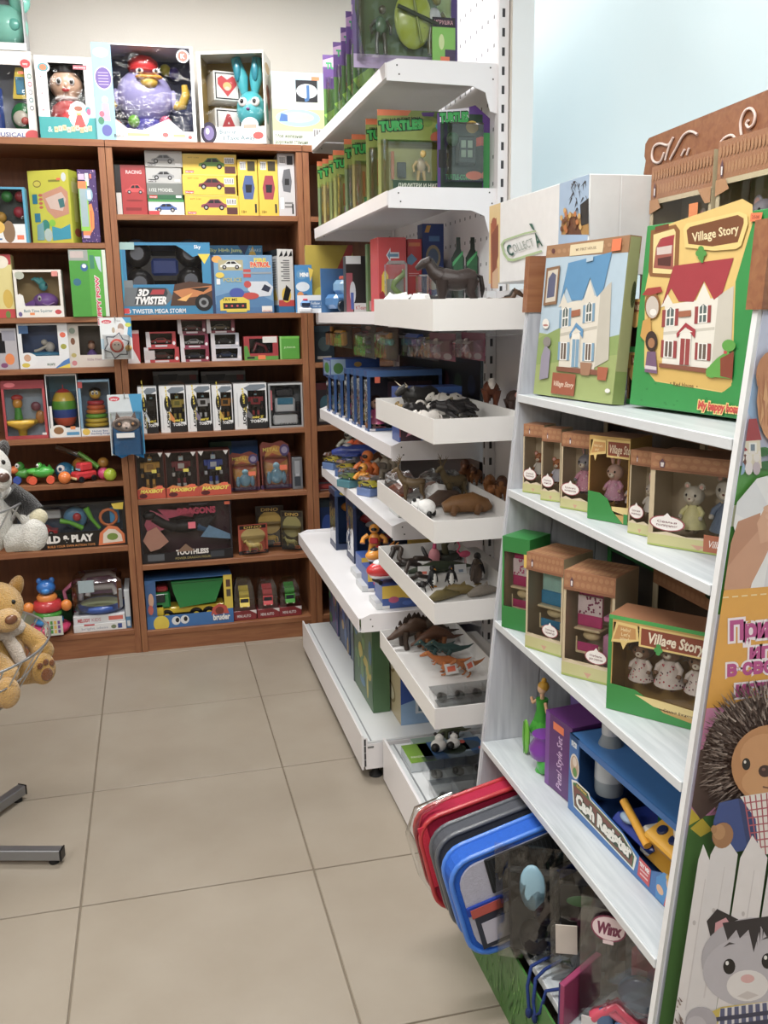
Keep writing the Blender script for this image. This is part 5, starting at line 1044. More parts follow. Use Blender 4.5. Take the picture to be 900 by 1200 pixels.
def art(c):
    c.r(0,0,1,.36,'#17120f'); c.t('BUILD & PLAY',.44,.22,.15,'#f4f2ee',w=.52,off=.06); c.t('BUILD YOUR OWN ACTION TOYS',.5,.06,.05,'#e8902c',w=.42); c.p([(.74,.02),(.98,.04),(.98,.24),(.92,.42),(.84,.46),(.76,.3)],'#e8742a'); c.p([(.78,.06),(.96,.08),(.95,.24),(.9,.36),(.84,.38),(.79,.28)],'#f0e4d4'); c.e(.87,.2,.05,.08,'#7a9a3a'); c.p([(.88,.94),(.99,.96),(.98,.8),(.9,.82)],'#f0d42a'); c.r(.0,.36,.05,1,'#17120f')
def toy(t):
    part(t,'toy_racer','toy',lambda m: car(m,.13,'#c81e28',M=TR(-.12,.05,.055)))
    part(t,'toy_parts','toy',lambda m: (m.box((-.2,.07,.12),(-.04,.08,.16),'#c6ccd0',.004),m.ell((-.16,.06,.13),(.03,.015,.02),'#3a8a34'),m.ell((.02,.07,.12),(.05,.02,.05),'#5a9ac8')))
    part(t,'toy_spanner','toy',lambda m: m.tube([(-.04,.02,.12),(.0,.02,.11),(.05,.025,.08)],[.012,.009,.012],'#6ac02c',8))
    part(t,'toy_screwdriver','toy',lambda m: m.tube([(.07,.02,.17),(.09,.02,.12),(.12,.025,.075)],[.014,.009,.008],'#6cc42e',8))
    part(t,'toy_wheel','toy',lambda m: m.tube([(.16 + .035*math.cos(a),.03,.12 + .035*math.sin(a)) for a in [k*math.pi / 6 for k in range(12)]],.007,'#e8762a',7,True))
    part(t,'toy_bolt','toy',lambda m: m.ell((.03,.03,.13),(.018,.012,.018),'#cf1f2c')); part(t,'toy_panel','toy',lambda m: m.box((.165,.04,.09),(.205,.05,.16),'#2a9ad8',.003))
wbox('building_set_box','wide black window box lettered BUILD & PLAY with red and green parts','toy box',W,.1,H,'#1c1815',loc,0,(.05,.34,.97,.96),art,inner='#2e4a66',toy=toy)
z = ZA[6] + .0008
t = thing('stacking_bear','stacking toy with a blue bear head, orange paws and a pink rocking base','stacking toy',(PY(63,700,FY + .08).x,FY + .08,z))
part(t,'base','toy',lambda m: m.lathe([(.02,0),(.08,.012),(.09,.035),(.075,.045)],(0,0,0),'#d8306a',24))
for k,(r,q) in enumerate(((.062,'#1f8ad0'),(.058,'#4aa83a'))): part(t,'ring','toy',lambda m: m.lathe([(r * .8,0),(r,.01),(r,.022),(r * .8,.032)],(0,0,.045 + k * .032),q,22))
part(t,'body','toy',lambda m: (m.lathe([(.055,.11),(.062,.125),(.055,.15),(.04,.155)],(0,0,0),'#c8242c',22),m.lathe([(.04,.155),(.044,.17),(.036,.18)],(0,0,0),'#e88a2c',22)))
for s in (-1,1): part(t,'paw','toy',lambda m: m.ell((s * .078,-.01,.125),(.024,.02,.026),'#ee8a24'))
part(t,'head','toy',lambda m: (m.ell((0,0,.21),(.04,.034,.034),'#1c6fc4'),[m.ell((s * .026,0,.24),(.012,.01,.014),'#1c6fc4') for s in (-1,1)],m.ell((0,-.03,.2),(.018,.012,.013),'#2a86d8')))
part(t,'leaflet','card',lambda m: (m.box((-.01,-.098,.02),(.065,-.096,.105),'#d8dcd0'),[m.box((.0 + .015*(k % 4),-.0985,.03 + .02*(k // 4)),(.01 + .015*(k % 4),-.098,.045 + .02*(k // 4)),['#c84a3a','#4a9a3a','#e8b83a','#7a4a9a'][k % 4]) for k in range(12)]))
loc,W,H = at(87,728,149,746,z,.02)
solid('flat_toy_box','lower flat white toy box under the toy piano','toy box',W,.2,.036,'#eceef0',(loc[0],loc[1],z),0,lambda c: (c.t('bright ideas',.4,.45,.3,'#a9b4c4',w=.5),c.e(.76,.45,.05,.25,'#7a8a6a'),c.r(.84,.2,.92,.8,'#2a4a9a'),c.r(.2,.8,.4,1,'#c8202c')))
solid('flat_toy_box','upper flat white toy box with a red panel directly under the toy piano','toy box',W * .98,.2,.036,'#e6e8ec',(loc[0] - .003,loc[1] + .004,z + .037),0,lambda c: (c.t('MELODY',.2,.45,.42,'#c8283a',w=.24,off=.05),c.t('KIDS',.44,.45,.42,'#c98a9a',w=.18),c.r(.68,.25,.96,.75,'#d8604e')))
solid('upright_toy_box','narrow upright white and blue box against the bookcase divider','toy box',.022,.2,.175,'#cfd6dc',(PY(153,715,FY + .02).x - .012,FY + .03,z),0,lambda c: (c.r(0,0,1,.3,'#4a86b4'),c.r(.2,.05,.8,.2,'#e6ecf0')))
t = thing('toy_piano_pack','blue and pink toy piano in a clear pack on two flat white boxes','toy piano',(loc[0] - .0,FY + .11,z + .0745))
part(t,'piano_base','toy',lambda m: (m.lathe([(.08,0),(.1,.012),(.1,.03),(.085,.036)],(.01,0,0),'#2a55a8',24),m.ell((.01,-.01,.036),(.09,.07,.012),'#a9b48a')))
part(t,'music_stand','toy',lambda m: (m.tube([(-.08,.06,.03),(-.08,.07,.1),(-.05,.075,.14),(.05,.075,.145),(.09,.07,.12),(.1,.06,.03)],.012,'#e8dce8',10),m.tube([(-.05,.055,.05),(-.04,.06,.085),(.06,.06,.085),(.075,.055,.05)],.014,'#f0e8ee',10),m.box((-.07,.08,.05),(.09,.085,.14),'#b07aa8',.01)))
part(t,'pink_arch','toy',lambda m: m.tube([(-.14,.06,.0),(-.15,.06,.08),(-.1,.07,.12),(-.05,.08,.12)],.009,'#e07aa0',8)); part(t,'clear_pack','blister',lambda m: m.box((-.105,-.085,.001),(.105,.09,.165),'#fff',.02)); part(t,'price_label','card',lambda m: m.box((-.075,-.0885,.105),(-.01,-.0865,.16),'#a8bcc4'))
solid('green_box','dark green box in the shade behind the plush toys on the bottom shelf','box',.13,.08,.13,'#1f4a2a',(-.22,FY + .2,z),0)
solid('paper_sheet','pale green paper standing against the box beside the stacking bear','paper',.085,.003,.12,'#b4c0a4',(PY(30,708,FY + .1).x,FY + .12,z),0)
# ================================================================ right bookcase, seen past the metal shelving
for k,(u,v0,v1,zi,q,lab) in enumerate(((372,382,420,2,'#22303a','dark figure pack on the right bookcase beside the yellow forklift'),(374,449,496,3,'#3a3238','dark red topped box on the right bookcase'),(373,585,640,5,'#1c3c74','dark blue toy pack low on the right bookcase'),(376,548,574,4,'#7a1c20','flat dark red box on the right bookcase'))):
    x = PY(u,(v0 + v1) / 2,FY + .05).x; zz = ZC[zi] + .0008; H = PY(u,v0,FY + .05).z - zz
    solid('toy_box',lab,'toy box',.09 if k != 3 else .1,.1,H if k != 3 else .04,q,(x + .03,FY + .05,zz),0,lambda c: (c.r(0,.84,1,1,'#6a2a30' if k == 1 else '#33424c'),c.e(.5,.5,.3,.2,['#4a5a5c','#3f6a7a','#2a5ac0','#b03028'][k]),c.r(.15,.08,.85,.16,'#b8b4ac')))
# ================================================================ top two metal shelves: rows of hanging-style cards
def gcard(u,vtop,x,zs):
    P = PX(u,vtop,x); return P.y,P.z - zs
def turtle_art(c,seed=0,sub=None,q='#a8ac5c'):
    rd = random.Random(seed)
    c.r(0,.62,1,1,'#93a548'); c.p([(0,1),(.45,1),(.4,.94),(.0,.93)],'#e9702c')
    c.r(0,0,1,.6,q); c.p([(.75,0),(1,0),(1,.6),(.8,.4)],'#3fae3a')
    for k in range(5): c.e(.66 + .13*(k % 3),.97 - .1*(k // 2),.07,.05,['#7a9a3a','#6a8a34','#8aa84a'][k % 3]); 
    c.p([(.58,.98),(.76,.99),(.74,.94),(.6,.94)],'#6a3a9a'); c.e(.85,.83,.08,.05,'#3fa0a8'); c.e(.8,.7,.1,.07,'#b85a34')
    c.t('TEENAGE MUTANT NINJA',.31,.9,.03,'#1b1b1b',w=.52,rot=.08,off=.03); c.t('TURTLES',.31,.83,.1,'#22b048',w=.58,rot=.08,off=.07,outline='#0e3a1c',ow=.16)
def fig(m,H,c1,c2,x=0,y=-.02,z0=0):
    m.M = TR(x,y,z0)
    m.ell((0,0,.62*H),(.14*H,.07*H,.2*H),c1,10,7); m.ell((0,-.02,.9*H),(.09*H,.07*H,.1*H),c2,10,7)
    for s in (-1,1): m.tube([(s * .07*H,0,.46*H),(s * .1*H,0,.22*H),(s * .1*H,-.02*H,0)],[.06*H,.045*H,.05*H],c2,7); m.tube([(s * .12*H,0,.72*H),(s * .24*H,0,.58*H),(s * .22*H,-.05*H,.42*H)],[.05*H,.04*H,.035*H],c2,7)
    m.M = None
zs = 1.801
STEP = [(0,0),(.96,0),(1,.1),(.94,.3),(.96,.62),(1,.66),(1,1),(.62,1.0),(.6,.97),(0,.96)]
ordn = ['first','second','third','fourth','fifth','sixth','seventh','eighth','ninth']
rows = [(442,128),(429,139),(408,157),(403,163),(390,176),(383,182),(375,186),(371,189)]
for k,(u,v) in enumerate(rows):
    y,H = gcard(u,v,.952,zs); H = max(.17,min(.26,H)); W = .205; y = min(y,.30 + .012*k)
    if k == 0: W = .23
    bc = ['#2f3a2c','#c8b23a','#7a5a9a','#6a8a3a'][k % 4]
    jx = random.Random(k).uniform(-.004,.012) if k else 0
    t = blister('figure_card','%s green figure card from the near end, second metal shelf down' % ordn[k] if k else 'nearest green and orange card lettered TURTLES on the second shelf down','figure card',W,H,['#9ea24a','#8f9a48','#a39a4e','#86924a'][k % 4],(.952 + W / 2 + jx,y,zs),0,
        lambda c: turtle_art(c,k,q=['#a8ac5c','#8f9a58','#b0a060','#7f9468'][k % 4]),.045,(.04,.04,.84,.66),shape=STEP,
        toy=lambda t: (part(t,'figure','toy',lambda m: fig(m,H * .42,['#c9b48a','#5f7f3a','#7a5a3a'][k % 3],['#d8b86a','#6f8f44','#8a6a5a'][k % 3],0.01,-.024,H * .1)),part(t,'accessory','toy',lambda m: (m.box((-W*.34,-.012,H*.2),(-W*.3,-.006,H*.52),'#b06a3a'),m.box((-W*.26,-.012,H*.22),(-W*.14,-.006,H*.4),bc,.002))),
            part(t,'caption','card',lambda m: (m.box((-W*.36,-.0475,H*.06),(W*.3,-.0465,H*.17),['#2a4a34','#6a2a7a','#2f6a3a'][k % 3]),(lambda c: c.t(['ДИМИТРИ И НИЛ','MYTANT','ЧЕРЕПАШКИ'][k % 3],.5,.5,.4,'#e9ecd8',w=.8))(Canvas(m,lambda a,b: (-W*.36 + a*W * .66,-.0475,H*.06 + b*H*.11),(0,-1,0),asp=.16)))) if k < 5 else None,
            part(t,'price_sticker','card',lambda m: m.box((W*.16,-.0476,H*.04),(W*.26,-.0468,H*.1),'#ee7a2a')) if k == 0 else None))
P = PY(516,170,-.70); Q = PY(578,170,-.70); H = PY(548,123,-.70).z - zs
blister('figure_card','purple-edged card lettered TURTLES with a dark green toy shell beside the green cards','figure card',Q.x - P.x - .002,H,'#5a2f86',((P.x + Q.x) / 2 - .001,-.70,zs),0,
    lambda c: (c.r(.06,.06,.86,.9,'#24402c'),c.r(.88,.0,1,.7,'#3fae5a'),c.p([(.05,.93),(.6,.97),(.6,.84),(.05,.8)],'#e9e4ee'),c.t('TURTLES',.32,.86,.1,'#1fae48',w=.54,rot=.05,off=.07,outline='#0e3a1c',ow=.16),c.e(.66,.76,.12,.07,'#d8b42a'),c.p([(.55,.6),(.84,.66),(.84,.56),(.6,.52)],'#d8502c'),c.t('TURTLE-COMM',.4,.2,.06,'#2fc06a',w=.5),c.e(.7,.22,.16,.05,'#ee6a2a'),c.r(.02,.3,.25,.5,'#2a2c2a')),.05,(.1,.12,.84,.8),shape=[(0,0),(1,0),(1,.86),(.72,1),(.5,.96),(0,.9)],
    toy=lambda t: (part(t,'toy_shell','toy',lambda m: (m.box((-.03,-.03,.08),(.03,-.012,.16),'#16301f',.006),[m.box((-.018 + .02*(k % 2),-.0315,.1 + .026*(k // 2)),(-.004 + .02*(k % 2),-.0298,.12 + .026*(k // 2)),'#8fa88a') for k in range(4)],m.ell((-.04,-.02,.15),(.02,.012,.02),'#2a5a34')))))
# top shelf
zs = 2.136
rows = [(411,-28),(405,13),(399,32),(390,49),(378,64)]
for k,(u,v) in enumerate(rows):
    y,H = gcard(u,v,.952,zs); H = max(.2,min(.3,H)); W = .21; y = min(max(y,-.63),.36)
    blister('figure_card','%s purple-headed figure card behind the big pack on the top metal shelf' % ordn[k],'figure card',W,H,'#6a4a8e',(.952 + W / 2,y,zs),0,
        lambda c: (c.r(0,.0,1,.55,'#5a8a3a'),c.p([(0,.93),(.3,1),(.6,.92),(.5,.84),(0,.84)],'#c9a6c8'),c.t('TURTLES',.3,.86,.08,'#2fae62',w=.5,off=.06),c.p([(0,.2),(.3,.34),(.5,.1),(.2,0)],'#9ad03a'),c.p([(0,.0),(.3,.0),(.2,.14)],'#2f3a6a')),.045,(.04,.1,.9,.7),
        toy=lambda t: (part(t,'figure','toy',lambda m: fig(m,H * .42,'#5f7f3a',['#7a8a3a','#8a5a4a','#4a7a5a'][k % 3],-.02,-.024,H * .14))))
P = PY(414,50,-.70); Q = PY(536,50,-.70); W = Q.x - P.x; H = .30
def toyb(t):
    part(t,'toy_shell','toy',lambda m: m.ell((W*.05,-.022,H*.42),(W*.18,.02,H*.26),'#b4c62c',20,12)); part(t,'toy_sword','toy',lambda m: (m.tube([(-W*.12,-.05,H*.5),(W*.26,-.05,H*.36)],.006,'#2f3a2c',8),m.tube([(W*.1,-.048,H*.2),(W*.03,-.048,H*.6)],.004,'#6a7a24',8)))
    part(t,'figure','toy',lambda m: fig(m,H * .5,'#c9cbd0','#6a6a3a',W * .25,-.026,H * .12)); part(t,'figure','toy',lambda m: fig(m,H * .4,'#5a7a5a','#4a4a3a',-W * .26,-.026,H * .1))
    part(t,'price_card','card',lambda m: (m.box((W*.2,-.054,0),(W*.42,-.052,H*.42),'#7fc050'),(lambda c: (c.r(0,.8,1,1,'#2a2030'),c.t('ИГРУШКА',.5,.9,.08,'#d9a0a8',w=.8),c.e(.4,.5,.12,.16,'#cfe0a0'),c.r(.55,.0,1,.35,'#4a3a5a'),c.r(.35,.05,.75,.2,'#f0703a')))(Canvas(m,lambda a,b: (W*.2 + a*W * .22,-.054,b*H*.42),(0,-1,0),asp=1.6))))
blister('figure_set_pack','large glossy purple and green figure set at the near end of the top metal shelf','figure pack',W,H,'#6d5a96',((P.x + Q.x) / 2,-.70,zs),0,
    lambda c: (c.r(.0,.0,1,.12,'#c9b6e2'),c.p([(.1,.12),(.9,.12),(.98,.3),(.98,.98),(.05,.98),(.02,.5)],'#4f6a34'),c.r(.8,.1,.94,1,'#9ab86a'),c.r(.93,0,1,1,'#4a2f7a'),c.t('TURTLES',.9,.13,.05,'#3fae8a',w=.16,off=.05),c.t('TU',.13,.72,.14,'#3fb080',w=.16,off=.06),c.t('TURTLES',.5,.93,.08,'#35a06a',w=.4,off=.06)),.05,(.03,.06,.92,.95),toy=toyb)
# ================================================================ third metal shelf (eye level)
zs = 1.469
def gy(u,v,x): return PX(u,v,x).y
P = PY(348,340,.36); Q = PY(388,340,.36)
t = thing('display_tray','white display tray of small blue rescue cars overhanging the far end of the third shelf','display tray',(P.x,.36,zs))
WW = Q.x - P.x
part(t,'tray','card',lambda m: (m.box((0,0,0),(WW,.004,.07),'#eef2f6'),m.box((0,.004,0),(WW,.05,.004),'#eef2f6'),m.box((0,.046,0),(.07,.05,.19),'#2a86c4'),m.box((WW - .004,.004,0),(WW,.05,.06),'#dfe6ee'),
    (lambda c: (c.r(.35,.25,.9,.7,'#4a7ab0'),c.t('Follow Me',.6,.55,.16,'#eef4fa',w=.4),c.t('mini cars',.6,.38,.12,'#cfe0f0',w=.3)))(Canvas(m,lambda a,b: (a*WW,0,b * .07),(0,-1,0),asp=.6)),
    (lambda c: (c.e(.4,.8,.3,.1,'#5a9ac8'),c.t('MINI',.55,.8,.08,'#fff',w=.5,off=.05),c.p([(.8,.95),(1.1,.9),(.9,.65)],'#e8c83a'),c.e(.45,.55,.4,.1,'#dfeaf4'),c.e(.3,.35,.2,.1,'#e8903a'),c.e(.6,.3,.2,.1,'#3a3a44')))(Canvas(m,lambda a,b: (a * .07,.046,b * .19),(0,-1,0),asp=2.5))))
part(t,'toy_car','toy',lambda m: (m.box((.005,-.028,0),(.055,-.002,.022),'#e8ecf2',.006),m.box((.01,-.026,.022),(.05,-.004,.048),'#6a9ad0',.008),m.box((.014,-.0272,.026),(.046,-.0255,.04),'#22304a',.002),m.box((.02,-.02,.048),(.04,-.008,.056),'#d8304a',.003)))
def gsolid(name,label,cat,u0,v0,u1,y,H=None,D=.08,col='#888',art=None,zs=zs,rz=0,left=None,**k):
    a = PY(u0,v0,y); b = PY(u1,v0,y); H = H or a.z - zs
    return solid(name,label,cat,b.x - a.x,D,H,col,((a.x + b.x) / 2,y,zs),rz,art,left=left,**k)
gsolid('toy_box','yellow and red toy box deep at the far end of the third metal shelf','toy box',358,287,414,.412,D=.02,col='#b8a22c',art=lambda c: (c.p([(.35,.2),(.6,.2),(1,.9),(1,1),(.9,1)],'#b02a28'),c.e(.3,.25,.14,.14,'#d8c83a'),c.p([(0,.0),(.5,0),(.4,.2),(0,.3)],'#4a4a30')))
t = thing('police_car_pack','blue and white toy police car marked P behind the display tray','toy car',(1.035,.25,zs),math.radians(20))
part(t,'body','toy',lambda m: (m.box((-.08,-.04,.015),(.08,.05,.07),'#4a80b8',.015),m.box((-.03,-.042,.02),(.07,-.038,.065),'#e6eef6',.002),m.box((-.045,-.035,.07),(.06,.045,.125),'#8ab4d8',.015),(lambda c: c.t('P',.5,.5,.8,'#1f2f44',off=.05))(Canvas(m,lambda a,b: (0 + a * .05,-.0425,.02 + b * .045),(0,-1,0),asp=.9)),m.box((-.02,-.02,.125),(.03,.03,.14),'#d85a3a',.004)))
for x in (-.05,.055): part(t,'wheel','toy',lambda m: m.lathe([(.02,-.006),(.024,0),(.02,.006)],(x,-.045,.024),'#26303c',14,'Y'))
part(t,'carton','card',lambda m: (m.box((-.085,.055,0),(.1,.06,.17),'#3f78b0'),m.box((.05,-.04,.13),(.1,.05,.17),'#e6ecf0',.002)))
gsolid('robot_card','narrow black pack with a small white robot picture on the third shelf','toy pack',405,300,430,-.12,D=.05,col='#262022',art=lambda c: (c.r(0,0,.3,.7,'#a84a5a'),c.e(.3,.35,.14,.2,'#d8dce6'),c.r(.2,.05,.34,.35,'#3a5ab0'),c.r(.35,.0,1,.16,'#dcd8d8'),c.t('KTeam',.68,.08,.07,'#c03a3a',w=.5),c.r(0,.86,.7,1,'#e4e8ec')))
gsolid('flute_card','green card with a red instrument beside the red puzzle box','toy pack',430,286,446,-.25,D=.03,col='#5a7a4c',art=lambda c: (c.r(.3,.3,.6,.75,'#c83a34'),c.e(.5,.8,.3,.1,'#232a20'),c.e(.6,.85,.12,.06,'#a8c83a'),c.r(.1,.02,.9,.16,'#c8a0a0'),c.r(.5,.1,.9,.2,'#c83040')))
def art(c): c.p([(.3,.76),(.45,.86),(.45,.8),(.75,.8),(.75,.72),(.45,.72),(.45,.66)],'#dfe8f0'); c.p([(.34,.76),(.43,.82),(.43,.78),(.72,.78),(.72,.74),(.43,.74),(.43,.7)],'#5a8ab0'); c.e(.25,.48,.09,.07,'#f0cf24'); c.p([(.12,.2),(.38,.2),(.36,.5),(.14,.5)],'#f0cf24'); c.p([(0,0),(.36,0),(.3,.2),(.16,.28),(0,.22)],'#a81220'); c.r(.0,.0,.04,1,'#e4585a')
gsolid('puzzle_toy_box','bright red toy box with a double arrow and yellow figure on the third shelf','toy box',442,278,476,-.42,D=.1,col='#cf1a22',art=art)
gsolid('puzzle_toy_box','red toy box with part of an arrow, half behind the clear pack','toy box',477,280,494,-.40,D=.1,col='#c4161e',art=lambda c: (c.p([(0,.74),(.3,.8),(.7,.72),(.3,.64),(0,.66)],'#5a8ab0'),c.r(.1,.52,.8,.53,'#e8b0b0'),c.r(.1,.49,.7,.5,'#e8b0b0'),c.r(.1,.9,.9,.95,'#d8702a')))
t = thing('snake_pack','clear pack with a green twisted toy leaning on the red box','toy pack',(PY(464,330,-.50).x,-.50,zs))
part(t,'clear_pack','blister',lambda m: m.box((-.035,-.02,0),(.035,.02,.155),'#fff',.01)); part(t,'toy_snake','toy',lambda m: m.tube([(.01 + .02*math.sin(k * .9),0,.01 + k * .013) for k in range(10)],.009,'#7a9a3a',8)); part(t,'insert','card',lambda m: m.box((-.028,.008,.01),(.028,.01,.1),'#9a9c90'))
solid('blue_toy_box','long dark blue toy box lying at the back of the third shelf','toy box',.03,.26,.175,'#1f3a74',(1.25,-.28,zs),0,lambda c: c.r(0,.8,1,1,'#2a4f96'),left=lambda c: (c.r(0,.84,1,1,'#2a4f96'),c.e(.2,.5,.08,.2,'#a88a4a'),c.e(.5,.45,.1,.25,'#35609a')))
gsolid('clock_box','tall navy box with two round pictures behind the clear egg packs','toy box',495,262,520,-.36,D=.06,col='#1d3f86',art=lambda c: (c.e(.5,.62,.35,.14,'#a89a7a'),c.e(.5,.62,.25,.1,'#5a7090'),c.e(.5,.36,.3,.12,'#b0a890'),c.p([(.1,.9),(.3,.9),(.4,.98),(.2,.98)],'#d8a03a'),c.r(.3,.8,.8,.86,'#4a80c0')))
for k,(u0,u1,v0) in enumerate(((487,503,322),(503,519,318))):
    a = PY(u0,335,-.60); b = PY(u1,335,-.60)
    t = thing('clear_tub',('left' if not k else 'right') + ' small clear tub of silver bits behind the dark horse','tub',((a.x + b.x) / 2,-.60,zs)); H = a.z - zs + PY(u0,v0,-.6).z - PY(u0,335,-.6).z
    part(t,'tub','blister',lambda m: m.box((-.018,-.018,0),(.018,.018,max(.05,H)),'#fff',.004)); part(t,'silver_bits','metal',lambda m: [m.ell((random.uniform(-.012,.012),random.uniform(-.012,.012),.008 + .0045*q),.005,random.choice(['#c9cdd2','#8a8f96','#e6e8ea']),6,4) for q in range(9)])['kind'] = 'stuff'
for k,(u0,u1) in enumerate(((529,544),(546,561),(561,573))):
    a = PY(u0,320,-.62); b = PY(u1,320,-.62); W = b.x - a.x; H = PY(u0,278,-.62).z - zs
    blister('dark_bottle_card',['left','middle','right'][k] + ' dark green bottle-shaped card hanging behind the horse','toy card',W,H,'#16241c',((a.x + b.x) / 2,-.62 + k * .0,zs),0,lambda c: (c.p([(.1,.3),(.9,.5),(.9,.8),(.2,.7)],'#1f5a34'),c.r(.1,.1,.9,.3,'#3a4a40'),c.p([(.1,.66),(.9,.82),(.9,.78),(.1,.6)],'#3aa05a')),.025,(.1,.04,.95,.5),shape=[(0,0),(1,0),(1,.72),(.72,.84),(.68,1),(.38,1),(.36,.84),(0,.72)])
# ================================================================ fourth metal shelf: boxed sets, hanging packs above
zs = 1.076
def gcol(u,vt,vb,x,Hmax=None):          # a front edge on the shelf line: plane x,column u,top row
    P = PX(u,vt,x); return P.y,P.z - zs
for k,(u,vt,lab) in enumerate(((384.5,438,'farthest narrow clear-sided figure box under the blue box'),(391,440,'second of the narrow clear-sided figure boxes under the blue box'),(398.5,441,'third of the narrow clear-sided figure boxes under the blue box'),(406,432,'first tall clear-sided figure box, beside the narrow ones'),(414,433,'second tall clear-sided figure box with an orange sticker'),(421,434,'third tall clear-sided figure box with an orange sticker'),(430,435,'near tall clear-sided figure box at the end of the row'))):
    y,H = gcol(u,vt,0,.957); W = .26
    wbox('figure_box',lab,'figure box',W,.05,H,'#26508c',(.957 + W / 2,y,zs),0,(.04,.04,.96,.9),lambda c: (c.r(0,.9,1,1,'#3f6fae'),c.r(.02,.0,.1,.04,'#d8d4dc'),(c.r(.1,.8,.17,.9,'#f0643a') if k > 3 else c.r(.3,.92,.6,.98,'#9ab4d0'))),inner='#3a3436',sidewin=True,
        toy=lambda t: (part(t,'doll','toy',lambda m: doll(m,H * .55,'#d8a888',['#c85a86','#4a86c4','#c8a03a'][k % 3],'#3a2418',TR(-W*.36,.027,H * .06))),part(t,'insert','card',lambda m: (m.box((-W*.2,.03,H*.08),(W*.4,.032,H*.8),['#5a3f42','#4a4a50','#3f3a3a'][k % 3]),m.box((-W*.42,.012,H*.045),(-W*.25,.034,H*.06),'#c8506a')))))
y,H = gcol(381,411,0,.957)
solid('blue_set_box','blue box with a green picture lying across the narrow figure boxes at the far end','toy box',.2,.17,.072,'#1f4f9e',(1.057,.19,zs + .1395),0,lambda c: (c.r(0,0,.3,1,'#8fa8c0'),c.e(.15,.5,.1,.3,'#4a7a3a'),c.e(.55,.7,.08,.14,'#b08a3a'),c.r(.4,.05,.9,.2,'#5a80c0')),left=lambda c: (c.r(.1,.1,.9,.9,'#7fa0c4'),c.e(.5,.5,.3,.3,'#3f8a3f')))
a = PY(447,450,-.52); b = PY(513,450,-.52)
def art(c): c.r(.0,.1,.36,.8,'#b85a66'); c.r(.02,.0,.34,.76,'#4a2e38'); c.p([(.1,.1),(.3,.5),(.33,.2)],'#e890a8'); c.e(.64,.7,.08,.14,'#c8a23a'); c.e(.64,.7,.05,.09,'#2a5a4a'); c.t('ROBOT TWIN SET',.66,.42,.12,'#c86a3a',w=.5); c.r(.04,.82,.1,1,'#f0644a'); c.r(0,.9,1,1,'#2f66b8')
solid('robot_set_box','large blue set box with a gold emblem near the end of the fourth shelf','toy box',.2,.09,.165,'#1a4596',(1.085,-.71,zs),0,art)
solid('dark_toy_box','long black box standing at the back of the fourth metal shelf','toy box',.94,.035,.27,'#14161c',(1.232,-.27,zs),math.radians(-90),lambda c: (c.r(.0,.86,1,1,'#1c2230'),[c.e(.08 + .14*k,.6,.04,.12,['#2a3550','#4a2a34','#33463a'][k % 3]) for k in range(7)]))  # added near-black slab, its colour stands in for shade on the back panel
def hang(name,label,u0,v0,u1,v1,x,col,art,rz=-90,toy=None,tilt=0,cat='toy pack',top=1.45,D=.035):
    P = PX(u0,v0,x); Q = PX(u1,v1,x); y = (P.y + Q.y) / 2; W = abs(P.y - Q.y); zb = min(Q.z,P.z); H = abs(P.z - Q.z)
    t = blister(name,label,cat,W,H,col,(x,y,zb),math.radians(rz),art,D,(.06,.05,.94,.78),toy=(lambda t: toy(t,W,H)) if toy else None)
    part(t,'hook','metal',lambda m: m.tube([(0,1.27 - x if rz == -90 else .1,H - .008),(0,0,H - .008)],.0016,'#bdbdbf',6))
    return t
hang('forklift_pack','hanging pack with a yellow toy forklift at the far end under the third shelf',389,381,413,409,1.02,'#23272c',None,toy=lambda t,W,H: part(t,'toy_forklift','toy',lambda m: (m.box((-W*.05,-.03,H*.12),(W*.35,-.004,H*.8),'#eaa81c',.008),m.box((W*.02,-.0315,H*.45),(W*.28,-.029,H*.7),'#23303c',.003),m.box((-W*.36,-.02,H*.05),(-W*.28,-.01,H*.95),'#c88a1c',.002))))
hang('small_parts_pack','hanging pack of small grey and green parts left of the yellow boat pack',423,380,441,421,1.05,'#6a6a6c',lambda c: (c.e(.5,.9,.2,.06,'#c9a8a0'),c.r(.1,.6,.5,.8,'#b86a8a')),toy=lambda t,W,H: part(t,'toy_parts','toy',lambda m: [m.box((-W*.35 + W*.23*(k % 3),-.02,H*.15 + H*.14*(k // 3)),(-W*.2 + W*.23*(k % 3),-.004,H*.25 + H*.14*(k // 3)),['#3f5a7a','#4a9a4a','#8a8f96','#33424f'][k % 4],.003) for k in range(12)]))
hang('boat_pack','hanging pack with an orange and turquoise toy boat',448,378,467,424,1.05,'#4a3034',lambda c: c.r(0,0,1,.35,'#3c2430'),toy=lambda t,W,H: part(t,'toy_boat','toy',lambda m: (m.box((-W*.38,-.025,H*.42),(W*.38,-.004,H*.58),'#5ab8b4',.006),m.box((-W*.3,-.022,H*.58),(W*.3,-.006,H*.76),'#eea02c',.005))))
hang('camera_pack','hanging clear pack with a bright blue toy camera and a white label',470,383,518,424,1.09,'#3c4550',lambda c: (c.r(.12,.15,.3,.8,'#dfe3e6'),c.e(.8,.5,.1,.3,'#c8b43a')),toy=lambda t,W,H: (part(t,'toy_camera','toy',lambda m: m.box((-W*.1,-.03,H*.42),(W*.25,-.004,H*.8),'#1c5cc8',.008)),part(t,'toy_lens','toy',lambda m: (m.lathe([(.016,-.012),(.018,0),(.010,.004)],(-W*.02,-.014,H*.22),'#8a97a6',14,'Y'),m.lathe([(.016,-.012),(.018,0),(.010,.004)],(W*.2,-.014,H*.26),'#8a97a6',14,'Y'))),part(t,'price_sticker','card',lambda m: m.box((-W*.46,-.037,H*.3),(-W*.4,-.0355,H*.5),'#f0643a'))))
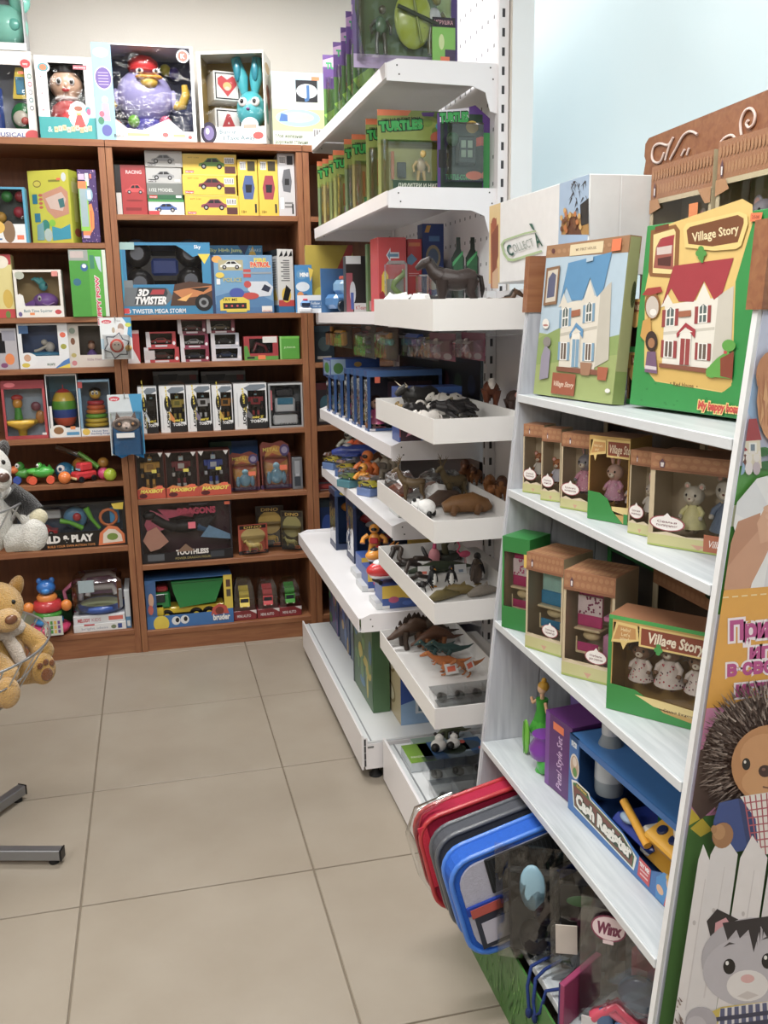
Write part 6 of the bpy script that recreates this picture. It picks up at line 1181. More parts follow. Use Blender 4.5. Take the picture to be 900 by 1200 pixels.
for k,(u0,u1,lab) in enumerate(((519,550,'left hanging pink-edged pack with a white doll above the animal tray'),(552,580,'right hanging pink-edged pack with a white doll above the animal tray'))):
    hang('doll_pack',lab,u0,389,u1,423,1.12,'#8a4a66',lambda c: (c.r(0,0,1,.3,'#a85a78'),c.e(.3,.15,.16,.12,'#d8c8d0'),c.e(.72,.15,.16,.12,'#d8c8d0')),toy=lambda t,W,H: part(t,'doll','toy',lambda m: doll(m,H * .6,'#ecdcd6','#e6e0e8','#b8a8b0' if k else '#e0d4d0',TR(0,-.018,H*.24,s=1))))
# ================================================================ fifth metal shelf: little vehicles
zs = .831
packs = [(379,533,547,'#3a7fb8','#3f8a4a',.945,'far little blue and green vehicle pack on the fifth shelf'),(388,527,549,'#d8c23a','#5a7ab0',.955,'first small pack with a yellow vehicle on the fifth shelf'),(399,537,556,'#d8bf2a','#4a6aa8',.955,'second small pack with a yellow vehicle on the fifth shelf'),(413,545,564,'#6a8a3a','#4a8a9a',.955,'small pack with a green vehicle between two yellow ones'),(426,552,573,'#d9cc2a','#6a86c0',.955,'nearest small pack with a lime yellow vehicle and white cap')]
for k,(u,vt,vb,q,q2,x,lab) in enumerate(packs):
    P = PX(u + 5,vb - 4,x + .03)
    t = thing('vehicle_pack',lab,'toy vehicle',(x + .035,min(P.y,.36),zs),math.radians(-60))
    part(t,'base_card','card',lambda m: m.box((-.035,-.03,0),(.035,.03,.028),q2,.002)); part(t,'toy_vehicle','toy',lambda m: car(m,.075,q,M=TR(0,0,.028,s=1.0))); part(t,'clear_cover','blister',lambda m: m.box((-.036,-.031,.028),(.036,.031,.068),'#fff',.01))
def robot_thing(label,u,v,x,H,c1,c2,rz=-50,name='toy_robot',zz=zs):
    P = PX(u,v,x); t = thing(name,label,'toy robot',(x,P.y,zz),math.radians(rz)); 
    part(t,'body','toy',lambda m: (m.ell((0,0,H*.45),(H*.2,H*.15,H*.24),c1,14,9),m.box((-H*.14,-H*.18,H*.35),(H*.14,-H*.12,H*.55),c2,.004))); part(t,'head','toy',lambda m: (m.ell((0,0,H*.82),(H*.17,H*.15,H*.16),c1,14,9),m.ell((0,-H*.13,H*.82),(H*.1,H*.04,H*.06),'#1f1a1a',10,6)))
    for s in (-1,1): part(t,'arm','toy',lambda m: m.tube([(s*H*.2,0,H*.6),(s*H*.36,-H*.05,H*.5),(s*H*.38,-H*.14,H*.36)],[H*.08,H*.07,H*.09],c1,9)); part(t,'leg','toy',lambda m: m.tube([(s*H*.1,0,H*.3),(s*H*.13,0,H*.15),(s*H*.14,-H*.04,H*.03)],[H*.09,H*.08,H*.1],c2 if s > 0 else c1,9))
    return t
robot_thing('tall orange toy robot standing on the fifth metal shelf',431,548,1.03,.135,'#ee7a1c','#e85a22')
robot_thing('round yellow-orange toy robot beside the tall orange one',424,543,.995,.10,'#f0a018','#d88a1a',-65)
robot_thing('second orange toy robot, behind and farther along the fifth shelf',421,522,1.12,.15,'#e8601e','#c84a1c',-50)
robot_thing('grey and black toy robot in the middle of the fifth shelf',409,520,1.10,.13,'#a8a89c','#3a3a38')
robot_thing('cream and grey toy robot at the right, behind the orange robots',452,545,1.12,.13,'#b8ad98','#6a6258')
t = thing('toy_plane','dark blue toy plane at the far end of the fifth metal shelf','toy plane',(1.06,.30,zs),math.radians(-20))
part(t,'body','toy',lambda m: m.tube([(-.1,0,.075),(-.05,0,.08),(.06,0,.085),(.1,0,.1)],[.01,.026,.024,.01],'#1f3c9a',12)); part(t,'wing','toy',lambda m: m.box((-.03,-.09,.07),(.02,.09,.077),'#2a50c0',.003)); part(t,'canopy','toy',lambda m: m.ell((-.035,0,.1),(.022,.015,.014),'#c8ccd4')); part(t,'stand','toy',lambda m: m.lathe([(.035,0),(.012,.06)],(0,0,0),'#8f9096',12))
solid('dark_toy_box','long dark brown box standing at the back of the fifth metal shelf','toy box',.94,.035,.2,'#3b3431',(1.232,-.27,zs),math.radians(-90),lambda c: c.r(0,.85,1,1,'#4a4340'))  # added brown slab, shade at the shelf back put into its colour
for k,(u,v) in enumerate(((449,592),(463,607))):
    P = PZ(u,v,zs); solid('flat_pack',('farther' if not k else 'nearer') + ' flat clear-topped pack lying near the end of the fifth shelf','toy pack',.1,.12,.012,'#d9dcda',(P.x + .06,P.y,zs),0,top=lambda c: (c.r(.1,.1,.9,.9,'#a8b0ae'),c.r(.2,.2,.5,.8,'#6a7a74')))
# ================================================================ deep sixth shelf: winged vehicle sets
zs = .546
def planebox(label,x0,y,W,H,D,frame,toyc,jet,rz=0,extra=None):
    def toy(t):
        part(t,'toy_jet','toy',lambda m: (m.ell((-.01,D*.4,H*.68),(W*.32,D*.25,H*.12),toyc),m.ell((-W*.1,D*.2,H*.6),(W*.2,D*.15,H*.07),'#e8e8ec'),m.prism([(W*.0,H*.72),(W*.3,H*.72),(W*.36,H*.9)][::-1],D*.35,D*.42,toyc),m.ell((-W*.12,D*.16,H*.74),(W*.08,D*.06,H*.05),'#f4f6f8')))
        part(t,'toy_robot','toy',lambda m: robot(m,H * .42,toyc,jet,TR(0,D*.45,H*.06)))
    return wbox('jet_robot_box',label,'toy box',W,D,H,frame,(x0 + W / 2,y,zs),rz,(.05,.1,.95,.9),lambda c: (c.r(0,.9,1,1,'#2a4a7c'),c.e(.2,.95,.12,.04,'#e8d23a')),inner='#23508e',toy=toy,sidewin=True)
P = PZ(388,647,zs)
planebox('far navy window box with an orange winged robot on the deep shelf',.93,.08,.24,.24,.12,'#22365c','#ea9222','#3a5a9a')
Q = PZ(399,655,zs)
planebox('near navy window box with a red winged robot on the deep shelf',.955,-.14,.26,.235,.13,'#1f3058','#d01c2c','#3a6ac0')
solid('yellow_set_box','tall narrow yellow box behind the red winged robot box','toy box',.1,.05,.2,'#c9a21c',(1.21,-.2,zs),0,lambda c: (c.r(.1,.75,.9,.92,'#8a6a10'),c.e(.5,.2,.35,.14,'#a8406a'),c.r(0,0,1,.06,'#7a5a8a')))
solid('green_set_box','tall dark green box at the back of the deep shelf','toy box',.08,.2,.235,'#2c4a26',(1.225,.15,zs),0,lambda c: c.e(.5,.5,.3,.3,'#4a6a34'))
def jet(label,P,c1,L,rz,zz):
    t = thing('toy_jet',label,'toy plane',(P[0],P[1],zz),math.radians(rz))
    part(t,'body','toy',lambda m: (m.ell((0,0,L*.3),(L*.5,L*.24,L*.2),c1,20,12),m.ell((0,0,L*.2),(L*.44,L*.2,L*.13),'#e9e6ea',18,10)))
    part(t,'cockpit','toy',lambda m: m.ell((-L*.2,0,L*.44),(L*.14,L*.13,L*.08),'#f2f4f6' if c1 != '#ee9a18' else '#2a2a30'))
    for s in (-1,1): part(t,'wing','toy',lambda m: m.prismz([(-L*.1,s*L*.18),(L*.2,s*L*.18),(L*.24,s*L*.5),(L*.08,s*L*.48)][::s],L*.24,L*.28,c1)); part(t,'tail_fin','toy',lambda m: m.prism([(L*.25,L*.4),(L*.5,L*.36),(L*.56,L*.58)][::-1],s*L*.1 - .002,s*L*.1 + .002,c1))
    for x in (-.25,.2): part(t,'wheel','toy',lambda m: m.lathe([(L*.05,-L*.15),(L*.05,L*.15)],(x*L,0,L*.05),'#1c1c20',12,'Y'))
    return t
def demo(label,P,c1,W=.17):
    t = thing('toy_box',label,'toy box',(P[0],P[1],zs)); 
    part(t,'carton','card',lambda m: (m.box((0,0,0),(W,.1,.075),'#2a55a8',.001),(lambda c: (c.r(0,.45,1,1,'#e8c22a'),c.p([(0,.45),(.3,.5),(.6,.35),(.9,.3),(1,.45),(1,.6),(.6,.5),(.3,.62),(0,.6)],'#e8c22a'),c.e(.6,.72,.1,.14,'#e8902a'),c.e(.22,.38,.1,.14,'#c84a7a'),c.e(.85,.25,.1,.18,'#d02430'),c.r(0,0,.14,.14,'#eeeeee'),c.e(.48,.2,.1,.1,'#3a6ac8')))(Canvas(m,lambda a,b: (a*W,0,b * .075),(0,-1,0),asp=.45)),m.box((-.02,-.001,0),(0,.1,.02),'#d9dcde')))
    return t
P = PZ(437,719,zs); demo('open blue and yellow box on which the red toy jet stands, near shelf end',(.925,-.70),'#d01c22')
jet('shiny red toy jet standing on its box at the near end of the deep shelf',(.955,-.655),'#d4161e',.15,14,zs + .0758)
demo('open box under the orange toy jet, behind the red jet',(.925,-.50),'#ee9a18',.15); jet('orange toy jet with dark visor behind the red one',(.985,-.44),'#ee9a18',.12,20,zs + .0758)
demo('open box under the small orange jet robot, third from the shelf end',(.94,-.34),'#ee9a18',.13); robot_thing('orange winged robot with a black visor standing on its box on the deep shelf',433,640,.99,.11,'#f0a01a','#d02028',-20,zz=zs + .0758).location = (1.0,-.29,zs + .0758)
# ================================================================ base deck boxes
zs = .135
bb = [((.955,.40),.19,.37,'#3a4a78','farthest big puzzle box with purple and yellow figures on the base deck',['#7a4a9a','#d8b83a','#2a6a9a','#3f8a4a']),((.955,.18),.20,.37,'#2f4a78','second big picture box, purple and blue, on the base deck',['#5a3f8a','#3a6ab0','#c8a86a','#6a3a5a']),((.955,-.04),.20,.37,'#6a8494','grey-blue picture box in the middle of the base deck',['#8fa8b0','#5a6f80','#8a5a4a','#a8b8bc']),((.955,-.26),.31,.37,'#4a7048','green jungle picture box near the end of the base deck',['#3a6a3a','#c8b83a','#3a7aa0','#5f8f4a'])]
for k,((x,y),W,H,q,lab,cs) in enumerate(bb):
    H = .358
    rd = random.Random(k + 11)
    def art(c):
        for j in range(26): c.e(rd.uniform(.08,.92),rd.uniform(.08,.92),rd.uniform(.04,.16),rd.uniform(.04,.13),rd.choice(cs),10)
        c.r(.0,.0,.05,1,'#22304a'); c.r(0,.94,1,1,cs[0])
    solid('puzzle_box',lab,'puzzle box',W - .006,.06,H,q,(x,y - W / 2,zs),math.radians(-90),art,left=lambda c: c.r(0,0,1,1,q))
t = solid('play_set_box','beige and blue box with round windows at the near end of the base deck','toy box',.2,.26,.36,'#2c55a8',(1.085,-.685,zs),0,lambda c: (c.r(0,0,1,1,'#2450a8'),c.p([(0,0),(1,0),(1,.35),(0,.2)],'#8fb4dc'),c.r(.25,.1,.7,.26,'#d8e2ea'),c.r(.3,.12,.5,.2,'#5a7a94')),left=lambda c: (c.r(0,0,1,1,'#c9b890'),[c.e(.5,.2 + .3*k,.24,.1,'#8a7448') for k in range(3)],[c.e(.5,.2 + .3*k,.18,.075,'#d8cfae') for k in range(3)]))
solid('play_set_box','brown-grey box standing between the jungle picture box and the end box','toy box',.2,.1,.37,'#8a8060',(1.085,-.41,zs),0)
# ================================================================ sign box over the tray display
HX = 1.12
sg = thing('sign_box','long white sign box lettered COLLECTA with wildlife pictures above the animal trays','sign',(0,0,0))
def _hz(u,v): return PX(u,v,HX)
y_near = _hz(690,240).y; y_far = _hz(573,290).y; z0,z1 = 1.532,_hz(655,215).z
mb = MB('card'); mb.box((HX,y_near,z0),(HX + .14,y_far,z1),'#f4f4f4',.002); mb.build('carton',sg)
mb = MB('card'); mb.prismz([(HX + .02,y_far + .001),(HX + .03,y_far + .001),(HX + .03,y_far + .02),(HX + .02,y_far + .02)],z0 + .002,z1 - .02,'#e8e8ea'); mb.build('holder',sg)
mb = MB('card'); c = pxcanvas(mb,(HX,0,0),(-1,0,0))
def zy(y,z): q = proj((HX,y,z)); return q
def quadyz(ya,yb,za,zb,col): c.p([zy(ya,za),zy(yb,za),zy(yb,zb),zy(ya,zb)],col)
yb_ = _hz(586,290).y; yc_ = _hz(655,260).y
quadyz(y_far - .001,yb_,z0 + .001,z1 - .001,'#e8c98a')
c.p([(575,262),(582,255),(583,335),(575,338)],'#b5632e'); c.p([(576,275),(584,262),(584,300),(577,330)],'#8a4428'); c.e(579,262,3,7,'#a8502a'); c.p([(577,320),(584,312),(584,338),(577,338)],'#d8b08a')
quadyz(yc_,y_near + .001,z0 + .001,z1 - .001,'#a9c4e2'); 
c.p([(658,262),(668,248),(690,262),(690,275),(658,275)],'#b8863a'); c.p([(663,275),(668,255),(676,252),(682,275)],'#6a3a20'); c.p([(680,240),(690,232),(690,262),(681,265)],'#2c2a2c')
rd = random.Random(4)
for k in range(26):
    a = rd.uniform(669,688); b = rd.uniform(208,245); c.p([(a,b),(a + rd.uniform(-6,6),b + rd.uniform(6,12)),(a + 1.2,b + 1)],'#3a3230')
for k in range(18):
    a = rd.uniform(658,684); b = rd.uniform(246,270); c.e(a,b,1.8,3.5,rd.choice(['#c8742a','#e0b060','#7a4a28']),7)
# logo
rt = -.33
def P2(du,dv): return (599 + du*math.cos(rt) - dv*math.sin(rt),293 + du*math.sin(rt) + dv*math.cos(rt))
c.p([P2(*q) for q in ((-3,-14),(22,-14),(36,-12),(36,-10.5),(22,-12),(-2,-12),(-6,-9),(-7,0),(-5,8),(0,11),(35,12),(35,14),(0,14),(-7,11),(-9.5,2),(-8.5,-10))],'#b6cf9a')
c.t('OLLECT',*P2(16,-.5),10,'#9aa69c',w=25,up=-1,rot=rt,off=.0); c.t('C',*P2(-.5,0),13,'#1f5f52',w=6.5,up=-1,rot=rt,off=.03); c.t('A',*P2(34.5,-1),17,'#1f5a48',w=7,up=-1,rot=rt,off=.02)
c.p([P2(33,-14),P2(31,-22),P2(34.5,-21),P2(35,-12)],'#2f6a5a')
mb.build('print',sg)
mb = MB('card'); mb.box((HX + .002,y_near - .001,z0),(HX + .066,y_near - .0002,z1 - .002),'#eeeeee'); mb.box((HX + .069,y_near - .001,z0),(HX + .138,y_near - .0002,z1 - .002),'#ebebeb'); mb.build('end_flap',sg)
# ================================================================ toy animals in the trays
AN = {}
def put(name,label,cat,u,v,tr,rz,fn,mat='figure',dz=0,lie=0,group=None,plane=None):
    """stand a toy on tray tr (0 top .. 4) at the picture point of its feet"""
    zf,zn,h = TRZ[tr]; P = PZ(u,v,zf)
    for _ in range(4): P = PZ(u,v,ztray(tr,max(min(P.y,TY0),TY1)))
    x = min(max(P.x,TX0 + .02),TX1 - .02); y = min(max(P.y,TY1 + .03),TY0 - .03)
    t = thing(name,label,cat,(x,y,ztray(tr,y) + dz),math.radians(rz),group)
    if lie: t.rotation_euler = (math.radians(lie),0,math.radians(rz))
    mb = MB(mat); fn(mb); o = mb.build('figure',t); R3 = t.rotation_euler.to_matrix(); Q = [R3 @ v.co for v in o.data.vertices]
    lo = [min(q[i] for q in Q) for i in range(3)]; hi = [max(q[i] for q in Q) for i in range(3)]; e = .0035
    t.location.x = min(max(x,TX0 + e - lo[0]),TX1 - e - hi[0]) if hi[0] - lo[0] < TX1 - TX0 else (TX0 + TX1) / 2
    t.location.y = y = min(max(y,TY1 + e - lo[1]),TY0 - e - hi[1]); t.location.z = ztray(tr,y + hi[1]) + dz - (min(lo[2],0) if lie else min(lo[2],0)) + .0005
    return t
def onledge(name,label,tr,x,y,rz,fn):
    zl = min(TRZ[tr][0],TRZ[tr][1]) + TRZ[tr][2] - .0195; t = thing(name,label,'toy animal',(x,y,zl),math.radians(rz)); part(t,'figure','figure',fn); return t
def tagon(t,x,y,z,q='#f0602c',s=.02,rx=0):
    part(t,'price_tag','card',lambda m: (setattr(m,'M',TR(x,y,z,math.radians(20),1,math.radians(-25))),m.box((-s,-.0006,0),(s,0,s*1.5),'#eeeeec'),m.box((-s * .65,-.0011,s * .35),(s * .6,-.0006,s*1.1),q)))
# tray 1: horse on top (eye level)
t = thing('toy_horse','dark brown toy horse standing in the top tray facing left','toy animal',(1.015,-1.17,ztray(0,-1.17) + .0305),math.radians(-14)); 
part(t,'figure','figure',lambda m: quadruped(m,.155,'#2e2320',mane='#1d1614',tail='#1a1412',leglen=.5,neck=.3,hh=.55,headlen=.19,body=(.5,.2,.2)))
solid('white_box','flat white box under the dark brown horse in the top tray','box',.15,.09,.03,'#e8e6e2',(1.015,-1.215,ztray(0,-1.21)),0)
t = thing('toy_horse','black-tailed toy horse behind the dark brown horse in the top tray','toy animal',(1.08,-1.27,ztray(0,-1.27)),math.radians(170)); part(t,'figure','figure',lambda m: quadruped(m,.10,'#57402f',mane='#201a16',tail='#1d1614',leglen=.5,neck=.3,hh=.55,headlen=.2))
for k,(x,y,lab) in enumerate(((.945,-.82,'crumpled white paper bag at the far end of the top tray'),(.95,-.92,'second crumpled white bag in the top tray beside the black-tipped one'),(.96,-1.03,'small crumpled white bag in front of the dark brown horse'))):
    o = MB('matte'); rdd = random.Random(k); o.ell((0,0,.038),(.035,.05,.040),'#efeeec',9,6); o.v = [(a + rdd.uniform(-.007,.007),b + rdd.uniform(-.007,.007),max(0,cc + rdd.uniform(-.006,.006))) for a,b,cc in o.v]; o.smooth = [False]*len(o.f)
    k2 = o.build('paper_bag'); k2.location = (x,y,ztray(0,y)); tag(k2,lab,'bag')
t = thing('toy_whale','small dark toy whale lying in the top tray beside the bags','toy animal',(.95,-.975,ztray(0,-.975) + .04),0); part(t,'figure','figure',lambda m: m.tube([(-.04,0,.02),(-.01,0,.026),(.03,0,.02),(.055,0,.03)],[.008,.018,.012,.003],'#2a2728',10))
# tray 2: cows and bulls
def cow(c1,sp,L=.12,**k): return lambda m: quadruped(m,L,c1,leglen=.36,neck=.16,hh=.25,headlen=.17,body=(.5,.24,.24),spots=sp,tail=c1,**k)
put('toy_bull','large black long-horned toy bull standing in the second tray','toy animal',560,474,1,8,lambda m: quadruped(m,.15,'#1c1a1a',horns='long',leglen=.36,neck=.14,hh=.3,headlen=.18,body=(.5,.24,.26),tail='#1a1818'))
onledge('toy_bull','brown and white toy bull behind the black long-horned one',1,1.178,-.98,72,lambda m: quadruped(m,.13,'#6b3a24',head='#e8e2da',leglen=.4,neck=.16,hh=.35,headlen=.18,body=(.5,.2,.22),tail='#4a2a1c'))
put('toy_cow','black and white toy cow standing in the middle of the second tray','toy animal',556,486,1,-20,cow('#d9d6cf',('#1f1d1d',9),.12))
onledge('toy_cow','dark brown toy cow with a pinkish muzzle at the right of the second tray',1,1.175,-1.17,80,cow('#3a2620',None,.11,head='#c9948a'))
put('toy_goat','small tan toy goat at the far left corner of the second tray','toy animal',474,489,1,-60,lambda m: quadruped(m,.06,'#9a8358',leglen=.45,neck=.25,hh=.4,headlen=.2,horns=None))
for k,(u,v,rz,c1,sp,lab) in enumerate(((488,492,20,'#232122',('#dedad4',4),'black toy cow with small white patches lying at the left of the second tray'),(503,486,60,'#e3dfd8',('#1c1a1a',8),'white toy cow with black patches in the second tray'),(517,493,-30,'#dcd8d2',('#2a2828',6),'white and grey toy cow with an orange price tag in the second tray'),(527,483,80,'#201e1f',('#e4e0da',5),'black toy cow with white patches beside the clear-wrapped animals'),(500,503,-10,'#cfcac4',('#3a3636',3),'pale toy calf lying near the front wall of the second tray'))):
    tt = put('toy_cow',lab,'toy animal',u,v,1,rz,cow(c1,sp,.085),dz=.0)
    if k == 2: tagon(tt,0,-.03,.03)
for k,(u,v,rz) in enumerate(((545,500,15),(570,496,5))):
    tt = put('toy_horse',('left' if not k else 'right') + ' black toy horse lying on its side in the second tray','toy animal',u,v,1,rz,lambda m: quadruped(m,.11,'#1e1c1e',leglen=.5,neck=.3,hh=.5,headlen=.2,mane='#111',tail='#111'),lie=-78,dz=.022)
put('toy_elk','small olive grey toy animal near the right end of the second tray','toy animal',584,487,1,10,lambda m: quadruped(m,.09,'#6f6a4c',leglen=.4,neck=.2,hh=.4))
# tray 3: deer and lions
t = put('toy_deer','olive brown toy stag with antlers standing at the left of the third tray','toy animal',486,590,2,-20,lambda m: quadruped(m,.10,'#5f4d34',horns='antler',leglen=.58,neck=.3,hh=.8,headlen=.18,body=(.5,.17,.19)))
put('toy_deer','greyish toy stag with antlers in the middle of the third tray','toy animal',540,585,2,10,lambda m: quadruped(m,.10,'#6a5c40',horns='antler',leglen=.52,neck=.3,hh=.8,headlen=.18,body=(.5,.2,.2)))
def lion(col,mane,L): return lambda m: (quadruped(m,L,col,leglen=.36,neck=.12,hh=.35,headlen=.13,body=(.5,.2,.2),tail=None,ears=False),m.ell((-.31*L,0,.56*L),(.13*L,.15*L,.17*L),mane,12,8) if mane else None,m.tube([(.3*L,0,.42*L),(.42*L,0,.3*L),(.44*L,.02*L,.14*L)],[.025*L,.015*L,.025*L],col,6))
for k,(u,v,rz,col,mn,L,lab) in enumerate(((528,549,50,'#8a5a34','#4f2c1a',.10,'leftmost maned toy lion at the back of the third tray'),(552,552,15,'#7d5030','#5a3420',.13,'second maned toy lion from the left at the back of the third tray'),(574,558,10,'#96643c',None,.12,'toy lioness standing in front of the maned lions'),(590,548,20,'#83552f','#4a2a18',.13,'dark maned toy lion at the back right of the third tray'),(584,571,80,'#946038',None,.085,'small toy lion cub nearest the plank stand in the third tray'))):
    zl = min(TRZ[2][0],TRZ[2][1]) + TRZ[2][2] - .0195; P = PZ(u,v,zl); t = thing('toy_lion',lab,'toy animal',(1.183,max(-1.45,min(-.8,PX(u,v,1.183).y)),zl),math.radians((50,60,70,62,85)[k])); part(t,'figure','figure',lion(col,mn,L * .8))
put('toy_panda','small white and black toy panda by the front wall of the third tray','toy animal',500,606,2,-40,lambda m: (m.ell((0,0,.025),(.026,.02,.022),'#eeeeec'),m.ell((-.028,0,.03),(.017,.016,.016),'#f2f2f0'),[m.ell((-.03,s * .013,.045),.006,'#161616',8,5) for s in (-1,1)],[m.ell((-.042,s * .007,.032),.0045,'#161616',8,5) for s in (-1,1)],[m.ell((x,s * .014,.008),(.008,.008,.01),'#1a1a1a',8,5) for s in (-1,1) for x in (-.014,.014)]))
put('toy_bear','brown toy bear lying at the front right of the third tray','toy animal',545,602,2,-5,lambda m: (m.tube([(-.06,0,.018),(-.03,0,.026),(.02,0,.03),(.06,0,.018),(.075,0,.012)],[.014,.024,.028,.02,.006],'#7a5530',12),[m.tube([(x,s * .02,.02),(x - .01,s * .035,.006)],[.012,.008],'#6a4828',8) for s in (-1,1) for x in (-.03,.035)]))
put('toy_seal','dark grey toy animal lying with tags in the middle of the third tray','toy animal',518,590,2,15,lambda m: m.tube([(-.06,0,.014),(-.02,0,.024),(.03,0,.022),(.07,0,.01)],[.012,.024,.02,.006],'#55443a',10))
for k,(u,v,s,lab) in enumerate(((462,573,.05,'crumpled clear wrapped toy with a rusty patch at the far left of the third tray'),(484,566,.05,'clear wrapped brown and white toy behind the olive stag'),(512,565,.045,'crumpled clear bag beside the grey stag'),(526,588,.035,'crumpled white tissue in the middle of the third tray'))):
    tt = put('wrapped_toy',lab,'wrapped toy',u,v,2,k*40,lambda m: (m.ell((0,0,s * .45),(s * .8,s * .5,s * .42),['#a5583a','#8a5f4a','#9a9a98','#efefef'][k],12,7),m.ell((s * .3,0,s * .4),(s * .4,s * .4,s * .4),'#d8d6d2',10,6)))
    o = MB('milky' if k < 3 else 'matte'); rdd = random.Random(k + 9); o.ell((0,0,s * .75),(s*1.0,s * .8,s * .75),'#f2f2f2',11,7); o.v = [(a + rdd.uniform(-.15,.15)*s,b + rdd.uniform(-.15,.15)*s,max(0,cc + rdd.uniform(-.1,.25)*s)) for a,b,cc in o.v]; o.smooth = [False]*len(o.f); o.build('wrapper',tt)
# tray 4: snakes, penguins, flamingo
def snake(col,k,L=.12,r=.008): return lambda m: m.tube([(-L / 2 + L*i / 39,.022*math.sin(i * .36 + k),r + .010*(1 + math.sin(i * .25 + k)) + (.022*max(0,8 - i) / 8)) for i in range(40)],[r * .5,r * .8] + [r * .85]*34 + [r * .7,r * .5,r * .3,r * .15],col,8)
for k,(u,v,rz,col,lab) in enumerate(((462,655,-50,'#3a2f28','dark coiled toy snake at the far left corner of the fourth tray'),(478,668,-60,'#2b2522','second dark toy snake along the left wall of the fourth tray'),(490,682,-50,'#38302c','short dark toy snake nearest the front on the left of the fourth tray'),(517,650,-10,'#2c2a2a','black toy snake behind the pink pig in the fourth tray'))):
    put('toy_snake',lab,'toy animal',u,v,3,rz,snake(col,k,.13 if k < 2 else .09,.0095 if k < 2 else .007),'figure')
put('toy_cobra','rearing olive toy cobra on a dark coil in the fourth tray','toy animal',543,655,3,0,lambda m: (m.tube([(.035*math.cos(a * .7),.035*math.sin(a * .7),.009 + a * .0008) for a in range(10)],.011,'#33372f',9),m.tube([(.0,0,.015),(-.005,0,.045),(.01,0,.07),(-.003,0,.085)],[.011,.01,.013,.006],'#55523c',9)))
put('toy_pig','pink toy pig hanging tail up behind the penguins','toy animal',509,662,3,0,lambda m: (m.ell((0,0,.026),(.018,.016,.026),'#e39aa4'),m.tube([(0,0,.045),(.002,0,.07)],[.007,.005],'#c8507a',8)))
put('toy_flamingo','bright pink toy flamingo at the back right of the fourth tray','toy animal',566,664,3,10,lambda m: bird(m,.085,'#e8688c','#f2b0bc',long_neck=True))
for k,(u,v,rz,lab) in enumerate(((507,688,20,'left toy penguin standing in the fourth tray'),(529,687,-15,'right toy penguin standing in the fourth tray'))):
    put('toy_penguin',lab,'toy animal',u,v,3,rz,lambda m: bird(m,.062,'#1a1b20','#eeeeea',beak='#c8882c'))
put('toy_vulture','tall brown toy bird standing to the right of the penguins','toy animal',558,685,3,30,lambda m: bird(m,.075,'#4c4038','#5a4c42',beak='#6a5a3a'))
put('toy_crow','dark toy bird standing by the right end of the fourth tray','toy animal',575,678,3,0,lambda m: bird(m,.08,'#2a2a2e','#34343a',beak='#333'))
put('toy_crocodile','dark green toy crocodile lying across the middle of the fourth tray','toy animal',545,668,3,5,lambda m: (m.tube([(-.1,0,.008),(-.06,0,.012),(-.02,0,.016),(.04,0,.014),(.1,0,.008)],[.006,.011,.018,.014,.003],'#3a4434',10),[m.tube([(x,s * .015,.012),(x - .005,s * .03,.004)],[.006,.005],'#3a4434',6) for s in (-1,1) for x in (-.03,.03)]))
for k,(u,v,rz,col,lab) in enumerate(((520,703,20,'#6a5f3a','olive toy fish lying by the front corner of the fourth tray'),(543,699,-10,'#75663e','brown toy crocodile lying at the front of the fourth tray'),(573,697,15,'#8a8278','pale grey toy shark lying at the front right of the fourth tray'))):
    put('toy_reptile',lab,'toy animal',u,v,3,rz,lambda m: (m.tube([(-.05,0,.008),(-.02,0,.014),(.02,0,.013),(.055,0,.006)],[.006,.015,.012,.003],col,10),m.prism([(-.01,.02),(.015,.02),(.01,.036)][::-1],-.002,.002,col)))
put('toy_spider','small black toy spider by the left penguin in the fourth tray','toy animal',496,691,3,0,lambda m: (m.ell((0,0,.014),(.012,.01,.009),'#1d1a1a'),m.ell((-.014,0,.012),.007,'#1d1a1a'),[m.tube([(0,0,.012),(.018*math.cos(a),.018*math.sin(a),.018),(.03*math.cos(a),.03*math.sin(a),.001)],.0016,'#1d1a1a',4) for a in [k * .78 for k in range(8)]]))
for k,(u,v,col,lab) in enumerate(((504,672,'#e9e9e8','white price card between the snakes and the penguins'),(540,673,'#e6e8ea','white price card with small print behind the right penguin'),(565,676,'#dfe0e0','grey-white price card with an orange sticker by the dark bird'))):
    zz = ztray(3,-1.1); P = PZ(u,v,zz); y = min(max(P.y,TY1 + .03),TY0 - .03); tt = thing('price_card',lab,'price card',(P.x,y,ztray(3,y)),math.radians(10*k - 10)); tt.rotation_euler[0] = math.radians(-15)
    part(tt,'card','card',lambda m: (m.box((-.018,-.0006,0),(.018,0,.028),col),m.box((-.006,-.001,.005),(.008,-.0006,.013),'#ee6a4a' if k != 1 else '#8a9ab0')))
# tray 5: dinosaurs
put('toy_dinosaur','large plated toy dinosaur at the far corner of the lowest tray','toy dinosaur',480,758,4,5,lambda m: dino(m,.19,'#4a3527',plates='#33261f',biped=False,belly='#3a2c22'))
put('toy_dinosaur','second dark plated toy dinosaur behind the first one','toy dinosaur',522,748,4,-5,lambda m: dino(m,.17,'#40342a',plates='#2f2620',biped=False,belly='#5a3c28'))
put('toy_dinosaur','long brown toy dinosaur at the back right of the lowest tray','toy dinosaur',562,752,4,5,lambda m: dino(m,.16,'#5a3b2a',plates=None,biped=False,belly='#8a5a38'))
put('toy_dinosaur','teal two-legged toy dinosaur behind the orange one in the lowest tray','toy dinosaur',508,772,4,10,lambda m: dino(m,.12,'#2f4c4c',belly='#6a7a70'))
put('toy_dinosaur','teal and brown two-legged toy dinosaur at the right of the lowest tray','toy dinosaur',562,768,4,0,lambda m: dino(m,.13,'#34504e',belly='#7a4a30'))
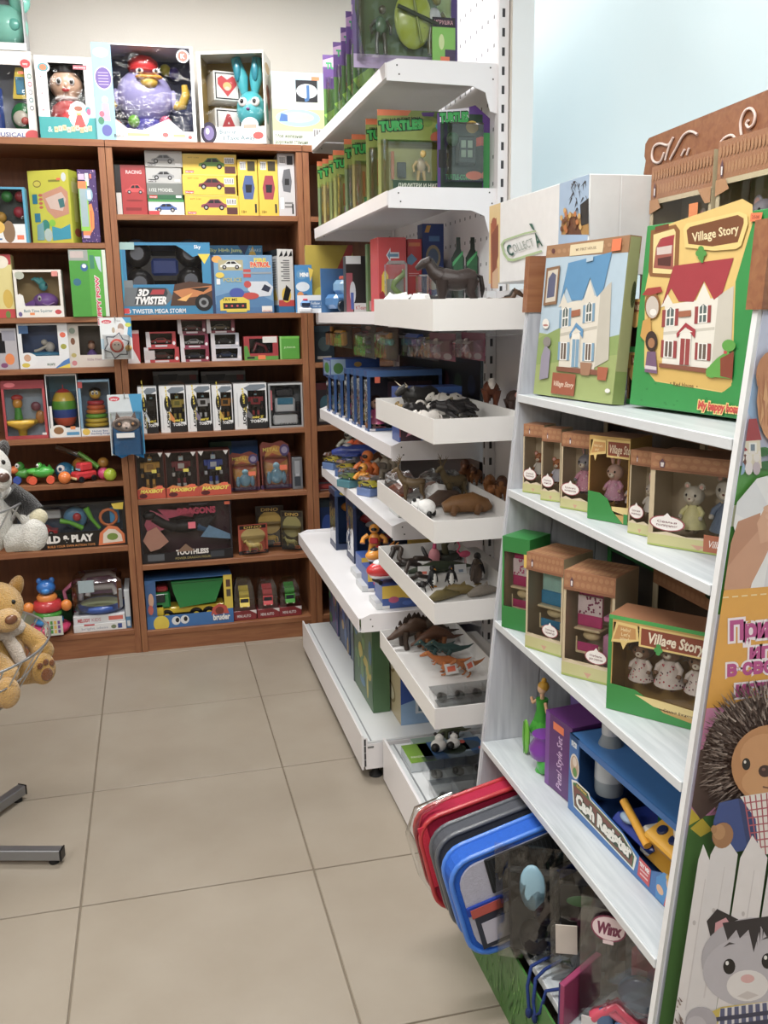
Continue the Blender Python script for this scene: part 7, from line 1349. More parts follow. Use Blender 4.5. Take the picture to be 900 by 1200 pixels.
t = put('toy_dinosaur','orange two-legged toy dinosaur with a price tag in the middle of the lowest tray','toy dinosaur',520,790,4,-10,lambda m: dino(m,.13,'#b06a3a',belly='#8a7a5a')); tagon(t,.02,-.035,.012)
t = put('toy_dinosaur','orange and grey toy dinosaur with a tag by the right end of the lowest tray','toy dinosaur',563,786,4,20,lambda m: dino(m,.11,'#a8683c',belly='#4a5a5a')); tagon(t,-.01,-.035,.03)
def panel5(m,W,D,H,n):
    q = m.quad; q((0,0,0),(W,0,0),(W,0,H),(0,0,H),'#fff'); q((0,D,0),(W,D,0),(W,D,H),(0,D,H),'#fff'); q((0,0,0),(0,D,0),(0,D,H),(0,0,H),'#fff'); q((W,0,0),(W,D,0),(W,D,H),(W,0,H),'#fff')
    for k in range(1,n): q((W*k/n,0.001,0.001),(W*k/n,D-.001,.001),(W*k/n,D-.001,H*.9),(W*k/n,.001,H*.9),'#fff')
def tub(label,x,y,z,W,D,H,n,rz=0,col='#8f8c84'):
    t = thing('clear_box',label,'plastic box',(x,y,z),rz)
    part(t,'box','milky',lambda m: panel5(m,W,D,H,n))
    part(t,'lid','milky',lambda m: (m.quad((-.002,-.002,H),(W + .002,-.002,H),(W + .002,D + .002,H),(-.002,D + .002,H),'#fff'),m.quad((-.002,-.002,H - .006),(W + .002,-.002,H - .006),(W + .002,-.002,H),(-.002,-.002,H),'#fff')))
    for k in range(n): part(t,'mini_figure','figure',lambda m: (m.ell((W*(k + .5) / n,D * .5,.012),(W * .28 / n,D * .3,.01),col,8,5),m.ell((W*(k + .35) / n,D * .4,.02),(W * .12 / n,D * .15,.008),'#5a5650',8,5)))
    return t
zz = ztray(4,-1.27)
tub('nearer clear compartment box of small figures in the lowest tray',.925,-1.335,ztray(4,-1.335),.2,.075,.03,4)
tub('farther clear compartment box of small figures in the lowest tray',.935,-1.245,ztray(4,-1.245),.2,.07,.03,4)
# base deck: flat panda packs, boxes
zb = .1248
def flat(label,u,v,W,D,rz,fn,top,H=.03,col='#cfd8dc',name='flat_pack',cat='toy pack'):
    P = PZ(u,v,zb); P.y = min(P.y,-.792 - D) if D != .11 else -.978; t = solid(name,label,cat,W,D,H,col,(max(P.x,.936) + W / 2,P.y,zb + .0005),rz,top=top)
    if fn: fn(t,H)
    return t
def panda(t,H,s=1.0,dark='#1c1c20'):
    part(t,'toy_panda','figure',lambda m: (setattr(m,'M',TR(.0,.05,H,0,s)),m.ell((0,0,.03),(.035,.03,.028),'#f0f0ee'),m.ell((-.02,-.02,.03),(.02,.018,.02),dark),m.ell((.01,.02,.055),(.02,.018,.018),'#f2f2f0'),m.ell((-.005,.03,.07),.008,dark,8,5),m.ell((.025,.02,.07),.008,dark,8,5)))
flat('nearer flat green and blue pack with a toy panda under the lowest tray',478,912,.2,.12,0,lambda t,H: panda(t,H,.7),lambda c: (c.r(0,0,.4,1,'#7fae2c'),c.r(.4,0,1,1,'#3a6ea8'),c.r(.6,.0,1,1,'#a8bccc'),c.e(.75,.5,.2,.35,'#3c4a3a'),c.e(.95,.8,.05,.1,'#e0584a'),c.t('PANDA',.15,.3,.1,'#e8f0d8',w=.2)))
flat('farther flat green and blue pack with a toy panda under the lowest tray',482,876,.2,.11,0,lambda t,H: panda(t,H,.62),lambda c: (c.r(0,0,.35,1,'#5f8a2a'),c.r(.35,0,1,1,'#2f6aa8'),c.e(.7,.6,.25,.3,'#54687a'),c.e(.93,.3,.05,.12,'#e0584a')))
t = flat('flat pale pack with a dark green toy dinosaur under the lowest tray',470,853,.2,.068,0,lambda t,H: part(t,'toy_dinosaur','figure',lambda m: (setattr(m,'M',TR(.03,.037,H)),dino(m,.11,'#5a5f48',biped=False,belly='#4a4f3a'))),lambda c: (c.r(0,0,.5,1,'#9db8a8'),c.r(.5,0,1,1,'#b8c8d4')),.012)
P = PZ(510,944,zb); tub('nearer clear compartment box on the lower deck beside the plank stand',P.x,P.y - .03,zb,.2,.09,.045,3)
P = PZ(500,918,zb); tub('farther clear compartment box on the lower deck behind the other one',P.x + .005,P.y - .015,zb,.2,.08,.05,3)
# ================================================================ village boxes on the plank stand
BR,BR2,TAN,GRN = '#a9714a','#c08a5c','#cdbb98','#2f9a42'
def vpos(bl,br,z,vt,extra=0):
    a = PZ(*bl,z); b = PZ(*br,z); W = (b - a).length; rz = math.atan2(b.y - a.y,b.x - a.x)
    H = zat(a.x,a.y,vt) - z; H = min(H,{VZ[1]: VZ[0],VZ[2]: VZ[1],VZ[3]: VZ[2]}.get(z,9) - .0185 - z); cx,cy = (a.x + b.x) / 2,(a.y + b.y) / 2
    return (cx,cy,z + .0008),W,H,rz
def scallops(c,x0,x1,y0,y1,n,rows=2,col='#b58055'):
    for j in range(rows):
        for k in range(n):
            c.e(x0 + (x1 - x0)*(k + .5 + .3*(j % 2)) / (n + .3),y0 + (y1 - y0)*(j + .5) / rows,(x1 - x0) * .4 / n,(y1 - y0) * .36 / rows,col,8)
def bubble(c,x,y,rx,ry,lines=('Семья','кроликов')):
    c.e(x,y,rx*1.1,ry*1.12,'#a8505a',20); c.e(x,y,rx,ry,'#f6f2ee',20); c.p([(x - rx * .3,y + ry * .8),(x + rx * .3,y + ry * .8),(x,y + ry*1.5)],'#f6f2ee')
    c.t(lines[0],x,y + ry * .2,ry * .34,'#7a3a44',w=rx*1.2); c.t(lines[1],x,y - ry * .3,ry * .34,'#7a3a44',w=rx*1.3)
def lantern(c,x,y,s):
    c.p([(x - s * .5,y - s),(x + s * .5,y - s),(x + s * .7,y + s * .4),(x - s * .7,y + s * .4)],'#6a4a5a'); c.p([(x - s * .3,y - s * .8),(x + s * .3,y - s * .8),(x + s * .4,y + s * .2),(x - s * .4,y + s * .2)],'#efe6e4'); c.p([(x - s * .5,y + s * .4),(x + s * .5,y + s * .4),(x,y + s*1.1)],'#6a4a5a')
def vart(lines,bub=True,n=9,lant=True,lx=.3):
    def art(c):
        c.r(0,.84,1,1,BR); scallops(c,.0,1,.85,.99,n); c.r(0,.82,1,.845,'#8f5c3c')
        if lant: lantern(c,lx,.9,.045)
        c.r(0,0,1,.13,'#c8c488'); c.p([(0,.13),(.2,.17),(.4,.14),(.7,.17),(1,.13)],'#d8c8a8'); c.p([(.45,.07),(.6,.07),(.53,.02)],'#cf9a80'); c.r(0,0,1,.02,'#a8b858')
        if bub: bubble(c,.35,.27,.3,.075,lines)
    return art
def vbox(label,bl,br,z,vt,D,toy,art,inner='#e6d2b0',win=(.05,.13,.95,.82),name='doll_box',col=TAN,cat='doll box',Wx=None,sw=True,sb=0):
    loc,W,H,rz = vpos(bl,br,z,vt)
    if Wx:
        a = PZ(*bl,z); W = Wx; loc = (a.x + math.cos(rz)*W / 2,a.y + math.sin(rz)*W / 2,z + .0008)
    return wbox(name,label,cat,W,D,H,col,loc,rz,win,art,inner=inner,toy=toy,sidewin=sw,innerart=None,top=lambda c: c.r(0,0,1,1,BR))
def D1(H,x,y,z,skin,dress,ears,pat=None,hair=None): return lambda t: part(t,'doll','figure',lambda m: doll(m,H,skin,dress,hair,TR(x,y,z),ears=ears,pattern=pat))
# ---- second shelf
z = VZ[1]
vbox('narrow doll box at the far end of the second plank shelf',(612.5,576.7),(636,580),z,497,.046,lambda t: D1(.055,.002,.023,.034,'#a8643c','#d8d4cc','mouse')(t),vart(('Малыш','белка'),n=4))
vbox('second narrow doll box from the far end of the second plank shelf',(633.5,586),(656,589),z,502,.046,lambda t: D1(.055,.004,.023,.034,'#b06a3a','#c8c8d4','mouse')(t),vart(('Малыш','лиса'),n=4))
vbox('doll box with a grey rabbit in a pink dress on the second plank shelf',(656.5,595),(690,601),z,507,.046,lambda t: D1(.085,.008,.024,.03,'#8f8d96','#e2a3bb','rabbit',['#f6e6ea','#c86a90'])(t),vart(('Крольчиха','мама'),n=6))
def gart(title=True):
    def art(c):
        c.p([(0,0),(.9,0),(.78,.06),(.62,.14),(.5,.27),(.3,.33),(0,.34)],'#2a8f3c'); c.p([(.62,.14),(1,.1),(1,.2),(.6,.19)],'#e8cf86'); c.r(.9,0,1,.12,'#2a8f3c')
        c.p([(.02,.76),(.1,.96),(.42,.95),(.42,.8),(.2,.78),(.16,.7),(.12,.77)],'#e8c978'); c.p([(.05,.79),(.12,.93),(.4,.93),(.4,.83)],'#c89048')
        c.r(.44,.76,1,.97,'#e8c978'); c.r(.47,.785,.98,.945,'#8f3f22'); c.t('Village Story',.8,.865,.1,'#f2e2c4',w=.62,shear=.25) if title else None
        c.t("Hello! Let's",.23,.885,.03,'#f0dca8',w=.22); c.t('play!',.2,.84,.03,'#f0dca8',w=.1)
    return art
def tg(t): D1(.08,-.005,.03,.03,'#d8b4a4','#dfa8c4','rabbit',['#f2d8e2'])(t); D1(.06,.035,.03,.03,'#d8b4a4','#e6e0da','rabbit')(t)
vbox('green-based box with a pink rabbit doll and a Village speech bubble',(688,607.5),(735,616),z,510,.07,tg,gart(),inner='#e0ac48',win=(.03,.1,.97,.95),col='#c9a050',sw=True)
vbox('narrow doll box between the green-based box and the two-bear box',(735.5,624.5),(762,630),z,527,.046,D1(.06,.008,.023,.034,'#d9cfc6','#e8e4dc','rabbit'),vart(('Крольчонок','малыш'),n=4))
def tb2(t): D1(.085,-.022,.035,.022,'#d3ccbd','#e8e2a8','bear')(t); D1(.105,.035,.035,.022,'#c3bdb2','#6c7d96','bear')(t)
loc,W,H,rz = vpos((758.7,637.8),(826,649),z,531)
t = vbox('wide doll box with a cream bear and a grey-blue dressed bear nearest the poster',(758.7,637.8),(826,649),z,531,.08,tb2,lambda c: (vart(('Семья','овечек'),n=10,lx=.12,bub=False)(c),bubble(c,.2,.26,.17,.075,('Семья','полярных')),c.r(.58,.02,.98,.2,'#b5623a'),c.t('Village Story',.8,.11,.075,'#f6e8e0',w=.36,shear=.3)),Wx=.165)
for k,(ya,yb,zt,lab) in enumerate(((-1.60,-1.98,.178,'long brown scalloped doll box lying behind the narrow boxes on the second plank shelf'),(-1.99,-2.30,.172,'long brown scalloped doll box behind the bear box on the second plank shelf'))):
    wbox('doll_box',lab,'doll box',ya - yb,.06,zt,TAN,(1.205,(ya + yb) / 2,z + .0008),math.radians(-90),(.04,.1,.96,.8),lambda c: (c.r(0,.8,1,1,BR),scallops(c,0,1,.82,.99,26)),inner='#6a5444',top=lambda c: c.r(0,0,1,1,'#8f5f40'))
# ---- third shelf: furniture boxes
z = VZ[2]
def bed(t,W,H,D,c1,c2,pat=None,x=0):
    def fn(m):
        m.box((x - W*.3,D*.3,H*.46),(x + W*.3,D*.34,H*.8),c2,.002); m.box((x - W*.32,D*.15,H*.43),(x + W*.32,D*.6,H*.455),'#e8d8b0',.002); m.box((x - W*.3,D*.28,H*.46),(x + W*.3,D*.3,H*.6),c1,.002)
        if pat:
            rd = random.Random(2)
            m.box((x - W*.3,D*.27,H*.57),(x + W*.3,D*.285,H*.75),'#efdfe4',.001)
            for k in range(26): m.ell((x + W*rd.uniform(-.27,.27),D*.268,H*rd.uniform(.58,.74)),(.0022,.0006,.0022),pat,6,3)
    part(t,'toy_bunk_bed','figure',fn)
    part(t,'toy_bench','figure',lambda m: (m.box((x - W*.3,D*.2,H*.2),(x + W*.3,D*.6,H*.225),'#e8d8b0',.002),m.box((x - W*.26,D*.22,H*.225),(x + W*.26,D*.25,H*.31),c1,.001),m.box((x - W*.3,D*.21,H*.22),(x - W*.26,D*.24,H*.36),'#e8d8b0',.001),m.box((x + W*.26,D*.21,H*.22),(x + W*.3,D*.24,H*.3),'#e8d8b0',.001),m.ell((x,D*.4,H*.36),(W*.22,D*.12,H*.05),'#e4d2a4')))
loc,W,H,rz = vpos((586,733),(617,741),z,627)
wbox('furniture_box','green-ended furniture box with a magenta bunk bed, third plank shelf','toy box',W,.08,H,GRN,loc,rz,(.06,.24,.94,.84),lambda c: (c.r(0,0,1,.24,'#1f8436'),c.r(0,.84,1,1,'#1f8436'),c.r(.8,.7,1,.84,'#e8c050')),inner='#e6d2b0',toy=lambda t: bed(t,W,H,.08,'#b8246a','#c22a72','#c84a80'),sidewin=True,top=lambda c: c.r(0,0,1,1,'#22903c'))
wbox('furniture_box','long green-topped box lying behind the furniture boxes on the third shelf','toy box',.42,.07,.19,'#1f8436',(1.235,-1.79,z + .0008),math.radians(-90),(.04,.2,.96,.8),lambda c: (c.r(0,.8,1,1,'#1f8436'),c.r(.3,.86,.8,.9,'#2f9a48')),inner='#54483c',top=lambda c: c.r(0,0,1,1,'#22903c'))
for (bl,br,vt,c1,c2,pat,lab,ln,Wx) in (((615.5,758),(658,771),647,'#2f8fc0','#a8d8d0',None,'furniture box with a teal and pale green bunk bed on the third plank shelf',('Спальный','гарнитур'),None),((658,790),(717,805),668,'#c83a80','#c02a76','#8a2a5a','furniture box with a magenta bunk bed and pink chair beside the hedgehog box',('Мебель','для спальни'),None)):
    loc,W,H,rz = vpos(bl,br,z,vt)
    def toy(t):
        bed(t,W*(.8 if pat else 1),H,.1,c1,c2,pat,x=-W * .1 if pat else 0)
        if pat: part(t,'toy_chair','figure',lambda m: (m.box((W*.2,.02,H*.12),(W*.42,.05,H*.42),'#d89ac0',.003),m.box((W*.22,.04,H*.42),(W*.4,.05,H*.78),'#e0c8a0',.003),m.box((W*.2,.02,H*.55),(W*.43,.06,H*.6),'#d88ab8',.002)))
    wbox('furniture_box',lab,'toy box',W,.1,H,TAN,loc,rz,(.05,.16,.95,.82),lambda c: (vart(ln,n=9,bub=False,lx=.16)(c),bubble(c,.68,.24,.2,.06,ln)),inner='#e6d2b0',toy=toy,sidewin=True,top=lambda c: (c.r(0,0,1,1,BR),scallops(c,0,1,0,1,9,3,'#b98758')))
for k,(y,zt,w,x,lab) in enumerate(((-1.97,.205,.44,1.175,'long brown scalloped box with a hanging hole behind the furniture boxes'),(-2.19,.19,.26,1.24,'long brown box standing at the very back of the third plank shelf'))):
    if k == 0: y = -2.09
    wbox('doll_box',lab,'doll box',w - .02,.05,zt,TAN,(x,y + (-.0 if k == 0 else .01),z + .0008),math.radians(-90),(.04,.1,.96,.8),lambda c: (c.r(0,.8,1,1,BR),scallops(c,0,1,.82,.99,26),c.e(.45,.93,.03,.02,'#1f4a2a') if k == 0 else None),inner='#5a4638',top=lambda c: c.r(0,0,1,1,'#8f5f40'))
def th(t):
    for x,s,q in ((-.038,.085,'#c84a50'),(.012,.1,'#c83a44'),(.06,.085,'#8a5a6a')): D1(s,x,.036,.045,'#8a6a54','#ede2da','hedgehog',[q,'#e8a0a8','#5a2a34'])(t)
def hart(c):
    c.p([(0,0),(1,0),(1,.05),(.6,.1),(.45,.2),(.3,.27),(0,.28)],'#2a8f3c'); c.p([(.3,.22),(.5,.14),(1,.1),(1,.19),(.5,.22)],'#e8cf86'); c.t('Семья ёжиков',.75,.13,.03,'#5a3a24',w=.3); c.r(0,.28,.04,1,'#2a8f3c'); c.r(0,.96,1,1,'#3fae50')
    c.p([(.03,.72),(.08,.94),(.3,.93),(.32,.78),(.2,.74),(.16,.66),(.13,.73)],'#e8c978'); c.p([(.05,.75),(.1,.91),(.28,.9),(.29,.79)],'#c89048'); c.t('Hello!',.18,.87,.035,'#f0dca8',w=.1); c.t("Let's",.18,.82,.035,'#f0dca8',w=.09); c.t('play!',.17,.775,.03,'#f0dca8',w=.09)
    c.r(.32,.73,1,.94,'#e8c978'); c.r(.34,.75,.99,.92,'#8f3f22'); c.t('Village Story',.68,.84,.11,'#f6ead2',w=.56,shear=.2,off=.03)
    for a,b in ((.5,.73),(.54,.73),(.52,.77),(.52,.7)): c.e(a,b,.025,.025,'#3fa04a',8)
vbox('green-based box with three hedgehog dolls in flowered dresses lettered Village Story',(710,830),(795,852),z,720,.075,th,hart,inner='#d0a550',win=(.05,.12,.97,.93),col='#c9a050',Wx=.17)
# ---- top shelf: dollhouse boxes, printed in the photograph's own coordinates on their leaning faces
z = VZ[0]
def leanbox(label,bl,br,tl,D,col,Wx=None,side='#b9c08a'):
    a = PZ(*bl,z); b = PZ(*br,z); rz = math.atan2(b.y - a.y,b.x - a.x); W = Wx or (b - a).length
    ux = Vector((math.cos(rz),math.sin(rz),0)); nb = Vector((-math.sin(rz),math.cos(rz),0))      # nb points back into the stand
    # top-left corner: on the plane through a with normal ux
    d = ray(*tl); P = CAM + d*((a - CAM).dot(ux) / d.dot(ux)); L = P - a; ang = math.atan2(L.dot(nb),L.z); H = math.hypot(L.dot(nb),L.z)
    ang = min(max(ang,0),math.radians(9))
    t = thing('dollhouse_box',label,'dollhouse box',(a.x + ux.x*W / 2,a.y + ux.y*W / 2,z + .0008 + D*math.sin(ang)),rz); t.rotation_euler = (-ang,0,rz)
    M = Matrix.Translation(t.location) @ Matrix.Rotation(rz,4,'Z') @ Matrix.Rotation(-ang,4,'X')
    mb = MB('card'); mb.box((-W/2,0,0),(W/2,D,H),col,.0015); mb.box((W/2 - .001,.002,.002),(W/2 + .0004,D - .002,H - .002),side); mb.build('carton',t)
    n = (M.to_3x3() @ Vector((0,-1,0))); p0 = M @ Vector((-W/2,0,0)); Mi = M.inverted()
    mb = MB('card'); mb.M = Mi; c = pxcanvas(mb,p0,n)
    fc = lambda x,zz: proj(M @ Vector((-W/2 + x*W,0,zz*H)))
    return t,mb,c,fc,W,H
def house(c,X,Y,roof,shut,wall='#e6e0d2',shade='#c9c4b6'):
    """a two-storey toy house drawn in local units by X,Y -> picture"""
    q = lambda pts,col: c.p([(X(a,b),Y(a,b)) for a,b in pts],col)
    q([(.72,.02),(1,.1),(1,.72),(.72,.62)],shade)
    q([(0,.02),(.72,.0),(.78,.62),(0,.6)],wall); q([(0,.3),(.75,.3),(.75,.33),(0,.33)],shade)
    q([(-.06,.58),(.02,.72),(.12,.6)],wall); q([(.45,.6),(.56,.78),(.68,.6)],wall)
    q([(-.02,.62),(.1,.98),(.98,1.0),(.84,.66),(.72,.6),(.56,.8),(.42,.6),(.2,.62),(.08,.76),(-.04,.6)],roof)
    for a in (.02,.5):
        q([(a,.38),(a + .14,.38),(a + .14,.56),(a,.56)],'#f4f2ec'); q([(a + .02,.39),(a + .12,.39),(a + .12,.54),(a + .07,.57),(a + .02,.54)],'#5a6a68'); q([(a + .06,.39),(a + .075,.39),(a + .075,.56),(a + .06,.56)],'#f4f2ec'); q([(a + .02,.46),(a + .12,.46),(a + .12,.475),(a + .02,.475)],'#f4f2ec')
        q([(a - .05,.38),(a,.38),(a,.55),(a - .05,.55)],shut); q([(a + .14,.38),(a + .19,.38),(a + .19,.55),(a + .14,.55)],shut)
    for a in (.02,.52):
        q([(a,.08),(a + .14,.08),(a + .14,.25),(a,.25)],'#f4f2ec'); q([(a + .02,.09),(a + .12,.09),(a + .12,.24),(a + .02,.24)],'#6a5a50'); q([(a + .06,.08),(a + .075,.08),(a + .075,.25),(a + .06,.25)],'#f4f2ec'); q([(a - .04,.08),(a,.08),(a,.25),(a - .04,.25)],shut); q([(a + .14,.08),(a + .19,.08),(a + .19,.25),(a + .14,.25)],shut)
    q([(.25,.02),(.42,.02),(.42,.3),(.25,.3)],'#f0ece2'); q([(.265,.02),(.405,.02),(.405,.28),(.265,.28)],shut); q([(.33,.02),(.34,.02),(.34,.28),(.33,.28)],wall); q([(.2,.3),(.33,.4),(.48,.32),(.47,.29),(.33,.36),(.21,.28)],roof); q([(.24,.3),(.33,.35),(.44,.3)],wall)
    q([(.22,.46),(.4,.46),(.4,.52),(.22,.52)],'#a8603c'); q([(-.03,-.02),(.8,-.05),(.8,.0),(-.03,.02)],'#8a5038')
# blue house: front face px corners (625,463)(717,476)(722,274)(641,290)
t,mb,c,fc,W,H = leanbox('dollhouse box with a blue-roofed house picture at the far end of the top plank shelf',(625,463),(717,476),(641,290),.026,'#b7cfe0',side='#b4b57e')
c.p([fc(0,0),fc(1,0),fc(1,.35),fc(0,.42)],'#a3b46c'); c.p([fc(0,.38),fc(.3,.46),fc(.6,.36),fc(1,.42),fc(1,.3),fc(0,.2)],'#8fa85e'); c.p([fc(0,.92),fc(1,.9),fc(1,1),fc(0,1)],'#a87a50')
for k in range(14): c.e(*fc(.04 + .068*k,.955),2.2,2.6,'#b98a60',8)
c.p([fc(.32,.915),fc(.72,.915),fc(.72,.985),fc(.32,.985)],'#ead9b0'); c.t('MY FIRST HOUSE',*fc(.52,.95),3.2,'#7a5a3a',w=24,up=-1,rot=-.12); c.e(*fc(.1,.96),2,3,'#6a3a3a')
X = lambda a,b: 655 + a*58 - b*0 + b*6; Y = lambda a,b: 432 - b*125 - a*12 + (a*14 if b < .3 else 0)
house(c,X,Y,'#4f93c4','#7aa3c0')
c.p([fc(.04,.6),fc(.22,.61),fc(.22,.86),fc(.04,.85)],'#8f6a4a'); c.p([fc(.065,.62),fc(.2,.63),fc(.2,.84),fc(.065,.83)],'#d9d0c0'); c.p([fc(.08,.65),fc(.18,.66),fc(.18,.8),fc(.13,.82),fc(.08,.78)],'#5a5f80')
c.e(*fc(.1,.48),4,6,'#f2eee6'); c.e(*fc(.1,.47),3,1.2,'#b87a70'); c.p([fc(.08,.1),fc(.2,.12),fc(.2,.3),fc(.12,.34),fc(.08,.26)],'#9a94a8'); c.e(*fc(.14,.36),4.5,6,'#8f8a86')
c.p([fc(.26,.02),fc(.56,.02),fc(.56,.16),fc(.26,.16)],'#a2502c'); c.t('Village Story',*fc(.41,.09),6,'#f0dcc4',w=24,up=-1,rot=.12,shear=.3)
c.p([fc(.62,.16),fc(.72,.16),fc(.74,.24),fc(.6,.24)],'#a87a5a'); c.p([fc(.82,.14),fc(.92,.14),fc(.93,.22),fc(.81,.22)],'#b05a34'); c.e(*fc(.95,.08),3,2.6,'#efeee8'); c.p([fc(.55,.925 - .06),fc(.63,.93 - .06),fc(.63,.9),fc(.55,.9)],'#b7cfe0')
c.p([fc(.83,.915),fc(.93,.915),fc(.93,.985),fc(.83,.985)],'#f0702a')
mb.build('print',t)
mb = MB('card'); cs = rightface(mb,W,.026,H); cs.r(.0,0,1,1,'#b6b680'); cs.r(0,.9,1,1,'#a87a50'); lantern(cs,.4,.95,.03); cs.r(.3,.8,.98,.87,'#ddd6b4'); cs.t('CONTAINS',.66,.835,.03,'#6a6a4a',w=.5); cs.e(.8,.66,.2,.08,'#4a5a34'); cs.r(0,0,1,.2,'#93a85c'); cs.build = None; mb.build('side_print',t)
# two small boxes between the houses
a = PZ(722,474,z); hb = (zat(a.x + .03,a.y,412) - z) * .98
for k in (0,1):
    tt = wbox('doll_box',('lower' if k == 0 else 'upper') + ' of the two small green-edged boxes between the dollhouse boxes','doll box',.06,.08,hb,'#9a6a3a',(a.x + .035,a.y - .028,z + .0008 + k*(hb + .001)),math.radians(-60),(.06,.1,.94,.7),
        lambda c: (c.r(0,0,1,.1,'#2a8f3c'),c.r(.0,.7,1,1,'#c8963c'),c.r(.1,.76,.95,.95,'#8f4a20'),c.t('Village Story',.52,.85,.1,'#f2e2b4',w=.76,shear=.3),c.e(.2,.6,.14,.14,'#d8a048'),c.r(.5,.5,.7,.66,'#f0702a'),c.e(.5,.72,.2,.04,'#d8a048')),inner='#5a3a2a',toy=D1(hb * .5,.0,.04,.012,'#6a4a34','#7a4a2c','mouse'))
# red house box
t,mb,c,fc,W,H = leanbox('green dollhouse box with a red-roofed house lettered Village Story and Red House',(737,478),(851,494),(758,269),.075,'#1f9440',Wx=.385,side='#1f8a3c')
rd = random.Random(8)
for k in range(90): x,y = fc(rd.uniform(.02,.98),rd.uniform(.02,.98)); c.step = .00003; c.k = 1; c.p([(x,y),(x + 2.5,y + rd.uniform(-1,1)),(x + 2.5,y + 1.8),(x,y + 2)],'#188238')
c.k = 2; c.step = .00005
c.p([(768,268),(870,233),(882,240),(882,262),(862,330),(858,448),(846,460),(768,447),(755,430),(756,340),(764,300)],'#e7c36a')
c.p([(758,420),(858,438),(857,452),(848,459),(768,446),(756,430)],'#d9b050'); c.t('Red House',801,451,5,'#6a4a1c',w=24,up=-1,rot=.1,off=.02); c.e(786,449,.8,.8,'#6a4a1c'); c.e(817,453,.8,.8,'#6a4a1c')
c.p([(763,270),(792,263),(797,270),(795,322),(788,326),(762,324),(760,318)],'#8f5a20'); c.p([(766,275),(790,268),(792,272),(790,318),(786,321),(765,320)],'#f0d890'); c.p([(769,290),(774,280),(790,276),(789,316),(766,314)],'#a05040'); c.p([(770,290),(788,285),(787,297),(770,299)],'#d8c8c0'); c.p([(771,303),(787,300),(786,312),(771,311)],'#5a2a24'); c.p([(771,290),(776,279),(791,275),(789,287)],'#a81c2c')
c.p([(768,266),(784,262),(784,268),(768,272)],'#7a3a14')
Xr = lambda a,b: 776 + a*80 + b*6; Yr = lambda a,b: 428 - b*118 - a*8 + (a*14 if b < .3 else 0)
house(c,Xr,Yr,'#a8182c','#9a3434','#ece8dc','#cfcabc')
c.p([(802,268),(806,262),(868,248),(877,252),(878,262),(870,288),(864,292),(838,294),(804,290)],'#f0d078'); c.p([(806,270),(810,266),(866,252),(873,256),(873,262),(866,284),(836,289),(808,286)],'#7a4416'); c.t('Village Story',839,273,10.5,'#f2dfae',w=56,up=-1,rot=-.2,shear=.2,off=.02)
for a,b in ((820,297),(826,297),(823,292),(823,302)): c.e(a,b,3.6,3.8,'#4a9a3c',10)
c.p([(822,300),(824,300),(826,308),(823,308)],'#4a9a3c')
c.e(766,358,9,16,'#8f5a20'); c.e(766,360,7.5,13,'#cfc4b8'); c.e(767,366,4,4,'#f2eee6'); c.p([(754,346),(760,338),(776,336),(778,342),(764,346)],'#a8241c'); c.p([(755,376),(764,372),(765,392),(758,401),(752,394)],'#d09a3c')
c.e(765,400,7,12,'#3a2a24'); c.e(765,402,4,6,'#a8744a'); c.p([(757,436),(760,412),(770,412),(772,438)],'#7a5a7a'); c.p([(758,428),(771,430),(771,434),(757,432)],'#d8ccd0')
c.p([(829,441),(834,428),(842,420),(856,410),(860,444)],'#5aa83c'); c.e(836,436,7,7,'#5aa83c'); c.p([(846,420),(862,412),(860,444),(846,441)],'#8a3a1c'); c.e(856,405,8,7,'#5aa83c'); c.e(852,413,2,2,'#c83030')
c.t('My happy home',846,477,9,'#c8281c',w=52,up=-1,rot=.12,off=.06,outline='#f0d078',ow=.16)
c.p([(882,250),(896,249),(894,259),(881,260)],'#f0702a'); c.t('2500',888,254.5,4,'#7a2a10',w=9,up=-1)
mb.build('print',t)
# tall window boxes at the back, above the red house
for k,(ua,ub,vL,lab,dl) in enumerate(((760,832,197,'tall doll box with three grey and white mice behind the red dollhouse box',[('#d8cfc2','#e8e0d4',.075),('#cfc0ac','#d8ccc0',.1),('#c9b9a4','#9ac4cc',.115)]),(836,925,168,'tall doll box with lilac-dressed mice at the back of the stand, nearest the poster',[('#a8a4b4','#c8b0c8',.09),('#b4aebc','#dca8c4',.12),('#9a9aa8','#4a5f80',.125)]))):
    A = PX(ua,220,1.245); B = PX(ub,220,1.245); Hh = PX(ua,vL,1.245).z - z; W = A.y - B.y - .003
    wbox('doll_box',lab,'doll box',W,.07,Hh,TAN,(1.25,(A.y + B.y) / 2,z + .0008),math.radians(-90),(.05,.3,.96,.84),lambda c: (c.r(0,.86,1,1,BR),scallops(c,0,1,.87,.99,20),c.p([(0,.86),(.14,.86),(.2,.82),(0,.8)],BR2),lantern(c,.08,.9,.03),c.p([(.8,.86),(1,.86),(1,.8),(.92,.8)],BR2),c.r(.68,.73,.82,.81,'#f0822a') if k == 0 else c.r(.75,.82,.95,.9,'#f0822a'),bubble(c,.0 if k else .92,.5,.09,.05,('Мышки','семья')) if k == 0 else None),inner='#d8c8a0',top=lambda c: c.r(0,0,1,1,BR),
        toy=lambda t: ([part(t,'doll','figure',lambda m: doll(m,hh,sk,dr,None,TR(W*(-.3 + .26*j),.035,Hh * .52 + j * .006),ears='mouse')) for j,(sk,dr,hh) in enumerate(dl)],part(t,'insert','card',lambda m: m.box((-W*.46,.01,Hh*.3),(W*.46,.06,Hh*.52),'#c9b78a'))))
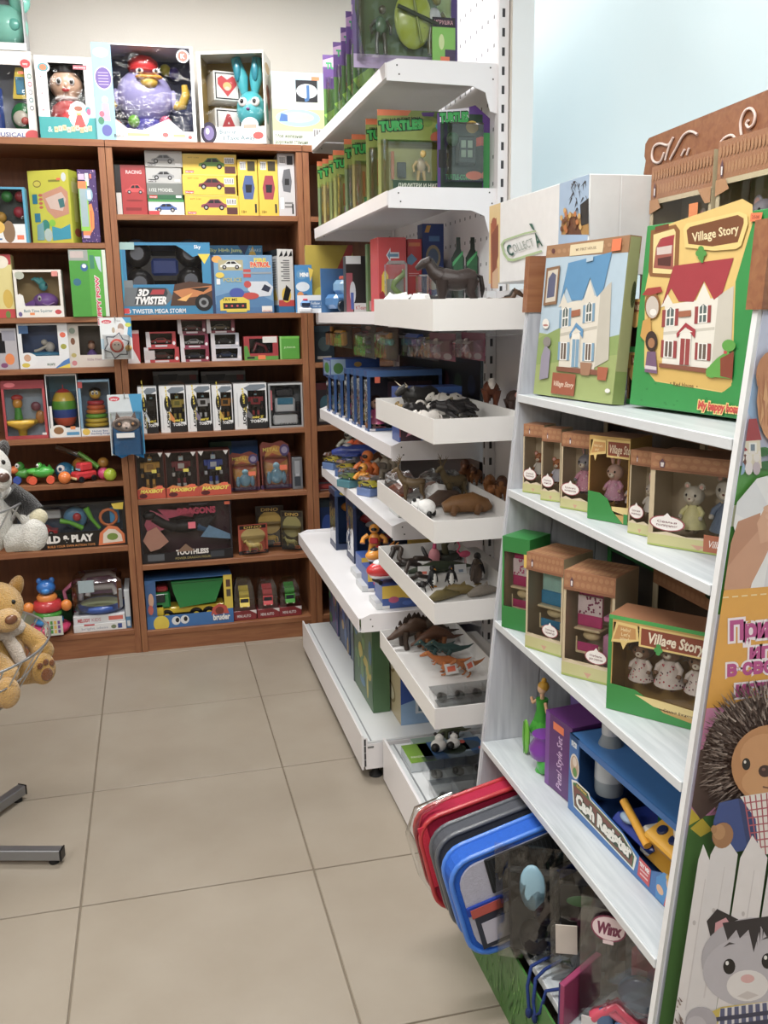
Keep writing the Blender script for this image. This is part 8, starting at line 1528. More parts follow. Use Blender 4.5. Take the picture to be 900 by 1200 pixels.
# wooden header board
mb = MB('wood_across'); HB = 1.345
A = PX(757,163,HB); B = PX(900,105,HB); slope = (B.z - A.z) / (A.y - B.y)
t = thing('header_board','brown wood-look header board with white script along the top of the plank stand','sign',(0,0,0))
yn,yf = -2.325,A.y; zt = lambda y: A.z + (A.y - y)*max(slope,0)
prof = [(yf - .004,z + .0),(yf,1.45),(yf + .004,A.z - .07),(yf - .003,A.z - .045),(yf + .004,A.z - .035),(yf + .002,A.z - .01),(yf - .012,A.z),(yn,zt(yn)),(yn,z)]
n = len(prof); vs = [(HB,a,b) for a,b in prof] + [(HB + .012,a,b) for a,b in prof]
mb.add(vs,[tuple(range(n)),tuple(range(n,2*n))[::-1]] + [(i,n + i,n + (i + 1) % n,(i + 1) % n) for i in range(n)],'#fff',False); mb.build('board',t)
mb = MB('card')
def script(pts,r=.0028):
    q = [pts[0]] + list(pts) + [pts[-1]]; out = []
    for i in range(1,len(q) - 2):
        for k in range(6):
            t_ = k / 6; out.append(tuple(.5*(2*q[i][j] + (q[i+1][j] - q[i-1][j])*t_ + (2*q[i-1][j] - 5*q[i][j] + 4*q[i+1][j] - q[i+2][j])*t_ ** 2 + (3*q[i][j] - q[i-1][j] - 3*q[i+1][j] + q[i+2][j])*t_ ** 3) for j in (0,1)))
    pts = out + [pts[-1]]
    mb.tube([tuple(PX(740 + a / 5.625,90 + b / 5.625,HB - .003)) for a,b in pts],r,'#efd9cf',6)
script([(215,500),(190,560),(150,560),(135,520),(150,460),(190,440),(240,450),(270,410)]); script([(275,400),(245,470),(222,550)]); script([(435,380),(390,360),(340,390),(290,480),(255,545)]); script([(350,480),(330,520)]); script([(380,470),(365,515)])
script([(590,430),(620,400),(660,385),(685,405)]); script([(725,385),(720,300),(750,225),(790,210),(815,250),(805,310),(775,335),(757,310),(772,285)]); mb.build('lettering',t)
# ---- fourth shelf: fairy garden set and the toy till
z = VZ[3]
loc,W,H,rz = vpos((638,917),(668,943),z,832)
H = min(H,.27); t = solid('doll_set_box','purple doll set box with a leafy green dress doll standing in front of it','toy box',W,.17,H,'#5c2472',loc,rz,lambda c: (c.r(0,0,.16,1,'#7a3a9a'),c.t('Petal Style Set',.55,.42,.2,'#d8b8e0',w=.7,rot=math.pi / 2,shear=.2),c.r(.3,.82,.7,.92,'#f0702a')),top=lambda c: c.r(0,0,1,1,'#6f2a84'),left=lambda c: (c.r(0,0,1,1,'#6a5ab0'),c.e(.4,.6,.3,.3,'#7fa8d0'),c.e(.6,.3,.3,.2,'#4a9ac0'),c.e(.3,.8,.2,.1,'#d0a0d8')))
A = PZ(612,885,z)
part(t,'back_card','card',lambda m: (setattr(m,'M',t.matrix_basis.inverted() @ Matrix.Translation(t.location)),None,setattr(m,'M',None),m.prism([(-W/2 - .13,.01),(-W/2 - .01,.01),(-W/2 - .01,H*1.12),(-W/2 - .06,H*1.2),(-W/2 - .12,H*1.3),(-W/2 - .145,H*1.0)][::-1],.15,.153,'#6a4a9a'),(lambda c: (c.e(.55,.82,.28,.1,'#7fa8c8'),c.e(.5,.85,.12,.05,'#d8b8e0'),c.e(.7,.55,.18,.12,'#8a5a3a'),c.e(.68,.5,.1,.1,'#e0b090'),c.e(.35,.4,.2,.2,'#58a848'),c.e(.85,.3,.12,.16,'#7a4aa0')))(Canvas(m,lambda a,b: (-W/2 - .14 + a * .13,.15,b*H*1.1),(0,-1,0),asp=1.0))))
t2 = thing('doll','slim toy doll in a leaf green dress standing on the fourth plank shelf','doll',(PZ(634,880,z).x,PZ(634,880,z).y,z + .0008),rz); 
part(t2,'body','figure',lambda m: (m.tube([(0,0,.06),(0,0,.1),(0,0,.125)],[.022,.012,.014],'#3f9a34',10),m.tube([(0,0,.125),(0,0,.14)],.005,'#e8bd98',8),[m.tube([(s * .008,0,.065),(s * .01,0,.03),(s * .012,0,.0)],[.008,.006,.005],'#e4b48e',8) for s in (-1,1)],[m.tube([(s * .014,0,.12),(s * .03,-.005,.105),(s * .045,0,.11)],.004,'#e4b48e',6) for s in (-1,1)],m.ell((0,0,.15),(.011,.011,.013),'#ecc49e')))
part(t2,'hair','figure',lambda m: (m.ell((0,.003,.154),(.013,.013,.012),'#d0a03a'),m.ell((0,.004,.168),.006,'#d0a03a')))
part(t2,'skirt','fabric',lambda m: m.lathe([(.03,.05),(.024,.065),(.01,.09)],(0,0,0),'#4aa83a',9))
A = PZ(616,884,z); t3 = thing('toy_leaf','bright green leaf-shaped toy part in front of the green dress doll','toy part',(A.x,A.y,z + .0008),rz); part(t3,'leaf','toy',lambda m: m.ell((0,0,.042),(.015,.005,.042),'#6ab82e',14,9)); part(t3,'rib','toy',lambda m: m.tube([(0,-.005,.004),(0,-.006,.08)],.0012,'#4f9a24',5))
A = PZ(645,905,z); t3 = thing('toy_flower_pot','purple toy flower pot with a green stem beside the purple box','toy part',(A.x - .01,A.y + .01,z + .0008),rz); part(t3,'pot','toy',lambda m: m.lathe([(.012,.02),(.03,.035),(.034,.055),(.022,.075),(.028,.085)],(0,0,0),'#7a2aa0',18)); part(t3,'stem','toy',lambda m: (m.ell((.012,-.012,.02),(.018,.01,.02),'#3aa83a'),m.lathe([(.02,0),(.012,.02)],(0,0,0),'#3aa83a',12)))
# toy till box: leaning front panel printed in picture coordinates
A = PZ(671,946,z); rz = math.radians(-87); W = .40; D = .22
H = min(zat(A.x,A.y,858) - z,.27)
t = thing('till_box','blue open-front box lettered Cash Register with a yellow toy till inside','toy box',(A.x,A.y - W / 2,z + .0008),rz)
def fr(m):
    e = .003
    m.box((-W/2,0,0),(-W/2 + .035,e,H),'#1c6cb8'); m.box((-W/2,0,H - .012),(W/2,e,H),'#1c6cb8'); m.box((-W/2,e,0),(-W/2 + e,D,H),'#1d62a8'); m.box((W/2 - e,e,0),(W/2,D,H),'#1c6cb8'); m.box((-W/2,e,H - e),(W/2,D,H),'#2a7cc8'); m.box((-W/2,D - e,0),(W/2,D,H),'#1c4a8a'); m.box((-W/2,e,0),(W/2,D,e),'#1c4a8a')
    m.prism([(-W/2 + .035,0),(W/2,0),(W/2,H*.3),(W*.3,H*.34),(W*.2,H*.22),(-W*.02,H*.36),(-W*.32,H*.42),(-W/2 + .035,H*.4)][::-1],0,e,'#1c6cb8')
part(t,'carton','card',fr)
def pr(m):
    c = face(m,W,H,0)
    c.e(.055,.62,.045,.16,'#e8e4d8',18); c.e(.055,.62,.038,.135,'#c9a88a',18); c.e(.055,.68,.02,.06,'#e8d8c8'); c.e(.06,.55,.02,.06,'#5a9a4a'); c.r(.02,.86,.07,.93,'#dfe8f0'); c.t('5+',.045,.895,.05,'#1c4a8a',w=.03)
    c.p([(.03,.42),(.08,.46),(.2,.46),(.22,.4),(.5,.36),(.62,.24),(.6,.06),(.06,.1)],'#f0f0ea'); c.p([(.045,.4),(.085,.44),(.19,.44),(.21,.385),(.495,.345),(.6,.23),(.59,.08),(.065,.12)],'#2f7a3a'); c.p([(.05,.38),(.2,.37),(.49,.33),(.59,.22),(.585,.09),(.07,.13)],'#7a3a24')
    c.r(.075,.385,.19,.43,'#22402a'); c.t('ELECTRONIC',.132,.408,.03,'#e8c22a',w=.1,off=.04); c.t('Cash Register',.33,.235,.15,'#f6f4ec',w=.5,off=.06,rot=-.0,outline='#20401f',ow=.14)
    c.p([(.63,.06),(.72,.05),(.73,.27),(.64,.29)],'#d0303a'); c.t('TRY ME!',.68,.22,.05,'#fff',w=.075,off=.04); c.r(.65,.1,.71,.12,'#f0c0c0'); c.r(.65,.15,.71,.17,'#f0c0c0')
    c.p([(.77,.02),(.94,.02),(.95,.3),(.9,.42),(.82,.38),(.77,.25)],'#2a8ad0'); c.e(.88,.3,.04,.09,'#e8b890'); c.e(.88,.36,.045,.05,'#d8a82a'); c.p([(.83,.02),(.93,.02),(.92,.2),(.85,.2)],'#d03028'); c.e(.8,.15,.025,.05,'#e8b890'); c.p([(.84,.02),(.92,.02),(.9,.1),(.86,.1)],'#3a9a3a')
part(t,'print','card',pr)
part(t,'toy_bottle','toy',lambda m: (m.lathe([(.026,.0),(.028,.01),(.028,.09),(.018,.115),(.016,.122)],(-W*.33,.05,H*.38),'#8f99a0',16),m.lathe([(.018,.122),(.018,.142)],(-W*.33,.05,H*.38),'#c9ccd0',14),m.lathe([(.0285,.03),(.0285,.08)],(-W*.33,.05,H*.38),'#b8c0c8',16,caps=False)))
part(t,'toy_coin','toy',lambda m: (m.lathe([(.03,0),(.03,.01)],(-W*.12,.12,H*.7),'#e0a81c',18,'Y'),m.box((-W*.2,.11,H*.45),(-W*.17,.13,H*.68),'#e0a81c')))
part(t,'toy_basket','toy',lambda m: (m.box((W*.02,.06,H*.36),(W*.34,.17,H*.62),'#14603a',.008),m.ell((W*.08,.1,H*.68),(.03,.03,.012),'#c9ccc4'),m.tube([(W*.22,.07,H*.62),(W*.3,.11,H*.66)],.016,'#1c7a44',10)))
part(t,'toy_jar','toy',lambda m: (m.lathe([(.024,0),(.026,.02),(.02,.035)],(W*.26,.06,H*.62),'#e8e6e0',16),m.lathe([(.018,.035),(.02,.05),(.012,.058)],(W*.26,.06,H*.62),'#e8c22a',14)))
part(t,'scanner','toy',lambda m: (m.box((-W*.2,.02,H*.2),(W*.12,.14,H*.36),'#1c3a9a',.012),m.ell((-W*.08,.03,H*.4),(.02,.012,.008),'#9ab4d0'),m.tube([(-W*.12,.03,H*.56),(W*.12,.02,H*.36)],.008,'#e8a81c',8)))
def till(m):
    m.M = TR(W*.26,.035,H*.12,0,1,math.radians(-0)); m.prismz([(-.09,0),(.09,0),(.1,.14),(-.085,.14)],0,.05,'#efae1c'); m.box((-.1,-.006,0),(-.07,.1,.055),'#e6e4dc',.008)
    m.M = TR(W*.28,.02,H*.12 + .052,0,1,math.radians(28)); m.box((-.075,0,-.01),(.085,.13,.01),'#eeb01e',.004)
    m.M = None
part(t,'toy_till','toy',till)
for r in range(4):
    for q in range(4): part(t,'button','toy',lambda m: (setattr(m,'M',TR(W*.28,.02,H*.12 + .062,0,1,math.radians(28))),m.lathe([(.0105,0),(.0105,.003),(.008,.005)],(-.05 + .034*q,.022 + .028*r,0),'#1c2a5a',12)))
# ================================================================ printed side panel of the plank stand (flat poster on the near side panel)
pp = thing('poster','tall printed poster on the near side of the plank stand with hedgehog, kitten and fence','poster',(0,0,0))
PYN = VY1 - .0016
mb = MB('card'); zlo,zhi = .012,1.458
xa = lambda zz: vx(zz) + .006
mb.prism([(xa(zlo),zlo),(XB - .004,zlo),(XB - .004,zhi),(xa(zhi),zhi)],PYN,VY1 - .0002,'#cfd3e4'); mb.build('sheet',pp)
mb = MB('card'); c = pxcanvas(mb,(0,PYN,0),(0,-1,0)); c.step = .00002
PP = [proj((xa(zlo),PYN,zlo)),proj((XB - .006,PYN,zlo)),proj((XB - .006,PYN,zhi)),proj((xa(zhi),PYN,zhi))]
c.clip = PP
R = random.Random(21)
c.p([(780,330),(1120,300),(1120,700),(780,700)],'#c9cee6')
for k in range(8): c.e(880 + R.uniform(-20,200),380 + R.uniform(-30,120),34,16,R.choice(['#d6daec','#bcc8e8','#a9c2e6']),16)
c.e(905,470,30,40,'#9cc0e8'); c.p([(800,600),(1120,540),(1120,720),(790,720)],'#3f8a2e'); c.p([(820,555),(900,540),(1120,540),(1120,560),(880,600),(822,610)],'#4f9a38'); c.p([(824,600),(870,590),(880,612),(822,625)],'#c9cfae')
for k in range(260):
    a,b = R.uniform(805,1090),R.uniform(612,700)
    c.p([(a,b),(a + 1.6,b),(a + R.uniform(-4,5),b - R.uniform(6,14))],R.choice(['#2f7a22','#56a83c','#3a8c2c','#6ab84c','#226018']))
for k in range(30): c.e(R.uniform(880,1000),R.uniform(525,545),9,5,R.choice(['#2f6a2a','#3f7a34','#5a8a40']),9)
# little house and family
c.p([(851,552),(851,515),(888,512),(890,548)],'#e6dcc4'); c.p([(849,518),(855,492),(884,490),(890,515)],'#a8242c'); c.p([(852,546),(852,526),(862,517),(872,526),(872,548)],'#6e3a2c'); c.p([(851,528),(862,516),(873,526),(873,530),(862,521),(852,531)],'#a8242c'); c.r(875,518,884,530,'#f2f0ea'); c.r(877,520,882,528,'#7a8a98')
for a,q in ((866,'#8fb0d0'),(875,'#e6dede'),(884,'#c8b8c0')): c.e(a,548,4.5,8,q,12); c.e(a,536,4,5,'#eae2dc',12); c.e(a - 3,530,1.8,2.5,'#eae2dc',8); c.e(a + 3,530,1.8,2.5,'#eae2dc',8)
# girl with a toy
c.e(918,470,34,58,'#d7935a'); c.e(930,500,30,46,'#e8b894'); c.e(905,440,22,30,'#c9824a')
for k in range(24): a = R.uniform(885,930); c.p([(a,430 + R.uniform(0,40)),(a + 3,470),(a + R.uniform(-8,4),500)],R.choice(['#b8703c','#dfa468','#c98a50']))
c.p([(852,598),(884,560),(960,540),(1080,560),(1090,720),(850,720),(866,650)],'#f0eff0'); c.p([(900,560),(905,610),(890,700),(896,700),(912,610)],'#dedde2'); c.p([(853,598),(882,563),(896,590),(880,612)],'#e6e6ea')
c.p([(862,610),(888,600),(889,640),(876,690),(848,694),(843,672),(852,640)],'#c48a68'); c.p([(846,690),(843,672),(860,650),(888,618),(902,590),(908,620),(892,655),(874,690)],'#d29a78'); c.p([(884,612),(894,592),(908,585),(912,612),(900,632),(888,636)],'#dba684')
for k in range(4): c.e(898 + 2*k,596 + 9*k,7,4,'#e0b090',10,.3)
# yellow band with stitched edge and script
c.p([(800,694),(1120,668),(1120,870),(780,850),(789,828)],'#eaa51c')
for k in range(24): x = 822 + k*11; c.p([(x,700 - (x - 822) * .085),(x + 7,699.4 - (x - 822) * .085),(x + 7,701 - (x - 822) * .085),(x,701.6 - (x - 822) * .085)],'#f6dca0')
c.p([(783,818),(812,812),(812,870),(780,880)],'#eaa51c')
for k in range(4): c.p([(792 + 7*k,820),(797 + 7*k,819.5),(797 + 7*k,821),(792 + 7*k,821.5)],'#f6dca0')
c.clip = None
for txt,x0,y0,h,w in (('Приглашаем',851,738,21,150),('играть',874,762,16,76),('в свою',848,782,17,74),('историю',858,806,17,96)):
    c.t(txt,x0,y0,h,'#c03a8c',w=w,up=-1,align='l',shear=.12,rot=-.1,off=.05,outline='#fbeef4',ow=.15)
c.clip = PP
c.p([(786,830),(1120,812),(1120,960),(776,980)],'#d989b4')
# picket fence
c.p([(740,960),(1120,930),(1120,1300),(740,1300)],'#4f7f3a')
for a,b in ((792,955),(860,965),(870,950),(806,968)): c.p([(a,b),(a + 14,b - 12),(a + 26,b + 2),(a + 12,b + 10)],'#e2c81e')
tops = [(782,985,12),(806,972,13),(828,958,22),(862,962,22),(899,956,24),(938,950,26),(978,948,26),(1018,946,26)]
# hedgehog
c.e(885,893,66,78,'#6a564e',26); c.p([(812,880),(806,940),(818,958),(850,930),(846,860)],'#6a564e')
for k in range(1500):
    a = R.uniform(math.pi * .45,math.pi*1.62); r = R.uniform(.45,1.0); cx,cy = 892 + 74*r*math.cos(a),885 - 84*r*math.sin(a)*(1 if math.sin(a) > 0 else .95)
    if a > math.pi and cx > 850 and r < .55: continue
    dx,dy = math.cos(a + R.uniform(-.35,.35)),-math.sin(a + R.uniform(-.35,.35)); l = R.uniform(8,17)
    c.p([(cx - dy * .9,cy + dx * .9),(cx + dy * .9,cy - dx * .9),(cx + dx*l,cy + dy*l)],R.choice(['#5b4740','#7d6a60','#9c8a80','#b3a196','#4a3833','#8a766c','#6d5950']))
for k in range(260):
    a = R.uniform(.1,math.pi * .5); r = R.uniform(.55,1.05); cx,cy = 900 + 80*r*math.cos(a),885 - 84*r*math.sin(a); l = 14
    c.p([(cx - 1,cy),(cx + 1,cy),(cx + math.cos(a)*l,cy - math.sin(a)*l)],R.choice(['#5b4740','#7d6a60','#9c8a80','#4a3833']))
c.e(884,882,46,46,'#c1844a',30); c.e(878,872,30,26,'#cf935a',22); c.e(876,902,26,18,'#d0965c',22); c.e(905,900,26,22,'#c88c52',20)
c.e(855,881,4.8,7,'#17110f',16); c.e(896,868,4.8,7,'#17110f',16); c.e(853.6,878.5,1.4,2,'#e9e2da',8); c.e(894.6,865.5,1.4,2,'#e9e2da',8)
c.e(876.5,889,7.5,7,'#3d1f18',16); c.e(875,887,2.4,1.8,'#7a5448',8); c.p([(874,906),(884,908),(896,903),(895,905),(884,910),(874,908)],'#7a4a2c')
# jacket, shirt, paw
c.p([(818,945),(824,925),(846,920),(872,942),(872,976),(830,984),(816,968)],'#22438c'); c.p([(846,920),(860,926),(872,984),(858,984)],'#1a3470'); c.p([(895,920),(940,915),(960,990),(898,985)],'#22438c')
c.p([(848,918),(902,910),(900,984),(870,984),(866,944)],'#ece6e2')
for k in range(8): c.p([(852 + 6.4*k,918 - k),(853.6 + 6.4*k,918 - k),(864 + 4.8*k,984),(862.6 + 4.8*k,984)],'#b24a58')
for k in range(7): c.p([(852 + 2*k,925 + 8.5*k),(902,918 + 9*k),(902,919.4 + 9*k),(852.6 + 2*k,926.4 + 8.5*k)],'#b24a58')
for k,(x,y,hw) in enumerate(tops):
    sl = -.135; yb = 1290; dx = (yb - y)*sl
    wb = hw*1.15
    c.p([(x,y),(x + hw * .8,y + 26),(x + dx + wb * .82,yb),(x + dx - wb * .62,yb),(x - hw * .62,y + 26)],'#e9e4e6' if k % 2 else '#e3dfe2')
    c.e(x - 10,y + 90,2,3,'#c9c2c4',8); c.p([(x + 2,y + 40),(x + 3,y + 40),(x + 3 + dx * .5,y + 190),(x + 1 + dx * .5,y + 190)],'#d6d0d3')
c.e(828,962,12,15,'#a87444',18,.2); c.e(824,958,7,9,'#bd8a56',14); c.e(818,955,3.5,5,'#b07e4c',10)
# kitten
c.p([(816,1084),(810,1060),(822,1046),(846,1058),(842,1098)],'#2b2528'); c.p([(818,1086),(820,1062),(832,1056),(843,1072),(838,1094)],'#d99aa4')
c.p([(884,1066),(900,1044),(920,1040),(926,1080),(905,1090)],'#2b2528'); c.p([(892,1068),(905,1050),(916,1052),(918,1080)],'#e0a4ac')
c.e(866,1104,62,48,'#b9b5be',30); c.e(866,1118,60,42,'#c3bfc8',30)
c.p([(828,1062),(900,1052),(908,1066),(896,1082),(890,1064),(880,1080),(872,1066),(864,1096),(858,1070),(848,1080),(844,1070),(834,1082)],'#2d272c')
for k in range(5): c.p([(858 + 4*k,1068),(860 + 4*k,1068),(862 + 3*k,1090 - 4*abs(k - 2))],'#2d272c')
c.e(836,1112,7,9,'#141012',18); c.e(880,1106,7,9,'#141012',18); c.e(833.6,1108,2,2.6,'#f0f0f0',8); c.e(877.6,1102,2,2.6,'#f0f0f0',8); c.p([(829,1090),(836,1084),(843,1086),(836,1087)],'#4a4448'); c.p([(872,1082),(880,1077),(888,1080),(880,1080)],'#4a4448')
c.e(857,1134,24,18,'#ebe7e8',22); c.e(857,1126,8,5,'#e2b0b0',14); c.p([(845,1146),(857,1140),(870,1145),(857,1150)],'#d4cccc')
c.p([(806,1168),(800,1240),(930,1240),(930,1150),(880,1152),(828,1158)],'#d8bf4a'); c.p([(826,1160),(896,1150),(905,1240),(814,1240)],'#e6e2e6')
for k in range(9): c.p([(826 + 8*k,1160 - k),(831 + 8*k,1159.5 - k),(830 + 9*k,1240),(824 + 9*k,1240)],'#5a6088')
for k in range(7): c.p([(820,1170 + 10*k),(900,1160 + 10*k),(901,1165 + 10*k),(820,1175 + 10*k)],'#3c405c')
c.e(804,1176,18,18,'#b5b0ba',18); c.e(798,1180,12,12,'#c6c2ca',14); c.e(935,1172,18,18,'#b5b0ba',18)
for k in range(120):
    a,b = R.uniform(752,782),R.uniform(1150,1215); c.p([(a,b),(a + 2,b),(a - 3,b - R.uniform(6,12))],R.choice(['#6a504c','#8a706a','#54403c','#a08a80']))
mb.build('print',pp)
# ================================================================ bags on the lowest plank shelf
def rrect(w,h,r,n=5):
    P = []
    for cx,cz,a0 in ((w/2 - r,h - r,0),(-w/2 + r,h - r,90),(-w/2 + r,r,180),(w/2 - r,r,270)):
        for k in range(n + 1): a = math.radians(a0 + 90*k / n); P.append((cx + r*math.cos(a),cz + r*math.sin(a)))
    return P[::-1]
def bag(label,name,x,y,zb,W,H,T,tilt,col,trim,rz=0,extra=None,mat='fabric'):
    t = thing(name,label,'bag',(x,y,zb),rz); t.rotation_euler = (0,math.radians(tilt),rz)
    part(t,'body',mat,lambda m: m.prism(rrect(W,H,.05),0,T,col))
    def piping(yy):
        return lambda m: m.tube([(a,yy,b) for a,b in rrect(W,H,.05)],.0055,trim,7,True)
    part(t,'piping','toy',piping(0)); part(t,'piping','toy',piping(T))
    if extra: extra(t)
    return t
# x,z of the lower left corners taken from the photo; bags lean out over the shelf front
def handle(t,W,H,q,T): part(t,'handle','fabric',lambda m: m.tube([(-W*.12,T/2,H - .004),(-W*.1,T/2,H + .02),(W*.05,T/2,H + .022),(W*.08,T/2,H - .004)],.006,q,8))
z5 = VZ[4] + .001
bag('crimson soft bag farthest back, wrapped in clear plastic at the aisle edge','soft_bag',.94,-1.70,.203,.29,.232,.045,-13,'#a8143c','#c01c28',extra=lambda t: (part(t,'clear_wrap','blister',lambda m: m.tube([(-.135,.02,.02),(-.155,.02,.1),(-.156,.02,.2),(-.13,.02,.245),(-.05,.02,.256)],[.006,.012,.016,.014,.006],'#fff',7)),part(t,'side_band','fabric',lambda m: m.box((-.145,-.004,.07),(-.125,-.001,.22),'#d03048'))))
bag('slate grey soft bag squeezed between the crimson and the blue one','soft_bag',.955,-1.775,.207,.29,.228,.04,-14,'#4a4d55','#5c6068')
def blue_extra(t):
    part(t,'front_pocket','fabric',lambda m: m.prism([(a,b + .012) for a,b in rrect(.26,.2,.045)],-.006,-.001,'#b4b4c4'))
    part(t,'mesh_panel','fabric',lambda m: (m.box((-.07,-.012,.135),(.135,-.0062,.215),'#15171a',.002),[m.box((-.065 + .009*k,-.0128,.14),(-.0635 + .009*k,-.0121,.21),'#2a3034') for k in range(22)]))
    part(t,'strap','fabric',lambda m: (m.box((-.132,-.012,.105),(.132,-.0065,.127),'#1f3fa0',.002),)); part(t,'badge','card',lambda m: m.box((-.125,-.0135,.1),(-.06,-.0122,.12),'#c0483a')); part(t,'picture','card',lambda m: (m.box((-.12,-.0095,.02),(.1,-.0065,.12),'#35374a'),m.box((-.11,-.0105,.03),(-.05,-.0095,.08),'#c9c6d8')))
bag('bright blue trimmed bag with a black mesh top and pale lilac front','soft_bag',.965,-1.86,.212,.29,.225,.05,-15,'#1f5cc0','#2f7ae0',extra=blue_extra)
def pouch(label,name,x,y,zb,W,H,T,tilt,rz,inside,film='blister',seed=0,cat='toy pack',extra=None):
    t = thing(name,label,cat,(x,y,zb),rz); t.rotation_euler = (0,math.radians(tilt * .2),rz); rd = random.Random(seed)
    inside(t)
    def wrap(m):
        nx,nz = 9,11; vs = []
        for s in (-1,1):
            for j in range(nz + 1):
                for i in range(nx + 1):
                    a,b = i / nx,j / nz; d = math.sin(math.pi*a) ** .6*math.sin(math.pi*min(1,b*1.05)) ** .5 if 0 < b < 1 else 0
                    e = 0 if i in (0,nx) or j in (0,nz) else 1
                    vs.append((-W/2 + W*a + rd.uniform(-.003,.003)*e,s*(T * .5*d + .002) + rd.uniform(-.005,.005)*e,H*b))
        fs = []
        for s in (0,1):
            o = s*(nx + 1)*(nz + 1)
            for j in range(nz):
                for i in range(nx): q = o + j*(nx + 1) + i; fs.append((q,q + 1,q + nx + 2,q + nx + 1))
        m.add(vs,fs,'#fff',False)
    part(t,'plastic_bag',film,wrap)
    if extra: extra(t)
    return t
pouch('crinkled clear pack of black toy gear with a pale blue mask shape','toy_pack',.955,-1.945,z5,.15,.25,.05,-12,math.radians(-30),
    lambda t: (part(t,'toy_gear','figure',lambda m: (m.box((-.05,-.008,.02),(.05,.012,.2),'#15171b',.006),m.ell((.0,-.012,.06),(.03,.012,.04),'#241f22'),m.ell((.02,-.014,.12),(.02,.01,.03),'#3a2c2c'))),part(t,'toy_mask','toy',lambda m: m.ell((.0,-.016,.17),(.026,.01,.05),'#8fb8cc'))),seed=1)
pouch('crinkled clear pack of dark green and black toy weapons beside the mask pack','toy_pack',1.01,-2.02,z5 - .0,.16,.24,.05,-10,math.radians(-25),
    lambda t: (part(t,'toy_weapon','figure',lambda m: (m.tube([(-.02,0,.01),(.0,-.005,.12),(.02,0,.21)],[.02,.014,.012],'#2a2c30',9),m.tube([(.03,-.01,.02),(.04,-.012,.2)],.009,'#34373c',8))),part(t,'insert_card','card',lambda m: (m.box((-.06,.006,.02),(.06,.009,.2),'#14161a'),m.ell((-.02,.003,.17),(.03,.003,.012),'#2a7a3a'),m.box((.03,.004,.05),(.034,.006,.19),'#c8b41c'),m.box((.03,.004,.186),(.06,.006,.19),'#c8b41c'))),part(t,'price_label','card',lambda m: m.box((-.07,-.03,.08),(-.03,-.028,.14),'#d8cfc4'))),seed=2)
pouch('large translucent grey bag with a pink oval Winx plaque and red and blue toys','toy_pack',1.03,-2.155,z5,.22,.255,.07,-4,math.radians(-38),
    lambda t: (part(t,'pink_toy','toy',lambda m: (m.box((-.02,-.01,.04),(.09,.015,.18),'#a83a52',.01),m.tube([(-.08,-.02,.03),(-.04,-.022,.07),(.0,-.02,.03)],.012,'#c8405a',8),m.tube([(-.06,-.02,.06),(.02,-.02,.02)],.012,'#d05a70',8))),part(t,'blue_shoe','toy',lambda m: (m.ell((-.06,-.024,.03),(.016,.01,.03),'#4a6488'),m.ell((-.03,-.026,.02),(.016,.01,.022),'#54709a'),m.ell((.0,-.02,.1),(.04,.014,.035),'#5a6f92'))),part(t,'blue_toy','toy',lambda m: (m.ell((.03,-.016,.19),(.04,.012,.02),'#2a4a9a'),m.ell((.05,-.02,.08),(.02,.012,.02),'#a89a3a')))),film='milky',seed=3,
    extra=lambda t: (part(t,'plaque','card',lambda m: (lambda c: (c.e(.5,.5,.5,.42,'#8a2a50',20),c.e(.5,.5,.46,.37,'#eed6da',20),c.t('Winx',.5,.5,.36,'#7a2048',w=.72,shear=.2,off=.06),c.r(.35,.0,.65,.12,'#eed6da')))(Canvas(m,lambda a,b: (-.085 + a * .06,-.036,.195 + b * .06),(0,-1,0),asp=1.0))),part(t,'price_sticker','card',lambda m: m.box((.07,-.032,.11),(.092,-.03,.14),'#f0722a')),part(t,'white_label','card',lambda m: m.box((-.1,-.03,.0),(-.05,-.028,.035),'#d8d4d4')),part(t,'bag_top','milky',lambda m: m.quad((-.11,-.03,.225),(.02,-.032,.225),(.0,-.03,.262),(-.1,-.03,.255),'#fff'))))
t = thing('lanyard','dark blue cord loops hanging over the edge of the lowest plank shelf','lanyard',(vx(.195) - .016,-1.99,z5 + .009))
part(t,'cord','fabric',lambda m: (m.tube([(.06,.03,.012),(.02,.02,.008),(-.004,.01,.0),(-.012,.0,-.04),(-.01,-.004,-.07),(-.006,-.02,-.05),(.0,-.03,.004),(.05,-.04,.01)],.0035,'#16306e',7),m.tube([(.05,.05,.012),(.0,.04,.004),(-.012,.03,-.03),(-.012,.02,-.075)],.0035,'#16306e',7)))
part(t,'tassel','fabric',lambda m: (m.ell((-.012,.02,-.082),(.007,.007,.012),'#142a60'),m.ell((-.01,-.004,-.075),(.006,.006,.012),'#142a60')))
solid('picture_book','thin magenta and navy book standing under the translucent bag','book',.012,.12,.09,'#9a1c5a',(.94,-2.06,z5),math.radians(-60),lambda c: c.r(0,0,.3,1,'#1c2a6a'),left=lambda c: (c.r(0,0,1,1,'#8f2a5a'),c.r(.6,0,.75,1,'#22306e'),c.e(.3,.4,.2,.2,'#c87a9a')))
